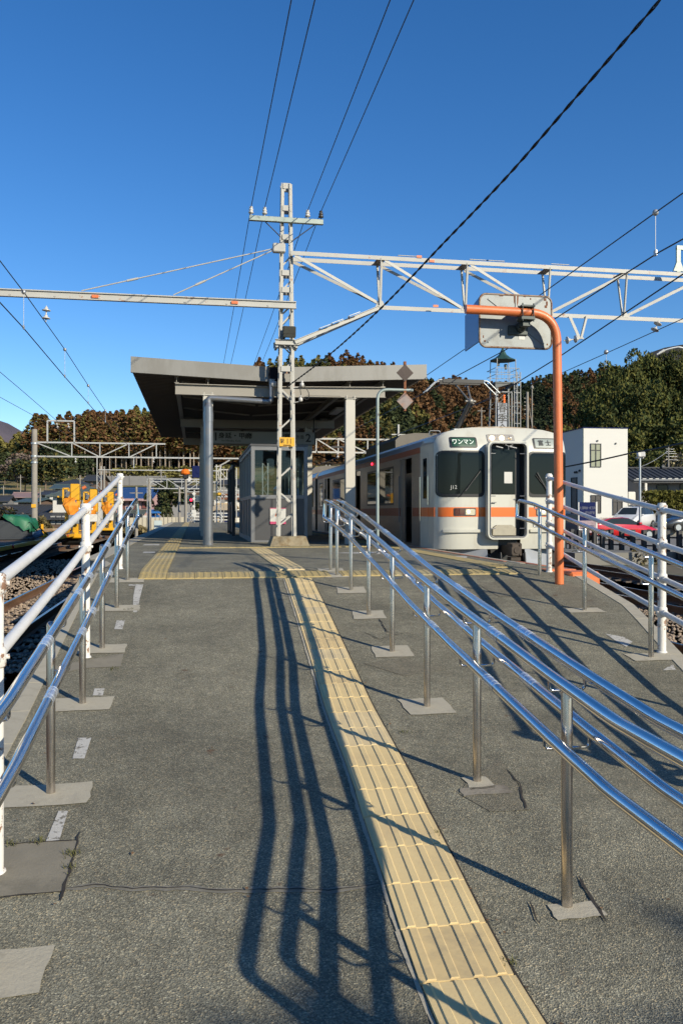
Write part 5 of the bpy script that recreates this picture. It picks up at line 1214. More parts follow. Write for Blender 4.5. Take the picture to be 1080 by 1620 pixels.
# village trees
make_tree('round_tree', 'round dense dark green tree beside the blue awning, left of the canopy post', 'tree', 265, 88, GL, 5.6, 4.6, 'broad', [DGREEN, GREEN, GREEN, (.07, .07, .02)], 5200, .026, seed=3, tr=.03)
make_tree('shrub', 'dark green shrub clump behind the green tarpaulin at the left edge', 'shrub', 5, 60, GL, 2.4, 5, 'broad', [DGREEN, GREY, (.10, .08, .03)], 1500, .03, seed=4)
make_tree('bushy_tree', 'bushy green tree behind the concrete pole above the roofs', 'tree', 72, 190, hill_z(72, 190), 11, 13, 'broad', [GREEN, DGREEN, OLIVE], 2200, .035, seed=8)
make_tree('bushy_tree', 'leafless greyish tree among the houses, left of the concrete pole', 'tree', 40, 195, hill_z(40, 195), 9, 14, 'broad', [GREY, (.16, .12, .10), GREY], 2000, .03, seed=9)
for i, (px, d, H, Wd, c) in enumerate([(8, 230, 7, 12, OLIVE), (28, 215, 7, 11, GREEN), (100, 225, 9, 12, GREEN), (128, 235, 8, 11, DGREEN), (-30, 230, 8, 14, RUST), (88, 245, 12, 14, DGREEN), (15, 250, 8, 14, GREEN), (52, 238, 9, 13, RUST)]):
    make_tree('hillside_tree', 'hill foot tree' + [' in olive green at the far left', ' in mid green behind the pinkish roof', ' in green above the white house roof', ' in dark green right of the white house roof', ' in rust brown just outside the left edge', ' in dark green between the pole and the cedars', ' in tall green at the left below the mountain', ' in rust brown behind the concrete pole'][i], 'tree', px, d, hill_z(px, d), H, Wd, 'broad', [c, c, GREEN], 1300, .04, seed=40 + i)
for i, (px, y) in enumerate([(195, 748), (215, 750), (240, 747), (268, 745), (292, 748), (350, 750), (352, 742), (500, 752), (530, 756), (560, 748)]):
    d = 232; make_tree('bamboo_bush', 'yellow green bamboo bush on the dry grass bank', 'bush', px, d, hill_z(px, d) - .5, 5.5, 9, 'broad', [BAMB, OLIVE, BAMB], 700, .05, seed=70 + i, group='bamboo bushes on the dry grass bank')
# big evergreen hill on the right
kn = polar(1040, 175)
b = MB(); NR = 14
for i in range(NR + 1):
    rr_ = 62 * i / NR
    for k in range(28): a = 2 * math.pi * k / 28; h = 17 * math.exp(-(rr_ / 30) ** 2); b.v.append((kn.x + 14 + math.cos(a) * rr_, kn.y + 8 + math.sin(a) * rr_, GL - .1 + h))
for i in range(NR):
    for k in range(28): b.f.append((i * 28 + k, (i + 1) * 28 + k, (i + 1) * 28 + (k + 1) % 28, i * 28 + (k + 1) % 28)); b.m.append(0); b.s.append(True)
b.build('knoll', m_under_f, kind='structure', recalc=True)
def knoll_z(x, y): return GL - .1 + 17 * math.exp(-(((x - kn.x - 14) ** 2 + (y - kn.y - 8) ** 2) / 900))
EC = [(.085, .088, .020), (.052, .064, .020), (.042, .055, .018), (.10, .095, .024)]
ev = []
spec_ = [(918, 150, 672), (938, 158, 632), (930, 130, 700), (960, 165, 592), (985, 172, 570), (962, 140, 640), (1012, 178, 556), (1042, 180, 552), (1074, 178, 560), (1000, 150, 606), (1035, 152, 604), (1070, 150, 612), (985, 126, 668), (1020, 126, 660), (1055, 126, 662), (1092, 126, 660), (1108, 160, 585), (1140, 170, 565), (1180, 165, 590), (1125, 135, 650), (955, 118, 706), (905, 170, 690), (1000, 108, 712), (1036, 106, 706), (1150, 120, 690)]
vm = []
for k in range(4):
    V, sh = leaf_arrays('broad', 300 + k, 9000, .0155); rg = np.random.default_rng(k); C_ = np.array(EC)[rg.integers(0, 4, len(sh))]
    cen = V.reshape(-1, 4, 3).mean(1); q = np.floor(cen * 8).astype(int); hs_ = ((q[:, 0] * 73 + q[:, 1] * 37 + q[:, 2] * 91) % 17) / 17.
    vm.append(mesh_quads('crown', V, (sh * (.7 + .6 * hs_))[:, None] * C_, m_leaf))
nm_ = ['low on the left flank of the wooded knoll', 'second on the left flank of the wooded knoll', 'just above the white building roof', 'on the rising left slope of the knoll', 'just left of the knoll top', 'mid slope behind the white building', 'on the knoll top, left part', 'at the very top of the wooded knoll', 'on the knoll top at the right edge', 'mid height below the knoll top, left one', 'mid height below the knoll top, middle one', 'mid height at the right edge', 'in the row right of the white building', 'above the car park lamp post', 'above the tiled roof house', 'beyond the right edge, mid slope', 'beyond the right edge near the top', 'outside on the far right top', 'outside on the far right slope', 'outside right, lower down', 'close behind the white building', 'behind the orange pole', 'behind the lamp post, lowest row', 'behind the tiled house, lowest row', 'far outside on the lower right']
for i, (px, d, ytop) in enumerate(spec_):
    p = polar(px, d); z = knoll_z(p.x, p.y); top = EYE + (810 - ytop) / F * d; H = max(8, (top - z) / .98); z = min(z, top - H * .98); Wd = min(19, H * 1.15) if H < 14 else 15
    root = thing('evergreen_tree', (p.x, p.y, z), 'broad olive green evergreen tree ' + nm_[i], 'tree', 'evergreen trees on the wooded knoll')
    cr = bpy.data.objects.new('crown', vm[i % 4]); COL.objects.link(cr); cr.parent = root; cr.scale = (Wd, Wd, H); cr.rotation_euler = (0, 0, i * 1.7)
    b = MB(); b.tube([(p.x, p.y, z - .5), (p.x, p.y, z + H * .5)], [.35, .2], 8); b.build('trunk', m_bark, root)
# hedge and pale tree at the right
hp = W(1064, 790, 62); b = MB(); gg = np.random.default_rng(8); n = 6000; hw, hh, hl = 2.6, 1.25, .8
zc_ = W(1064, 777, 62).z; zb_ = W(1064, 815, 62).z
c = np.stack([gg.uniform(-2.2, 5, n), gg.uniform(-.8, .8, n), gg.uniform(0, 1, n) ** .6 * (zc_ - zb_)], 1); u = gg.normal(size=(n, 3)) * .07; v = gg.normal(size=(n, 3)) * .07
V = np.stack([c - u, c - v, c + u, c + v], 1).reshape(-1, 3); me = mesh_quads('hedge', V + np.array([hp.x, hp.y, zb_]), (gg.uniform(.6, 1.4, n))[:, None] * np.array([.10, .095, .02]), m_leaf); o = bpy.data.objects.new('hedge', me); COL.objects.link(o); tag(o, 'clipped yellow green hedge in front of the tiled house at the right edge', 'hedge')
make_tree('bare_tree', 'pale nearly leafless tree behind the antenna pole at the right edge', 'tree', 1075, 82, GL, 8.0, 5, 'broad', [(.20, .17, .10), (.12, .12, .05), GREY], 1500, .02, seed=12, tr=.02, m=m_barkp)
# tree behind the camera whose thin crown shades the lower edge of the ramp
make_tree('garden_tree', 'sparse garden tree standing behind the lower end of the ramp', 'tree', 0, 0, GL, 7.8, 7.5, 'broad', [GREEN, DGREEN], 2600, .04, seed=14, loc=(9.6, -12.6))

# ================================================================== HOUSES
def house(name, label, px0, px1, ye, yr, d, wm, rm, depth=7, rot=0, hip=False, wins=(), zb=None, roofs=None, eave=.5, cat='house', door=None, ground=None):
    """gabled or hipped house; ye/yr: photo height of eave and ridge at distance d"""
    a = W(px0, ye, d); c = W(px1, ye, d); base = (hill_z((px0 + px1) / 2, d) if zb is None else zb) - .3
    ze = a.z; zr = W(px0, yr, d).z; wd = (c - a).length; cx = (a.x + c.x) / 2; cy = (a.y + c.y) / 2
    T = Matrix.Translation((cx, cy, 0)) @ Matrix.Rotation(-TH + R(rot), 4, 'Z')
    t = thing(name, (cx, cy, base), label, cat)
    b = MB(); b.box(-wd / 2, wd / 2, 0, depth, base, ze, 0, T)
    if not hip:
        for s in (-1, 1): b.prism([T @ Vector((s * (wd / 2 - .1), 0, ze)), T @ Vector((s * (wd / 2 - .1), depth, ze)), T @ Vector((s * (wd / 2 - .1), depth / 2, zr - .12))], T.to_3x3() @ Vector((-s * .1, 0, 0)))
    b.build('wall', wm, t, recalc=True)
    e = eave; b = MB(); th = .14; hx = (depth / 2 + e) if hip else 0; hx = min(hx, wd / 2)
    E_ = [(-wd / 2 - e, -e, ze - .05), (wd / 2 + e, -e, ze - .05), (wd / 2 + e, depth + e, ze - .05), (-wd / 2 - e, depth + e, ze - .05)]; Rg = [(-wd / 2 - e + hx, depth / 2, zr), (wd / 2 + e - hx, depth / 2, zr)]
    V = [T @ Vector(p) for p in E_ + Rg]; lo = [v - Vector((0, 0, th)) for v in V]
    b.add(V, [(0, 1, 5, 4), (2, 3, 4, 5), (1, 2, 5), (3, 0, 4)]) if hip else b.add(V, [(0, 1, 5, 4), (2, 3, 4, 5)])
    b.add(lo, [(0, 4, 5, 1), (2, 5, 4, 3)] + ([(1, 5, 2), (3, 4, 0)] if hip else []))
    rim = [(0, 1), (1, 2), (2, 3), (3, 0)] if hip else [(0, 1), (1, 5), (5, 2), (2, 3), (3, 4), (4, 0)]
    for i, j in rim: b.quad(V[i], V[j], lo[j], lo[i])
    b.tube([V[4] + Vector((0, 0, .04)), V[5] + Vector((0, 0, .04))], .11, 6)
    rf = b.build('roof', rm, t, recalc=True)
    if rm in (m_tile, m_tileb, m_tileg) and d < 130:
        b = MB(); k = int((wd + 2 * e) / .45)
        for i in range(k + 1):
            x = -wd / 2 - e + (wd + 2 * e) * i / k; tt = 1.0
            if hip: tt = min(1, (x + wd / 2 + e) / max(.1, hx), (wd / 2 + e - x) / max(.1, hx))
            if tt > .05: b.bar(T @ Vector((x, -e, ze - .02)), T @ Vector((x, -e + (depth / 2 + e) * tt, ze - .02 + (zr - ze + .05) * tt)), .10, .07)
        b.build('roof_ribs', rm, rf)
    for (u0, u1, w0, w1, kind) in wins:
        X0, X1 = -wd / 2 + wd * u0, -wd / 2 + wd * u1; Z0, Z1 = w0, w1
        b = MB(); f = .06
        b.box(X0 - f, X1 + f, -.06, -.0, Z0 - f, Z0, 0, T); b.box(X0 - f, X1 + f, -.06, 0, Z1, Z1 + f, 0, T); b.box(X0 - f, X0, -.06, 0, Z0, Z1, 0, T); b.box(X1, X1 + f, -.06, 0, Z0, Z1, 0, T)
        nb = max(1, int((X1 - X0) / .9))
        for q_ in range(1, nb): xx = X0 + (X1 - X0) * q_ / nb; b.box(xx - .025, xx + .025, -.05, 0, Z0, Z1, 0, T)
        fr_ = b.build('window', m_dark if kind != 'w' else m_alu, t)
        b = MB(); b.box(X0, X1, -.03, -.01, Z0, Z1, 0, T); b.build('pane', m_curtain if kind in ('c', 'w') else (m_red_w if kind == 'r' else m_glass), fr_)
    return t, T, wd
m_red_w = mat('shutter_red', (.22, .07, .06), .6, v=.1)
zz = lambda y, d: EYE + (810 - y) / F * d
d = 92; house('long_house', 'low cream walled long house with dark tiled roof behind the green tarpaulin', -40, 66, 812.5, 799.5, d, m_cream, m_tile, 6, wins=[(.44, .50, zz(822, d), zz(814.5, d), 'g'), (.58, .64, zz(822, d), zz(814.5, d), 'g'), (.78, .83, zz(822, d), zz(814.5, d), 'g'), (.2, .26, zz(822, d), zz(814.5, d), 'g')], zb=GL)
d = 86; t, T, wd = house('white_house', 'white two storey house with green grey roof behind the yellow machine', 84, 150, 783, 767, d, m_wallw, m_tileg, 6.5, hip=True, wins=[(.12, .36, zz(797, d), zz(787, d), 'g'), (.70, .92, zz(800, d), zz(789, d), 'c')], zb=GL, eave=.6)
a0 = zz(813, d); b = MB(); b.prism([T @ Vector((-wd / 2 - 1.2, -2.2, a0 - .5)), T @ Vector((wd / 2 + .4, -2.2, a0 - .5)), T @ Vector((wd / 2 + .4, -.05, a0 + .15)), T @ Vector((-wd / 2 - 1.2, -.05, a0 + .15))], (0, 0, -.12)); b.build('porch_roof', m_tile, t, recalc=True)
b = MB(); b.box(-wd / 2 - .6, wd / 2, -1.6, -.01, GL, a0 - .32, 0, T); b.build('porch_wall', m_brownw, t)
b = MB(); b.box(-wd / 2 + .3, -wd / 2 + 2.7, -1.66, -1.6, zz(829, d), zz(816, d), 0, T); sd_ = b.build('sliding_door', m_curtain, t)
b = MB(); 
for k in range(5): x = -wd / 2 + .3 + .6 * k; b.box(x - .04, x + .04, -1.70, -1.665, zz(829, d), zz(816, d), 0, T)
b.box(-wd / 2 + .3, -wd / 2 + 2.7, -1.695, -1.662, zz(823, d), zz(822.3, d), 0, T); b.build('muntin', m_dark, sd_)
d = 96; t, T, wd = house('pink_house', 'pink house with a blue metal roof left of the round green tree', 184, 237, 787, 772, d, m_pink, m_tileb, 6, wins=[(.40, .66, zz(806, d), zz(794, d), 'r'), (.78, .9, zz(804, d), zz(795, d), 'r'), (.05, .25, zz(806, d), zz(796, d), 'r')], zb=GL)
b = MB(); a0 = zz(789, d); b.box(-wd / 2 - .6, wd / 2 + .5, -.9, -.02, a0 - .25, a0, 0, T); b.build('canopy_band', m_pink, t)
b = MB(); a0 = zz(810, d); b.prism([T @ Vector((-wd / 2 + .5, -2.6, a0 - .4)), T @ Vector((wd / 2 - .2, -2.6, a0 - .4)), T @ Vector((wd / 2 - .2, -.1, a0 + .3)), T @ Vector((-wd / 2 + .5, -.1, a0 + .3))], (0, 0, -.12)); b.build('porch_roof', m_tileg, t, recalc=True)
b = MB(); b.box(-wd / 2 + .7, wd / 2 - 1.2, -2.1, -.02, GL, a0 - .4, 0, T); b.build('porch_wall', m_brownw, t)
b = MB(); b.box(wd / 2 - 1.25, wd / 2 - .3, -2.2, -.02, GL, a0 - .4, 0, T); b.build('porch_wall', m_wallw, t)
for nm, lab, px0, px1, ye, yr, d, wm, rm, hip in [
    ('house', 'small house with pinkish metal roof on the slope left of the concrete pole', 22, 56, 786, 779, 150, m_wallg, m_pinkroof, False),
    ('house', 'house with teal metal roof below the pinkish roof', 28, 58, 793, 788, 130, m_brownw, m_teal, False),
    ('house', 'grey walled house at the far left edge below the mountain', -20, 10, 792, 784, 140, m_wallg, m_tile, False),
    ('house', 'cream walled house with dark roof right of the concrete pole', 64, 82, 782, 776, 135, m_wallw, m_tile, False),
    ('house', 'dark tiled house peeking above the white house roof', 92, 128, 765, 758, 160, m_wallg, m_tile, True),
    ('house', 'steep dark tiled house at the foot of the cedars', 134, 158, 760, 751, 175, m_brownw, m_tile, False),
    ('house', 'small teal roofed house in front of the bushy tree', 84, 112, 772, 766, 150, m_wallw, m_teal, False),
    ('house', 'dark roofed long house under the retaining wall at the left of the canopy', 246, 300, 763, 756, 170, m_wallg, m_tile, False),
    ('house', 'brown house with low roof below the retaining wall', 252, 312, 773, 768, 140, m_brownw, m_tile, False),
    ('house', 'grey house behind the round green tree', 272, 320, 792, 784, 120, m_wallg, m_tileg, False),
    ('house', 'grey roofed house seen under the canopy right of the downpipe', 350, 392, 766, 757, 140, m_wallg, m_tile, False),
    ('house', 'house with rusty orange roof seen under the canopy', 356, 392, 788, 782, 110, m_wallw, m_rust, False),
    ('shed', 'dark shed with cream gable beyond the far white fence', 348, 372, 816, 809, 82, m_navy, m_dark, False),
    ('house', 'pale yellow house seen far beyond the platform end', 340, 362, 806, 797, 105, m_cream, m_cream, False),
    ('house', 'white walled house behind the small pinkish house', 4, 24, 790, 783, 165, m_wallw, m_tile, False)]:
    house(nm, lab, px0, px1, ye, yr, d, wm, rm, 6, hip=hip, zb=GL if d < 120 else None, cat=nm, rot=random.Random(px0).uniform(-12, 12), wins=[(.2, .4, zz(ye + 6, d), zz(ye + 2, d), 'g'), (.6, .8, zz(ye + 6, d), zz(ye + 2, d), 'g')])
a = W(232, 812, 84); c = W(254, 812, 84); b = MB()
for (y0_, y1_, dz) in ((806, 811, 0), (812, 818, 0)): b.prism([W(232, y1_, 84 - dz), W(255, y1_, 84 - dz), W(248, y0_, 87), W(233, y0_, 87)], (0, 0, -.06))
for px in (233, 253): b.box(W(px, 815, 84.5).x - .05, W(px, 815, 84.5).x + .05, W(px, 815, 84.5).y, W(px, 815, 84.5).y + .1, GL, W(px, 815, 84.5).z)
b.build('awning', m_tarpb, label='bright blue two tier awning between the pink house and round tree', cat='awning', recalc=True)
# white building on the right, two storeys
d = 60; cA = W(922, 677, d); e = Vector((CT, -ST, 0)); f = Vector((ST, CT, 0))
wr = Vector((math.cos(R(-14.5)), math.sin(R(-14.5)), 0)); wr = Vector((CT, -ST, 0)) * math.cos(R(-8)) + f * math.sin(R(8)) ; wr.normalize()
zt_ = cA.z; t = thing('white_building', (cA.x, cA.y, LOTZ), 'white two storey building with a flat roof right of the train', 'building')
ang = math.atan2(wr.y, wr.x); T = Matrix.Translation((cA.x, cA.y, 0)) @ Matrix.Rotation(ang, 4, 'Z'); Wb = 2.62
# width from the photograph: right corner at px 992
for k in range(40):
    q = T @ Vector((Wb, 0, 0)); dd = q.y * CT + q.x * ST; rr2 = q.x * CT - q.y * ST; pxq = 540 + F * rr2 / dd
    Wb += (992 - pxq) / F * dd
b = MB(); wd_ = Wb; zs_ = -.45
V = [T @ Vector(p) for p in ((0, 0, LOTZ - .3), (wd_, 0, LOTZ - .3), (wd_, 9, LOTZ - .3), (0, 9, LOTZ - .3), (0, 0, zt_), (wd_, 0, zt_), (wd_, 9, zt_ ), (0, 9, zt_))]
b.add(V, [(4, 5, 6, 7), (0, 1, 5, 4), (1, 2, 6, 5), (2, 3, 7, 6), (3, 0, 4, 7)]); b.build('wall', m_wall, t)
b = MB(); b.box(-.05, wd_ + .05, -.05, 9.05, zt_ + .002, zt_ + .06, 0, T); b.build('roof_trim', m_navy, t)
def bwin(u0, u1, py0, py1, face='f', kind=m_curtain, nm='window'):
    X0, X1 = wd_ * u0, wd_ * u1; Z1, Z0 = zz(py0, d), zz(py1, d); TT_ = T if face == 'f' else T @ Matrix.Rotation(R(-90), 4, 'Z') @ Matrix.Translation((-9, 0, 0)) if False else T
    b = MB(); f_ = .05
    if face == 'f':
        for bx_ in ((X0, X1, Z0, Z0 + f_), (X0, X1, Z1 - f_, Z1), (X0, X0 + f_, Z0, Z1), (X1 - f_, X1, Z0, Z1), ((X0 + X1) / 2 - .03, (X0 + X1) / 2 + .03, Z0, Z1), (X0, X1, Z0 + (Z1 - Z0) * .70, Z0 + (Z1 - Z0) * .70 + .05)): b.box(bx_[0], bx_[1], -.07 - .002 * random.random(), .01, bx_[2], bx_[3], 0, T)
        w_ = b.build(nm, m_dark, t); b = MB(); b.box(X0 + .02, X1 - .02, -.03, .005, Z0 + .02, Z1 - .02, 0, T); b.build('pane', kind, w_)
    else:
        for bx_ in ((X0, X1, Z0, Z0 + f_), (X0, X1, Z1 - f_, Z1), (X0, X0 + f_, Z0, Z1), (X1 - f_, X1, Z0, Z1), (X0, X1, (Z0 + Z1) / 2, (Z0 + Z1) / 2 + .05)): b.box(-.07, .01, bx_[0], bx_[1], bx_[2], bx_[3], 0, T)
        w_ = b.build(nm, m_dark, t); b = MB(); b.box(-.03, .005, X0 + .02, X1 - .02, Z0 + .02, Z1 - .02, 0, T); b.build('pane', kind, w_)
bwin(.155, .395, 701.5, 739, kind=mat('blind_green', (.32, .34, .24), .7, v=.1, sc=2, stretch=(1, 1, 8))); bwin(.165, .395, 783, 812, kind=m_inner); bwin(.66, .88, 785, 815, kind=m_inner)
bwin(1.2, 1.9, 702, 738, face='s', kind=m_glass); bwin(.3, .6, 754, 860, face='s', kind=m_alupanel, nm='side_door'); bwin(1.0, 1.9, 756, 860, face='s', kind=m_wallg, nm='side_door')
for (px, py) in ((944, 697), (973, 701)): q = T @ Vector((wd_ * (px - 922) / 70, -.05, zz(py, d))); b = MB(); b.ball(q, .07, 8, 6); b.build('vent', m_alu, t)
for py, u in ((744, .5), (746, 1.3), (746, 1.0)): q = T @ Vector((-.08, u, zz(py, d))); b = MB(); b.ball(q, .09, 8, 6); b.build('wall_lamp', m_dark, t)
b = MB(); b.bar(T @ Vector((-.01, .0, LOTZ)), T @ Vector((-.01, 0, zt_)), .05, .05); b.build('corner_strip', m_teal, t)
# tiled house
d = 66; t, T2, wd2 = house('tiled_house', 'low house with dark tiled roof and deep veranda behind the hedge', 1014, 1150, 761, 737, d, m_wallg, m_tile, 8, hip=False, wins=[(.18, .30, zz(790, d), zz(768, d), 'g'), (.45, .7, zz(790, d), zz(766, d), 'g')], zb=LOTZ, eave=1.0)
b = MB(); b.bar(T2 @ Vector((-wd2 / 2 - 1, -1.06, zz(760, d))), T2 @ Vector((wd2 / 2, -1.06, zz(760, d))), .12, .12); b.build('gutter', m_alu, t)
b = MB(); 
for k in range(16): x = -wd2 / 2 - .8 + k * .5; b.box(x, x + .28, -1.10, -1.0, zz(759.2, d), zz(757.5, d), 0, T2)
b.build('tile_ends', m_signw, t)
for u in (-.5, -.04, .4): b = MB(); q = T2 @ Vector((wd2 * u, -.9, LOTZ)); b.bar(q, (q.x, q.y, zz(761, d)), .16, .16); b.build('veranda_post', m_wallw, t)
house('brick_house', 'small brown house with grey roof squeezed between white building and lamp post', 988, 1012, 766, 757, 78, m_brownw, m_tileg, 6, zb=LOTZ, wins=[(.2, .6, zz(785, 78), zz(770, 78), 'c')])
b = MB(); a = W(993, 778, 64); c = W(1006, 778, 64); b.bev(a.x, c.x, a.y, a.y + 1.5, LOTZ, a.z, .05); b.build('storage_box', m_wallw, label='white box shed in front of the small brown house', cat='shed')

# ================================================================== TRACK MACHINES ON THE LEFT SIDING
TX = -7.5; TZ = -1.12
def wagon(label, y0, y1, extras):
    t = thing('maintenance_wagon', (TX, (y0 + y1) / 2, TZ), label, 'rail wagon')
    b = MB(); b.bev(TX - 1.15, TX + 1.1, y0, y1, -.50, -.36, .02); b.build('deck', m_brownw, t)
    b = MB(); b.bev(TX + 1.08, TX + 1.16, y0, y1, -.56, -.40, .015); b.bev(TX - 1.1, TX + 1.1, y0 - .06, y0 + .02, -.6, -.36, .02); b.build('side_sill', m_yel, t)
    b = MB(); b.box(TX - .8, TX + .8, y0 + .4, y1 - .4, -.78, -.51); b.build('underframe', m_under, t)
    for y in (y0 + 1.0, y1 - 1.0):
        b = MB()
        for s in (-1, 1): b.tube([(TX + s * .56 - .06, y, TZ + .31), (TX + s * .56 + .06, y, TZ + .31)], .31, 18, sm=False)
        b.tube([(TX - .75, y, TZ + .31), (TX + .75, y, TZ + .31)], .06, 8); b.build('wheelset', m_under, t)
    for y in (y0 + .1, (y0 + y1) / 2): b = MB(); b.lathe([(.001, 0), (.08, .01), (.08, .04), (.001, .05)], (TX + 1.16, y, -.46), 10, Matrix.Rotation(R(90), 4, 'Y')); b.build('red_reflector', m_red, t)
    extras(t); return t
def ex1(t):
    b = MB()
    for x, y in ((TX - .9, 27), ): b.bar((x, y, -.36), (x, y, -.05), .08, .06)
    b.build('stake', m_yel, t)
wagon('flat yellow edged wagon carrying the green covered machine', 24.5, 37.2, ex1)
# green tarpaulin over the grey machine, its own thing on the wagon
y0, y1 = 34.2, 35.8; t = thing('covered_generator', (TX, 35, -.36), 'dark grey machine under a green tarpaulin on the flat wagon', 'machine')
b = MB(); b.bev(TX - .55, TX + .62, y0, y1, -.35, .42, .05); b.bev(TX - .6, TX + .7, y0 - .05, y1 + .05, -.35, -.25, .03); b.build('machine_body', mat('machine_grey', (.05, .055, .06), .5, v=.15), t)
b = MB(); nxx, nyy = 12, 12
V = []
for j in range(nyy + 1):
    for i in range(nxx + 1):
        u = -1.35 + 2.7 * i / nxx; v = -1.3 + 2.6 * j / nyy; rr_ = max(abs(u), abs(v)); x = TX + .03 + max(-1, min(1, u)) * .70; y = 35 + max(-1, min(1, v)) * .88
        drop = max(0, rr_ - 1) * (2.0 if u > .2 else 1.0) * (1 if v < .5 else .8); z = .50 - drop * .75 + .05 * math.sin(i * 1.9) * math.cos(j * 1.3) + (.12 if abs(u) < .5 else 0)
        x += .05 * math.sin(j * 2.3) * (1 if rr_ > 1 else 0); y += .05 * math.sin(i * 2.1) * (1 if rr_ > 1 else 0)
        if u < 0 and v < -.9: z += .25 * (-u)
        V.append((x, y, z))
b.add(V, [(j * (nxx + 1) + i, j * (nxx + 1) + i + 1, (j + 1) * (nxx + 1) + i + 1, (j + 1) * (nxx + 1) + i) for j in range(nyy) for i in range(nxx) if not (i < 4 and j < 2)], 0, True); b.build('tarpaulin', m_tarp, t)
b = MB()
for (p, q) in (((TX - .55, 34.1, .3), (TX - 1.1, 33.0, -.38)), ((TX + .72, 34.1, .35), (TX + .8, 35.6, -.1)), ((TX + .7, 35.8, .2), (TX + 1.12, 37.0, -.42))): b.bar(p, q, .05, .02)
b.build('strap', m_black, t)
b = MB(); b.lathe([(.17, 0), (.13, .4)], (TX + .60, 35.4, -.22), 12, Matrix.Rotation(R(70), 4, 'Y')); b.build('bucket', mat('bucket_blue', (.16, .30, .50), .5, v=.05), t); t.location.x += .40
def ex2(t):
    b = MB(); b.bev(TX - .6, TX + 1.1, 38, 45, -.36, -.10, .04); b.build('hopper', m_yel, t)
    b = MB(); b.box(TX + 1.10, TX + 1.13, 38.3, 39.4, -.3, -.15); b.build('label_plate', m_signw, t)
    b = MB(); b.bar((TX + .9, 38.2, -.36), (TX + .9, 38.2, .22), .10, .10); b.build('stake', m_yel, t)
wagon('long yellow machine wagon coupled behind the flat wagon', 37.5, 50, ex2)
for i, (px, dd_, ytop) in enumerate(((114, 45, 764.5), (147, 55, 772), (168, 63, 777.5))):
    q = W(px, 800, dd_); x, y = q.x - (.0, .12, -.15)[i], q.y; zt_ = EYE + (810 - ytop) / F * dd_; hh_ = zt_ + 1.12
    t = thing('tamping_unit', (x, y, -.6), ['nearest yellow machine arm with an orange cover, tallest in the photo', 'middle yellow machine arm with an orange cover', 'farthest yellow machine arm with an orange cover'][i], 'rail machine', 'yellow rail machine arms on the siding')
    b = MB(); b.bev(x - .05, x + .42, y - .35, y + .35, zt_ - .95, zt_ - .04, .05); b.bev(x + .15, x + .45, y - .3, y + .3, zt_ - 1.6, zt_ - .95, .04); b.bev(x - .35, x - .05, y - .15, y + .15, -.3, .7, .04); b.bev(x + .05, x + .35, y - .2, y + .2, -.5, .6, .04); b.bev(x - .8, x + .6, y - .6, y + .6, -.66, -.45, .04); b.build('column', m_yel, t)
    b = MB()
    for (xa, za, xb, zb) in ((-.42, -.30, -.10, -.30), (-.42, -1.0, -.10, -1.0), (-.40, -.30, -.40, -1.0), (-.12, -.30, -.12, -1.0)): b.bar((x + xa, y - .3, zt_ + za), (x + xb, y - .3, zt_ + zb), .09, .09, (0, 1, 0))
    b.bev(x - .40, x - .2, y - .2, y + .1, zt_ - 1.3, zt_ - .95, .03); b.bar((x - .75, y, zt_ - .72), (x - .4, y, zt_ - .80), .08, .08)
    b.build('guide_frame', m_yel, t)
    b = MB(); b.tube([(x - .26, y - .25, zt_ - .35), (x - .26, y - .25, zt_ - .95)], .06, 8); b.bar((x - .1, y - .4, zt_ - .45), (x - .2, y - .4, zt_ - .75), .06, .18); b.bev(x - .05, x + .3, y - .42, y - .36, zt_ - 1.12, zt_ - .92, .01); b.build('cylinder', m_alu, t)
    b = MB(); b.lathe([(.09, 0), (.09, .2)], (x + .56, y, zt_ - .28), 10, Matrix.Rotation(R(60), 4, 'Y')); b.build('work_lamp', m_orange, t)
    # crumpled cover
    rr_ = random.Random(i + 3); pr = [(.05, .0), (.28, .10), (.40, .35), (.46, .62), (.36, .85), (.34, 1.0), (.15, 1.06)]; b = MB(); n_ = 14; V = []
    for (r_, z_) in pr:
        for k in range(n_): a = 6.283 * k / n_; rq = r_ * (1 + .22 * math.sin(3 * a + z_ * 4 + i) + rr_.uniform(-.09, .09)); rq *= .82; V.append((x - .05 + rq * math.cos(a) * 1.05 + (1 - z_) * .10, y - .25 + rq * math.sin(a) * .8, zt_ - 1.84 + z_))
    b.add(V, [(j * n_ + k, j * n_ + (k + 1) % n_, (j + 1) * n_ + (k + 1) % n_, (j + 1) * n_ + k) for j in range(len(pr) - 1) for k in range(n_)], 0, False); b.build('orange_cover', m_orange2, t)
    b = MB(); b.bev(x - .10, x + .45, y - .55, y - .40, .1, .6, .03); b.build('control_box', m_wallw if i else m_mirb, t)
    b = MB(); b.tube(fillet([(x + .1, y - .4, .3), (x + .1, y - .55, -.2), (x - .3, y - .5, -.4)], .1), .035, 6); b.tube([(x - .5, y, -.75), (x + .5, y, -.75)], .3, 12, sm=False); b.build('hose', m_black, t)

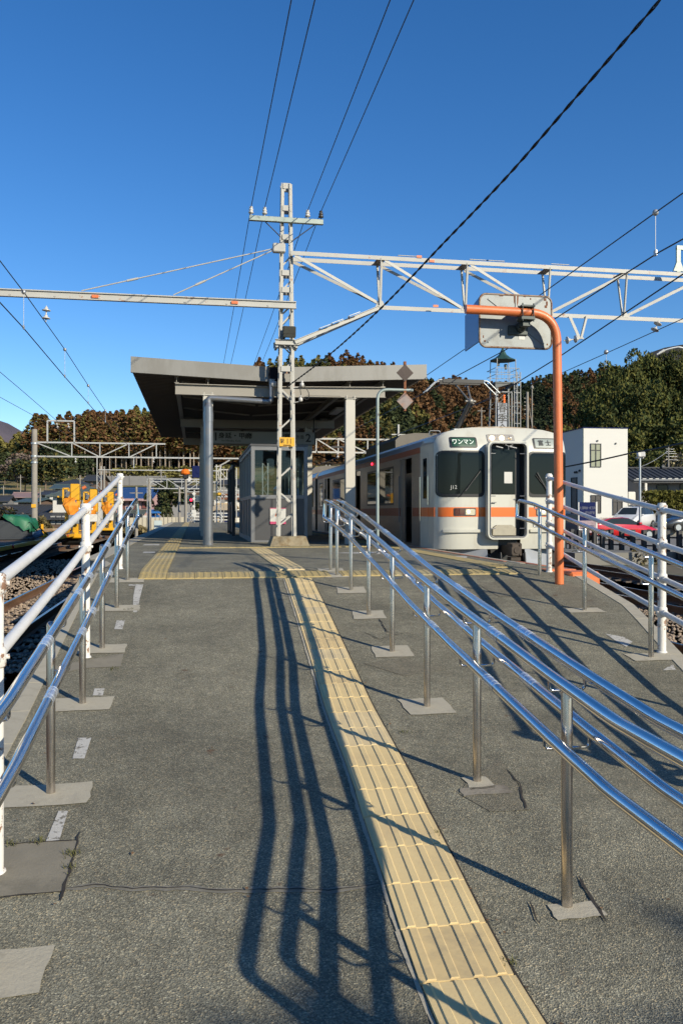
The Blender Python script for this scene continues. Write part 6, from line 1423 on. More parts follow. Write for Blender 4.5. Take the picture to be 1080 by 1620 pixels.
# ================================================================== POLES, GANTRIES, SIGNALS
q = W(55, 700, 49.5); ztp = zz(679, 49.5); t = thing('concrete_pole', (q.x, q.y, GL), 'round concrete catenary pole with an orange number plate at the far left', 'pole')
b = MB(); b.tube([(q.x, q.y, GL - .2), (q.x, q.y, ztp)], [.19, .16], 18); b.build('shaft', m_polec, t)
b = MB(); b.box(q.x - .14, q.x + .12, q.y - .22, q.y - .17, zz(803, 49.5), zz(797.5, 49.5)); b.build('number_plate', m_plate, t)
b = MB()
for zq in (ztp - .9, zz(723, 49.5), zz(733, 49.5)): b.tube([(q.x, q.y, zq), (q.x, q.y, zq + .10)], .20, 16)
b.build('band', m_galv, t)
def gantry(label, d, pxa, pxb, yt, yb_, vs, m=m_gantry, masts=(), w=.09, diag=True, name='gantry'):
    """portal: chords run square to the tracks at distance d"""
    Yg = W((pxa + pxb) / 2, 800, d).y; A = atY(pxa, yb_, Yg); Bq = atY(pxb, yb_, Yg); zt_ = zz(yt, d); zb_ = zz(yb_, d)
    t = thing(name, (A.x, Yg, zb_), label, 'gantry')
    for z, nm in ((zt_, 'top_chord'), (zb_, 'bottom_chord')):
        if nm == 'top_chord' and not diag: continue
        b = MB(); b.bar((A.x, Yg, z), (Bq.x, Yg, z), w, w); b.build(nm, m, t)
    if diag:
        xs_ = [A.x + (Bq.x - A.x) * v for v in vs]; b = MB()
        for x in xs_: b = MB(); b.bar((x, Yg, zb_), (x, Yg, zt_), w * .7, w * .7, (0, 1, 0)); b.build('vertical', m, t)
        mid = (A.x + Bq.x) / 2
        for x, x2 in zip(xs_, xs_[1:]):
            b = MB(); a, c = ((x, zt_), (x2, zb_)) if (x + x2) / 2 < mid else ((x, zb_), (x2, zt_)); b.bar((a[0], Yg, a[1]), (c[0], Yg, c[1]), w * .7, w * .5, (0, 1, 0)); b.build('diagonal', m, t)
    for pxm, ytm in masts:
        x = atY(pxm, 800, Yg).x; zm = zz(ytm, d); b = MB()
        for s in (-.17, .17): b.bar((x + s, Yg + .12, GL), (x + s, Yg + .12, zm), .07, .07)
        z = GL + .2; s = 1
        while z < zm - .4: b.bar((x - s * .15, Yg + .1, z), (x + s * .15, Yg + .1, z + .4), .025, .03, (0, 1, 0)); z += .42; s = -s
        b.build('mast', m, t)
    return t, Yg
t, Yg = gantry('grey truss gantry joined to the round concrete pole on the left', 51.5, 52, 262, 701, 723, [.02, .29, .50, .72, .93], masts=[(420, 698)])
b = MB(); za = zz(667, 51.5); xa, xb = atY(75.5, 700, Yg).x, atY(118, 700, Yg).x
for x in (xa, xb): b.bar((x, Yg, zz(701, 51.5)), (x, Yg, za), .09, .09, (0, 1, 0))
b.bar((xa, Yg, za), (xb, Yg, za), .10, .09); b.build('upper_frame', m_gantry, t)
b = MB(); zb_ = zz(723, 51.5); b.bar((atY(262, 700, Yg).x, Yg, zz(723, 51.5)), (atY(440, 700, Yg).x, Yg, zz(723, 51.5)), .09, .09); b.build('bottom_chord', m_gantry, t)
for px, y in ((90, 669), (108, 669)): o = disc_insulator(atY(px, y, Yg), atY(px + 2, y + 9, Yg), 2, .10, parent=t)
for px, lab in ((147, 'vertical'), (205, 'vertical')): x = atY(px + 7, 700, Yg).x; b = MB(); b.bar((x, Yg, zz(740, 51.5)), (x, Yg, zz(723, 51.5)), .06, .06, (0, 1, 0)); b.build('drop_arm', m_gantry, t)
for px in (243, 120): o = disc_insulator(atY(px, 724, Yg), atY(px, 733, Yg), 2, .09, parent=t)
t, Yg = gantry('white gantry beyond the right side of the canopy, behind the train roof', 46, 500, 700, 695.5, 716.5, [.0, .17, .40, .62, .85], m=m_mast, masts=[(640, 700)])
b = MB(); x0_ = atY(485, 716, Yg).x; b.bar((x0_, Yg, zz(716.5, 46)), (atY(502, 716, Yg).x, Yg, zz(716.5, 46)), .09, .09); b.tube(fillet([(x0_, Yg, zz(713, 46)), (atY(491, 716, Yg).x, Yg, zz(713, 46)), (atY(491, 716, Yg).x, Yg, zz(705, 46)), (atY(495, 716, Yg).x, Yg, zz(704, 46))], .1), .05, 6); b.build('bracket', m_mast, t)
b = MB(); b.bar((atY(630, 700, Yg).x, Yg, zz(697, 46)), (atY(630, 700, Yg).x, Yg, zz(671, 46)), .09, .09, (0, 1, 0)); b.bar((atY(619, 700, Yg).x, Yg, zz(687, 46)), (atY(641, 700, Yg).x, Yg, zz(687, 46)), .05, .06); b.build('crossarm', m_mast, t)
disc_insulator(atY(534, 716, Yg), atY(534, 725, Yg), 2, .09, parent=t)
gantry('plain grey gantry with short droppers left of the round green tree', 70, 156, 345, 744, 744, [], masts=[(157, 738)], diag=False, w=.08)
gantry('lattice gantry above the pink house and the round tree', 84, 236, 330, 758, 773, [.02, .3, .55, .8], masts=[(236, 757)], w=.1)
gantry('distant gantry above the red signal', 104, 232, 345, 762, 778, [.05, .3, .55, .75, .95], masts=[(322, 760)], w=.1)
gantry('far gantry seen between downpipe and waiting room, upper one', 66, 346, 372, 743, 758, [.0, .5, 1.], masts=[(371, 740)], m=m_mast, w=.09)
gantry('far gantry seen between downpipe and waiting room, lower one', 92, 344, 400, 776, 786, [.0, .3, .6, 1.], masts=[(371, 770)], m=m_mast, w=.1)
gantry('small far gantry on the dry slope right of the waiting room', 80, 484, 530, 752, 763, [0, .5, 1.], masts=[(519, 735)], w=.09)
# far lattice mast at the end of the platform
d = 57; q = W(346, 826, d); q.z = 0; t = thing('lattice_mast', (q.x, q.y, 0), 'slim white lattice mast with an orange plate at the far platform end', 'mast'); b = MB(); zm = zz(735, d)
for s in (-.14, .14): b.bar((q.x + s, q.y, 0), (q.x + s, q.y, zm), .08, .1)
z = .1; s = 1
while z < zm - .3: b.bar((q.x - s * .12, q.y, z), (q.x + s * .12, q.y, z + .38), .03, .03, (0, 1, 0)); z += .42; s = -s
b.build('leg', m_mast, t); b = MB(); b.box(q.x - .16, q.x + .18, q.y - .08, q.y - .05, zz(784.5, d), zz(779.5, d)); b.build('number_plate', m_plate, t)
b = MB(); b.bar((q.x, q.y, zz(738, d)), (q.x + .75, q.y - .2, zz(728, d)), .07, .09); b.bar((q.x - .25, q.y, zz(738, d)), (q.x + .2, q.y, zz(738, d)), .07, .08); b.build('arm', m_mast, t)
b = MB(); b.bar((q.x + .35, q.y, 0), (q.x + .35, q.y, zz(740, d)), .05, .05); b.build('side_rod', m_polec, t)
for i, (px, d, yt) in enumerate(((294, 64, 742), (165, 75, 738), (216, 66, 770), (326, 92, 762), (284, 70, 770), (56, 140, 768), (33, 170, 751), (6, 180, 768), (64, 130, 772), (127, 120, 752), (255, 120, 742), (236, 68, 758))):
    q = W(px, 800, d); zt_ = zz(yt, d); b = MB(); b.tube([(q.x, q.y, GL), (q.x, q.y, zt_)], [.14, .09], 8); b.bar((q.x - .5, q.y, zt_ - .5), (q.x + .5, q.y, zt_ - .5), .07, .07)
    b.build('utility_pole', m_polec, label=['pole carrying the orange hooded signal left of the canopy post', 'pale pole behind the nearest white fence post top', 'thin pole in front of the pink house', 'distant pole just right of the red signal', 'thin pole right of the round green tree', 'pole rising behind the concrete catenary pole', 'pole on the slope above the teal roof', 'pole at the far left edge in the village', 'pole right beside the concrete catenary pole', 'pole between white house and cedars', 'distant pole under the dry grass bank', 'pole standing left of the round green tree'][i], cat='pole')
d = 63; q = W(294, 750, d); t = thing('signal', (q.x, q.y - .1, zz(758, d)), 'signal head with a bright orange cover and white diamond, above the platform end', 'signal')
b = MB(); b.bev(q.x - .22, q.x + .22, q.y - .35, q.y - .05, zz(758, d), zz(746, d), .08); b.build('head', m_black, t)
b = MB(); rr_ = random.Random(2); n_ = 10; V = []
for (r_, z_) in ((.14, 0), (.30, .12), (.32, .3), (.24, .42), (.05, .48)):
    for k in range(n_): a = 6.283 * k / n_; V.append((q.x + r_ * math.cos(a) * rr_.uniform(.9, 1.2) - .02, q.y - .2 + r_ * math.sin(a), zz(752, d) + z_))
b.add(V, [(j * n_ + k, j * n_ + (k + 1) % n_, (j + 1) * n_ + (k + 1) % n_, (j + 1) * n_ + k) for j in range(4) for k in range(n_)]); b.build('orange_cover', mat('signal_orange', (.9, .18, .0), .6, v=.1), t)
c = W(299.5, 758, d) + Vector((0, -.2, 0)); b = MB(); b.prism([(c.x - .22, c.y, c.z), (c.x, c.y, c.z - .22), (c.x + .22, c.y, c.z), (c.x, c.y, c.z + .22)], (0, -.03, 0)); b.build('diamond_plate', m_signw, t, recalc=True)
b = MB(); b.bar(W(282, 744, d), W(301, 744, d), .06, .14); b.build('arm', m_signw, t)
c = W(316, 746, 60); b = MB(); b.bev(c.x - .55, c.x + .3, c.y, c.y + .2, zz(756, 60), zz(737, 60), .03); b.tube([(c.x - .1, c.y - .03, c.z), (c.x - .1, c.y, c.z)], .16, 12); b.build('signal_backboard', m_navy, label='dark signal backboard half hidden by the left canopy post', cat='signal')
d = 70; q = W(302.5, 790, d); t = thing('signal', (q.x, q.y, GL), 'railway signal showing red, left of the canopy post', 'signal')
b = MB(); b.bev(q.x - .14, q.x + .14, q.y, q.y + .15, zz(796, d), zz(781, d), .05); b.build('backboard', m_black, t); b = MB(); b.ball((q.x, q.y - .03, zz(791, d)), .10, 10, 6); b.build('red_light', m_redl, t)
b = MB(); b.tube([(q.x, q.y + .1, GL), (q.x, q.y + .1, zz(796, d))], .07, 8); b.build('post', m_polec, t)
q = W(307.5, 790, 62); t = thing('signal_post', (q.x, q.y, 0), 'white signal post with round and diamond plates by the end fence', 'signal post'); b = MB(); b.tube([(q.x, q.y, 0), (q.x, q.y, zz(775, 62))], .05, 8); b.build('post', m_mast, t)
for y_, s_ in ((781, .15), (789, .13), (801, .12)): c = W(307, y_, 62); b = MB(); b.prism([(c.x - s_, c.y - .08, c.z), (c.x, c.y - .08, c.z - s_), (c.x + s_, c.y - .08, c.z), (c.x, c.y - .08, c.z + s_)], (0, -.03, 0)); b.build('plate', m_signw, t, recalc=True)
b = MB(); c = W(305, 812, 62); b.bev(c.x - .1, c.x + .25, c.y - .2, c.y - .05, .35, .9, .02); b.build('cabinet', m_signw, t)
# white fence across the end of the platform
d = 60; t = thing('end_fence', (W(330, 826, d).x, W(330, 826, d).y, 0), 'low white rail fence closing the far end of the platform', 'fence'); ye_ = W(330, 826, d).y
xa, xb = atY(297, 800, ye_).x, atY(362, 800, ye_).x
b = MB()
for z in (.18, .42, .66): b.bar((xa, ye_, z), (xb, ye_, z), .04, .07)
b.build('rail', m_signw, t)
for k in range(7): x = xa + (xb - xa) * k / 6; b = MB(); b.bar((x, ye_, 0), (x, ye_, .72), .07, .07, (0, 1, 0)); b.build('post', m_signw, t)
# lineside fence, boxes
t = thing('lineside_fence', (-6, 78, GL), 'pale concrete block wall beside the tracks below the round tree', 'wall'); b = MB(); a = W(205, 826, 80); c = W(292, 823, 84); n_ = Vector((0, .2, 0)); b.prism([Vector((a.x, a.y, GL)), Vector((c.x, c.y, GL)), Vector((c.x, c.y, zz(818, 84))), Vector((a.x, a.y, zz(819, 80)))], n_); b.build('wall', m_conc, t, recalc=True)
b = MB()
for k in range(14): p_ = a.lerp(c, k / 13); b.bar((p_.x, p_.y - .05, GL), (p_.x, p_.y - .05, zz(813, 82)), .05, .05)
b.build('posts', m_polec, t, kind='stuff')
q = W(250, 834, 60); b = MB(); b.bev(q.x - .28, q.x + .28, q.y, q.y + .4, GL, zz(823.5, 60), .02); b.build('relay_cabinet', mat('cabinet', (.50, .58, .58), .5, v=.05), label='pale blue grey equipment cabinet beside the track left of the platform', cat='cabinet')
for i, (px, d) in enumerate(((268, 66), (230, 56), (191, 50))): q = W(px, 830, d); b = MB(); b.bev(q.x - .2, q.x + .2, q.y, q.y + .3, GL, GL + .5, .03); b.build('track_box', m_conc, label=['small concrete box by the track, farthest one', 'small concrete box by the track, middle one', 'small concrete box by the track, nearest one'][i], cat='box')
q = W(65, 903, 17); b = MB(); b.ball((q.x, q.y, GL + .03), .22, 10, 6, sz=.5); b.build('track_marker', m_plough, label='small pale dome between the rails on the left', cat='marker')
# low hedge and bushes along the left siding
gg = np.random.default_rng(18)
def mound(name, lab, cat, px0, px1, d, h, col, n, s=.09):
    a, c = W(px0, 800, d), W(px1, 800, d); u = gg.random(n); P = np.stack([a.x + (c.x - a.x) * u, a.y + (c.y - a.y) * u + gg.uniform(-.6, .6, n), GL + gg.random(n) ** .7 * h * (.7 + .3 * np.sin(u * 17))], 1)
    e1 = gg.normal(size=(n, 3)) * s; e2 = gg.normal(size=(n, 3)) * s; V = np.stack([P - e1, P - e2, P + e1, P + e2], 1).reshape(-1, 3)
    me = mesh_quads(name, V, gg.uniform(.5, 1.4, n)[:, None] * np.array(col), m_leaf); o = bpy.data.objects.new(name, me); COL.objects.link(o); tag(o, lab, cat, kind='stuff')
mound('undergrowth', 'brown green undergrowth along the far side of the left tracks', 'undergrowth', -30, 84, 72, 1.7, (.11, .09, .04), 3500)
mound('undergrowth', 'low dry weeds in front of the pink house', 'undergrowth', 150, 290, 76, .9, (.20, .16, .08), 2600)
mound('undergrowth', 'dry weeds around the foot of the black fence', 'undergrowth', 890, 1150, 33, .5, (.12, .10, .05), 2500, .04)

# ================================================================== RIGHT SIDE: CARS, FENCE, LAMPS, TOWER
def car(name, label, paint, x, y, z, ang, L=4.3, Wc=1.72, H=1.42, boxy=False, group=None):
    T = Matrix.Translation((x, y, z)) @ Matrix.Rotation(ang, 4, 'Z')
    t = thing(name, (x, y, z), label, 'car', group)
    if boxy: S = [(-L / 2, .45, .80, .80, .62), (-L / 2 + .06, .30, .92, .95, .78), (-L / 2 + .35, .24, 1.0, 1.36, .80), (-L * .28, .22, 1.0, H, .84), (-.1, .22, .98, H, .84), (.55, .22, .96, H - .08, .80), (1.15, .22, .93, .98, .80), (L / 2 - .5, .24, .86, .88, .78), (L / 2 - .08, .32, .66, .68, .70), (L / 2, .42, .55, .57, .60)]
    else: S = [(-L / 2, .45, .72, .74, .62), (-L / 2 + .08, .30, .88, .92, .76), (-L / 2 + .55, .24, .94, 1.06, .80), (-L * .22, .20, .92, H - .04, .82), (-.2, .20, .90, H, .84), (.25, .20, .88, H - .05, .82), (.95, .20, .84, .92, .82), (L / 2 - .6, .22, .74, .78, .78), (L / 2 - .12, .30, .58, .62, .70), (L / 2, .40, .48, .52, .58)]
    V = []; hw = Wc / 2
    for (sx, zb, zm, zt, k) in S:
        tw = hw * (k / .84) ; rt = tw * (.74 if zt > zm + .15 else .96)
        for (yy_, z_) in ((-tw * .9, zb), (-tw, (zb + zm) / 2), (-tw * .97, zm), (-rt, zt - .04), (-rt * .8, zt), (rt * .8, zt), (rt, zt - .04), (tw * .97, zm), (tw, (zb + zm) / 2), (tw * .9, zb)): V.append(T @ Vector((sx, yy_, z_)))
    n_ = 10; Fb = []; 
    b = MB(); g_ = MB()
    for i in range(len(S) - 1):
        for k in range(n_):
            q_ = (i * n_ + k, (i + 1) * n_ + k, (i + 1) * n_ + (k + 1) % n_, i * n_ + (k + 1) % n_); side = k in (2, 6); tall = max(S[i][3] - S[i][2], S[i + 1][3] - S[i + 1][2]) > .2
            isg = (side and min(S[i][3] - S[i][2], S[i + 1][3] - S[i + 1][2]) > .05 and tall) or (k == 4 and abs(S[i][3] - S[i + 1][3]) > .22 and tall) or (side and tall and 2 < i < 7)
            b.add([V[j] for j in q_], [(0, 1, 2, 3)], 1 if isg else 0, not isg)
    b.add(V[:n_], [tuple(range(n_))]); b.add(V[-n_:], [tuple(range(n_))[::-1]])
    o = b.build('body', [paint, m_glass2], t, recalc=False)
    bb = bmesh.new(); bb.from_mesh(o.data); bmesh.ops.remove_doubles(bb, verts=bb.verts, dist=.001); bmesh.ops.recalc_face_normals(bb, faces=bb.faces); bb.to_mesh(o.data); bb.free()
    for sx in (-L * .31, L * .31):
        for s in (-1, 1):
            c0, c1 = T @ Vector((sx, s * (hw - .20), .31)), T @ Vector((sx, s * (hw + .01), .31)); b = MB(); b.tube([c0, c1], .31, 20, sm=False); wh = b.build('wheel', m_tyre, t)
            c2 = T @ Vector((sx, s * (hw + .02), .31)); b = MB(); b.tube([c1, c2], .20, 12, sm=False)
            b.build('rim', m_rim, wh)
    for s in (-1, 1):
        b = MB(); b.ball(T @ Vector((L / 2 - .10, s * hw * .68, .60)), .13, 8, 6, sz=.6); b.build('headlight', m_lampdim, t)
        b = MB(); b.ball(T @ Vector((-L / 2 + .08, s * hw * .72, .78)), .12, 8, 6, sz=.8); b.build('tail_light', m_red if paint != m_red else m_brown, t)
        b = MB(); b.bev(-.1, .1, -.08, .08, -.06, .06, .03, 0, T @ Matrix.Translation((.75, s * (hw + .02), .95))); b.build('wing_mirror', paint, t)
    return t
q = W(978, 850, 47); car('parked_car', 'glossy red sports coupe parked in front of the white building', m_red, q.x, q.y, LOTZ, R(8) - TH + R(10), 4.4, 1.75, 1.30)
q = W(1001, 836, 54); car('parked_car', 'white hatchback parked behind the red coupe', m_wcar, q.x, q.y, LOTZ + .45, R(-130) - TH, 4.0, 1.68, 1.50, True)
q = W(908, 850, 46); car('parked_car', 'black car half hidden by the orange pole and navy signboard', m_black, q.x - .2, q.y, LOTZ, R(-100) - TH, 3.9, 1.65, 1.50, True)
q = W(1090, 833, 56); car('parked_car', 'dark grey car at the right edge below the hedge', m_gcar, q.x, q.y, LOTZ + .25, R(190) - TH, 4.4, 1.7, 1.42, True)
q = W(1018, 806, 72); car('parked_car', 'small white van with only its top showing behind the white hatchback', m_wcar, q.x, q.y, LOTZ + .6, R(-60) - TH, 3.6, 1.6, 1.75, True)
b = MB(); b.box(14.6, 60, 50.6, 82, LOTZ - .2, LOTZ + .45); b.build('car_park_terrace', m_lot, kind='structure')
# navy signboard
d = 38; a = W(915.5, 795, d); c = W(944, 848, d); t = thing('signboard', ((a.x + c.x) / 2, a.y, LOTZ), 'navy and pink signboard on legs between the black car and red coupe', 'sign'); xa, xb, yb_ = a.x, c.x, a.y; zt_, zl_ = zz(794.5, d), zz(843, d)
b = MB(); b.box(xa, xb, yb_, yb_ + .05, (zt_ * .40 + zl_ * .60) , zt_); b.build('navy_panel', m_navy, t)
b = MB(); b.box(xa, xb, yb_ + .003, yb_ + .05, zl_, zt_ * .40 + zl_ * .60 - .002); b.build('pink_panel', mat('panel_faded', (.34, .24, .27), .5, v=.3, sc=5), t)
b = MB(); b.box(xb, xb + .08, yb_ - .01, yb_ + .06, zl_ - .1, zt_ + .02); b.box(xa - .05, xa, yb_ - .01, yb_ + .06, LOTZ - .3, zt_); b.box(xb, xb + .08, yb_ - .01, yb_ + .06, LOTZ - .3, zl_ - .1); b.build('frame', m_signw, t)
m_faint = mat('faint_letters', (.10, .11, .17), .5, v=0)
rr_ = random.Random(5)
for (row, h_, u0_) in ((zt_ - .26, .11, .07), (zt_ - .48, .12, .35), (zl_ + .20, .05, .1), (zl_ + .32, .05, .15)):
    b = MB(); u = u0_
    while u < .92:
        w_ = rr_.uniform(.04, .075); X0 = xa + (xb - xa) * u; X1 = xa + (xb - xa) * (u + w_)
        for k in range(3):
            z_ = row - h_ / 2 + h_ * k / 2
            if rr_.random() < .8: b.box(X0, X1, yb_ - .005, yb_, z_ - .008, z_ + .008)
        if rr_.random() < .8: b.box(X0 - .005, X0 + .012, yb_ - .006, yb_, row - h_ / 2, row + h_ / 2)
        if rr_.random() < .6: b.box(X1 - .012, X1 + .003, yb_ - .0065, yb_, row - h_ / 2, row + h_ / 2)
        u += w_ + .03
    b.build('illegible_lettering', m_faint, t)
# black post and rail fence
t = thing('black_fence', (14, 33, GL), 'black post and rail fence between the tracks and the car park', 'fence')
FP = [W(px, 800, dd_) for px, dd_ in ((880, 36), (960, 35), (1080, 32.5), (1200, 30))]
b = MB(); L_ = []
zb_ = -1.3; ztF = -.02
def fpt(s_): 
    k = s_ * 3; i = min(2, int(k)); return FP[i].lerp(FP[i + 1], k - i)
for z in (ztF - .25, ztF - .60):
    b = MB()
    for i in range(3): b.bar((FP[i].x, FP[i].y, z), (FP[i + 1].x, FP[i + 1].y, z), .05, .06)
    b.build('rail', m_dark, t)
for k in range(21): p_ = fpt(k / 20.); b = MB(); b.bev(p_.x - .09, p_.x + .09, p_.y - .09, p_.y + .09, GL, ztF + .04, .02); b.build('post', m_dark, t)
b = MB(); b.box(0, 1, 0, 1, 0, 1) if False else None
b = MB(); 
for i in range(3): a, c = FP[i], FP[i + 1]; b.prism([(a.x, a.y + .3, GL - .1), (c.x, c.y + .3, GL - .1), (c.x, c.y + .3, -.86), (a.x, a.y + .3, -.86)], (0, .3, 0))
b.build('kerb_wall', mat('dark_retaining', (.09, .085, .075), .9, v=.3, sc=2), kind='structure', recalc=True)
# lamp post
d = 47; q = W(1011.5, 800, d); t = thing('lamp_post', (q.x, q.y, LOTZ), 'slim lamp post with two white floodlights beside the white building', 'lamp post')
b = MB(); b.tube([(q.x, q.y, LOTZ), (q.x, q.y, zz(724, d))], [.075, .055], 12); b.build('post', m_galv, t)
for s, yaw in ((-.12, .5), (.1, -.3)):
    b = MB(); T3 = Matrix.Translation((q.x + s, q.y - .1, zz(719.5, d))) @ Matrix.Rotation(yaw, 4, 'Z') @ Matrix.Rotation(R(-15), 4, 'X'); b.bev(-.14, .14, -.08, .08, -.14, .16, .03, 0, T3); b.build('floodlight', m_signw, t)
b = MB(); b.box(q.x - .25, q.x + .22, q.y - .04, q.y + .04, zz(725, d), zz(723.3, d)); b.build('bracket', m_signw, t)
# curved street lamp arm from a pole beyond the right edge
d = 30; t = thing('street_lamp', (W(1140, 800, d).x, W(1140, 800, d).y, GL), 'curved grey street lamp arm reaching in at the right edge over the hill', 'street lamp')
P = [W(1140, 850, d), W(1140, 610, d), W(1118, 566, d), W(1080, 551, d), W(1066, 550, d), W(1045, 556, d), W(1040, 560, d)]; P[0].z = GL
b = MB(); b.tube(catmull(P, 8), [.06 if i < 12 else .035 for i in range(len(catmull(P, 8)))], 10); b.build('arm', m_galv, t)
b = MB(); b.tube([W(1050, 554, d), W(1038, 561, d)], [.055, .03], 10); b.build('lamp_head', m_signw, t)
# antenna pole
q = W(1056.5, 760, 72); t = thing('antenna_pole', (q.x, q.y, GL), 'antenna pole with aerials and a grey dish above the tiled roof', 'antenna'); b = MB(); b.tube([(q.x, q.y, GL), (q.x, q.y, zz(706, 72))], [.10, .06], 8); b.build('pole', m_polec, t)
b = MB()
for k, y_ in enumerate((710, 714, 717, 722, 727)): z = zz(y_, 72); b.tube([(q.x - .25, q.y, z), (q.x + .55 + .1 * k, q.y, z - .03)], .018, 5)
b.build('aerial', m_wirel, t); c = W(1047.5, 740, 70); b = MB(); b.lathe([(.001, .0), (.15, .02), (.26, .08), (.28, .12)], c, 14, Matrix.Rotation(R(80), 4, 'X') @ Matrix.Rotation(R(25), 4, 'Y')); b.tube([c, (c.x, c.y + .3, zz(752, 70))], .025, 6); b.build('dish', m_alu, t)
# fire lookout tower behind the train
d = 64; c = W(795, 800, d); X_ = lambda px: W(px, 800, d).x
t = thing('lookout_tower', (c.x, c.y, GL), 'steel fire lookout tower with a small green roof and banner behind the train', 'tower'); m_tw = mat('tower_steel', (.20, .205, .205), .5, .4, v=.15, sc=2); m_twd = mat('tower_steel_dark', (.12, .13, .13), .6, .3, v=.2, sc=2)
hwd = .92; zpl = zz(607, d); zrf = zz(570, d)
for sx in (-1, 1):
    for sy in (-1, 1): b = MB(); b.bar((c.x + sx * 1.05, c.y + sy * 1.05, GL), (c.x + sx * .72, c.y + sy * .72, zpl), .10, .10); b.bar((c.x + sx * .78, c.y + sy * .72, zpl), (c.x + sx * .74, c.y + sy * .72, zrf), .05, .05); b.build('leg', m_tw, t)
b = MB(); z = GL + 1.4
while z < zpl - .5:
    for sy in (-1, 1): b.bar((c.x - .95, c.y + sy * .9, z), (c.x + .95, c.y + sy * .9, z), .06, .06); b.bar((c.x - .92, c.y + sy * .9, z), (c.x + .92, c.y + sy * .85, z + 1.6), .04, .03, (0, 1, 0))
    z += 1.75
b.build('bracing', m_twd, t)
b = MB(); b.bev(c.x - 1.0, c.x + .95, c.y - .95, c.y + .95, zpl - .12, zpl, .02); b.prism([(c.x - .95, c.y - .9, zpl - .5), (c.x + .3, c.y - .9, zpl - .12), (c.x - .95, c.y - .9, zpl - .12)], (0, .06, 0)); b.build('platform', m_twd, t, recalc=True)
b = MB()
for z in (zpl + .55, zpl + 1.05):
    for (xa_, ya_, xb_, yb2) in ((-.95, -.95, .95, -.95), (.95, -.95, .95, .95), (.95, .95, -.95, .95), (-.95, .95, -.95, -.95)): b.bar((c.x + xa_, c.y + ya_, z), (c.x + xb_, c.y + yb2, z), .035, .035)
for k in range(9): b.bar((c.x - .95 + 1.9 * k / 8, c.y - .95, zpl), (c.x - .95 + 1.9 * k / 8, c.y - .95, zpl + 1.05), .02, .02, (0, 1, 0))
b.build('railing', m_tw, t)
b = MB(); b.lathe([(1.02, 0), (.98, .05), (.62, .22), (.32, .46), (.16, .78), (.05, 1.02), (.001, 1.05)], (c.x - .02, c.y, zrf - .05), 8, sm=False); b.lathe([(1.02, 0), (.001, .12)], (c.x - .02, c.y, zrf - .05), 8, sm=False); b.build('roof', mat('copper_green', (.035, .09, .07), .5, .2, v=.2, sc=3), t)
b = MB(); b.lathe([(.13, 0), (.12, .2), (.05, .28)], (c.x - .5, c.y - .3, zrf - .5), 8); b.lathe([(.10, 0), (.14, .35), (.10, .4)], (c.x + .22, c.y, zrf - .7), 8); b.build('bell', m_twd, t)
lx0, lx1 = X_(804.5), X_(815); b = MB()
for x in (lx0, (lx0 + lx1) / 2, lx1): b.bar((x, c.y - 1.15, zz(700, d) - 3), (x, c.y - 1.15, zz(592 if x != lx0 else 606, d)), .055, .055, (0, 1, 0))
for y_ in (600, 608, 624, 640, 656, 672): b.bar((lx0, c.y - 1.15, zz(y_, d)), (lx1, c.y - 1.15, zz(y_, d)), .05, .05); b.bar((lx1, c.y - 1.15, zz(y_, d)), (lx1, c.y - .8, zz(y_, d)), .04, .04)
b.build('caged_ladder', m_tw, t)
bx0, bx1 = X_(773), X_(793); b = MB(); z1_ = zz(624, d); yb_ = c.y - 1.3
for x in (bx0, bx1 + .3): b.bar((x, yb_, GL), (x, yb_, z1_), .07, .07, (0, 1, 0))
b.bar((bx0, yb_, z1_), (bx1 + .3, yb_, z1_), .08, .08); b.build('banner_frame', m_tw, t)
t2 = thing('banner', ((bx0 + bx1) / 2, yb_ - .06, zz(700, d)), 'tall white banner with black vertical writing hung on the lookout tower', 'banner'); b = MB(); xa, xb = X_(775.5), X_(790.5); b.box(xa, xb, yb_ - .10, yb_ - .07, zz(800, d), zz(641.5, d)); b.build('cloth', mat('banner_cloth', (.40, .42, .46), .8, v=.05), t2)
xm = (xa + xb) / 2; hch = .80
for k, ch in enumerate('春季全国火災予防運動'): text(ch, hch, (xm, yb_ - .104, zz(650, d) - k * .80), m_black, t2, bold=.012, sx=.95)
b = MB()
for k in range(4): b.tube([(X_(786) + .0, yb_ - .1, zz(629, d) - k * .16), (X_(786), yb_ - .1, zz(629, d) - k * .16 - .11)], .07, 8)
b.build('red_lamp_string', mat('red_orange_lamp', (.8, .12, .02), .5, v=0, emit=(1, .2, .02), es=.6), label='short string of red orange lamps above the white banner', cat='lamps')
q = W(833.5, 660, 66); b = MB(); b.tube([(q.x, q.y, GL), (q.x, q.y, zz(620, 66))], [.17, .10], 10)
for y_ in (630, 636, 642, 648, 655): b.bar((q.x - .28, q.y, zz(y_, 66)), (q.x + .1, q.y, zz(y_, 66)), .04, .05)
b.tube([(q.x + .05, q.y, zz(634, 66)), (q.x + .55, q.y, zz(690, 66))], .03, 5); b.build('utility_pole', m_polec, label='concrete utility pole with side pegs right of the lookout tower', cat='pole')
q = W(841, 640, 90); b = MB(); b.tube([(q.x, q.y, GL), (q.x, q.y, zz(609, 90))], [.12, .06], 8); b.ball((q.x, q.y, zz(613, 90)), .2, 6, 5); b.build('utility_pole', m_polec, label='thin distant pole against the hill, right of the pegged pole', cat='pole')
q = W(761, 650, 80); b = MB(); b.tube([(q.x, q.y, GL), (q.x, q.y, zz(645, 80))], [.12, .06], 8); b.bar((q.x - .4, q.y, zz(650, 80)), (q.x + .4, q.y, zz(650, 80)), .06, .06); b.build('utility_pole', m_polec, label='thin distant pole left of the tower banner', cat='pole')
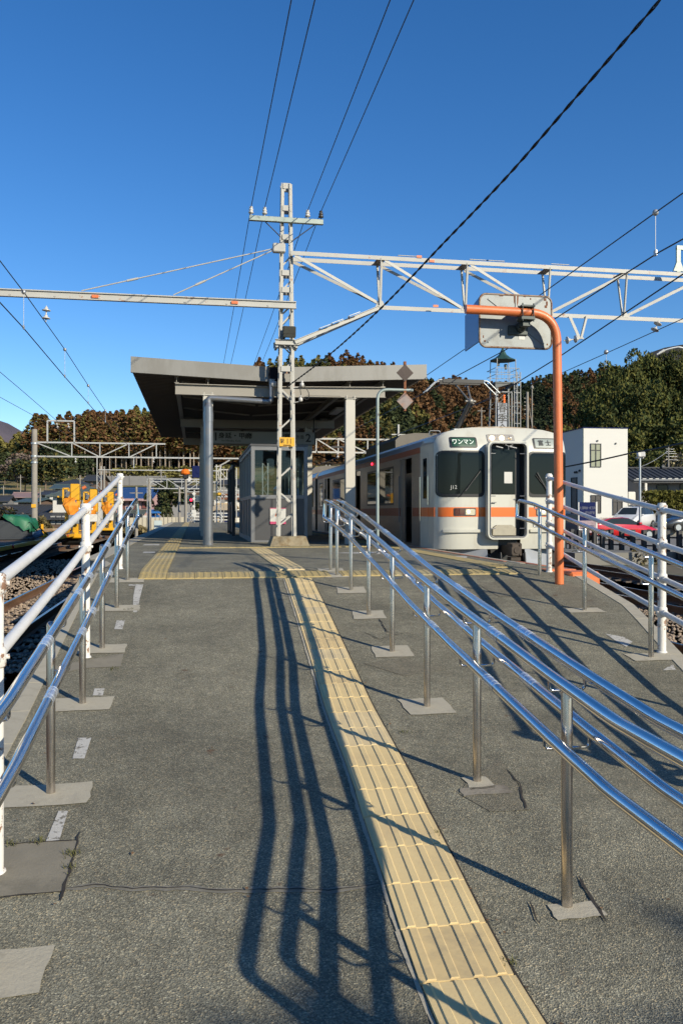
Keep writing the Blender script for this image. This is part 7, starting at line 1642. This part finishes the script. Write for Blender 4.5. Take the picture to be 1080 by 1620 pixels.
# orange safety block at the platform edge beside the pole
q = G(930, 915); t = thing('edge_marker', (q.x, q.y, q.z), 'orange edge guard block on the platform corner right of the orange pole', 'edge guard'); b = MB(); a = W(926, 905, 11.0); b.bev(4.80, 5.22, 10.05, 10.40, -.30, -.03, .03); b.build('block', m_orange, t); b = MB(); b.box(4.62, 5.05, 10.41, 10.9, -.09, -.02); b.build('strip', m_orange, t)

# ------------------------------------------------------------------ small litter on the ramp
def litter():
    r = random.Random(11); b = MB()
    for i in range(150):
        if i < 60: x, y = r.uniform(-.6, 3.2), 2.4 + 7 * r.random() ** 1.5
        elif i < 110: y = r.uniform(2.5, 9.5); x = path_x(y) + TW + .015 + r.uniform(-.01, .035)
        else: y = r.uniform(2.5, 9.5); x = XL(y) + .2 + r.uniform(-.03, .25)
        s_ = r.uniform(.004, .013); a = r.uniform(0, 6.28); u = Vector((math.cos(a), math.sin(a), r.uniform(-.2, .3))) * s_; v = Vector((-math.sin(a), math.cos(a), r.uniform(-.1, .4))) * s_ * .6
        c = Vector((x, y, gp(y) + .012)); b.quad(c - u, c - v, c + u, c + v)
    b.build('fallen_leaves', mat('dead_leaf', (.20, .11, .05), .9, v=.4, sc=20), label='tiny brown dead leaves scattered over the ramp', cat='leaves', kind='stuff')
    b = MB()
    for (px, py, n) in ((113, 1352, 14), (109, 1375, 8), (690, 1320, 12), (60, 1334, 10), (20, 1338, 8), (806, 1525, 10), (640, 1160, 6), (205, 965, 6), (180, 1060, 8)):
        p = G(px, py)
        for k in range(n * 3):
            a = r.uniform(0, 6.28); q = p + Vector((r.gauss(0, .02), r.gauss(0, .02), .004)); h = r.uniform(.006, .022); w = Vector((math.cos(a), math.sin(a), 0)) * .0025; t_ = Vector((r.uniform(-.01, .01), r.uniform(-.01, .01), h)); b.quad(q - w, q + w, q + t_ + w * .3, q + t_ - w * .3)
    b.build('moss_tufts', mat('moss', (.10, .10, .03), .9, v=.4, sc=20), label='small moss and weed tufts in the joints of the paving', cat='weeds', kind='stuff')
litter()
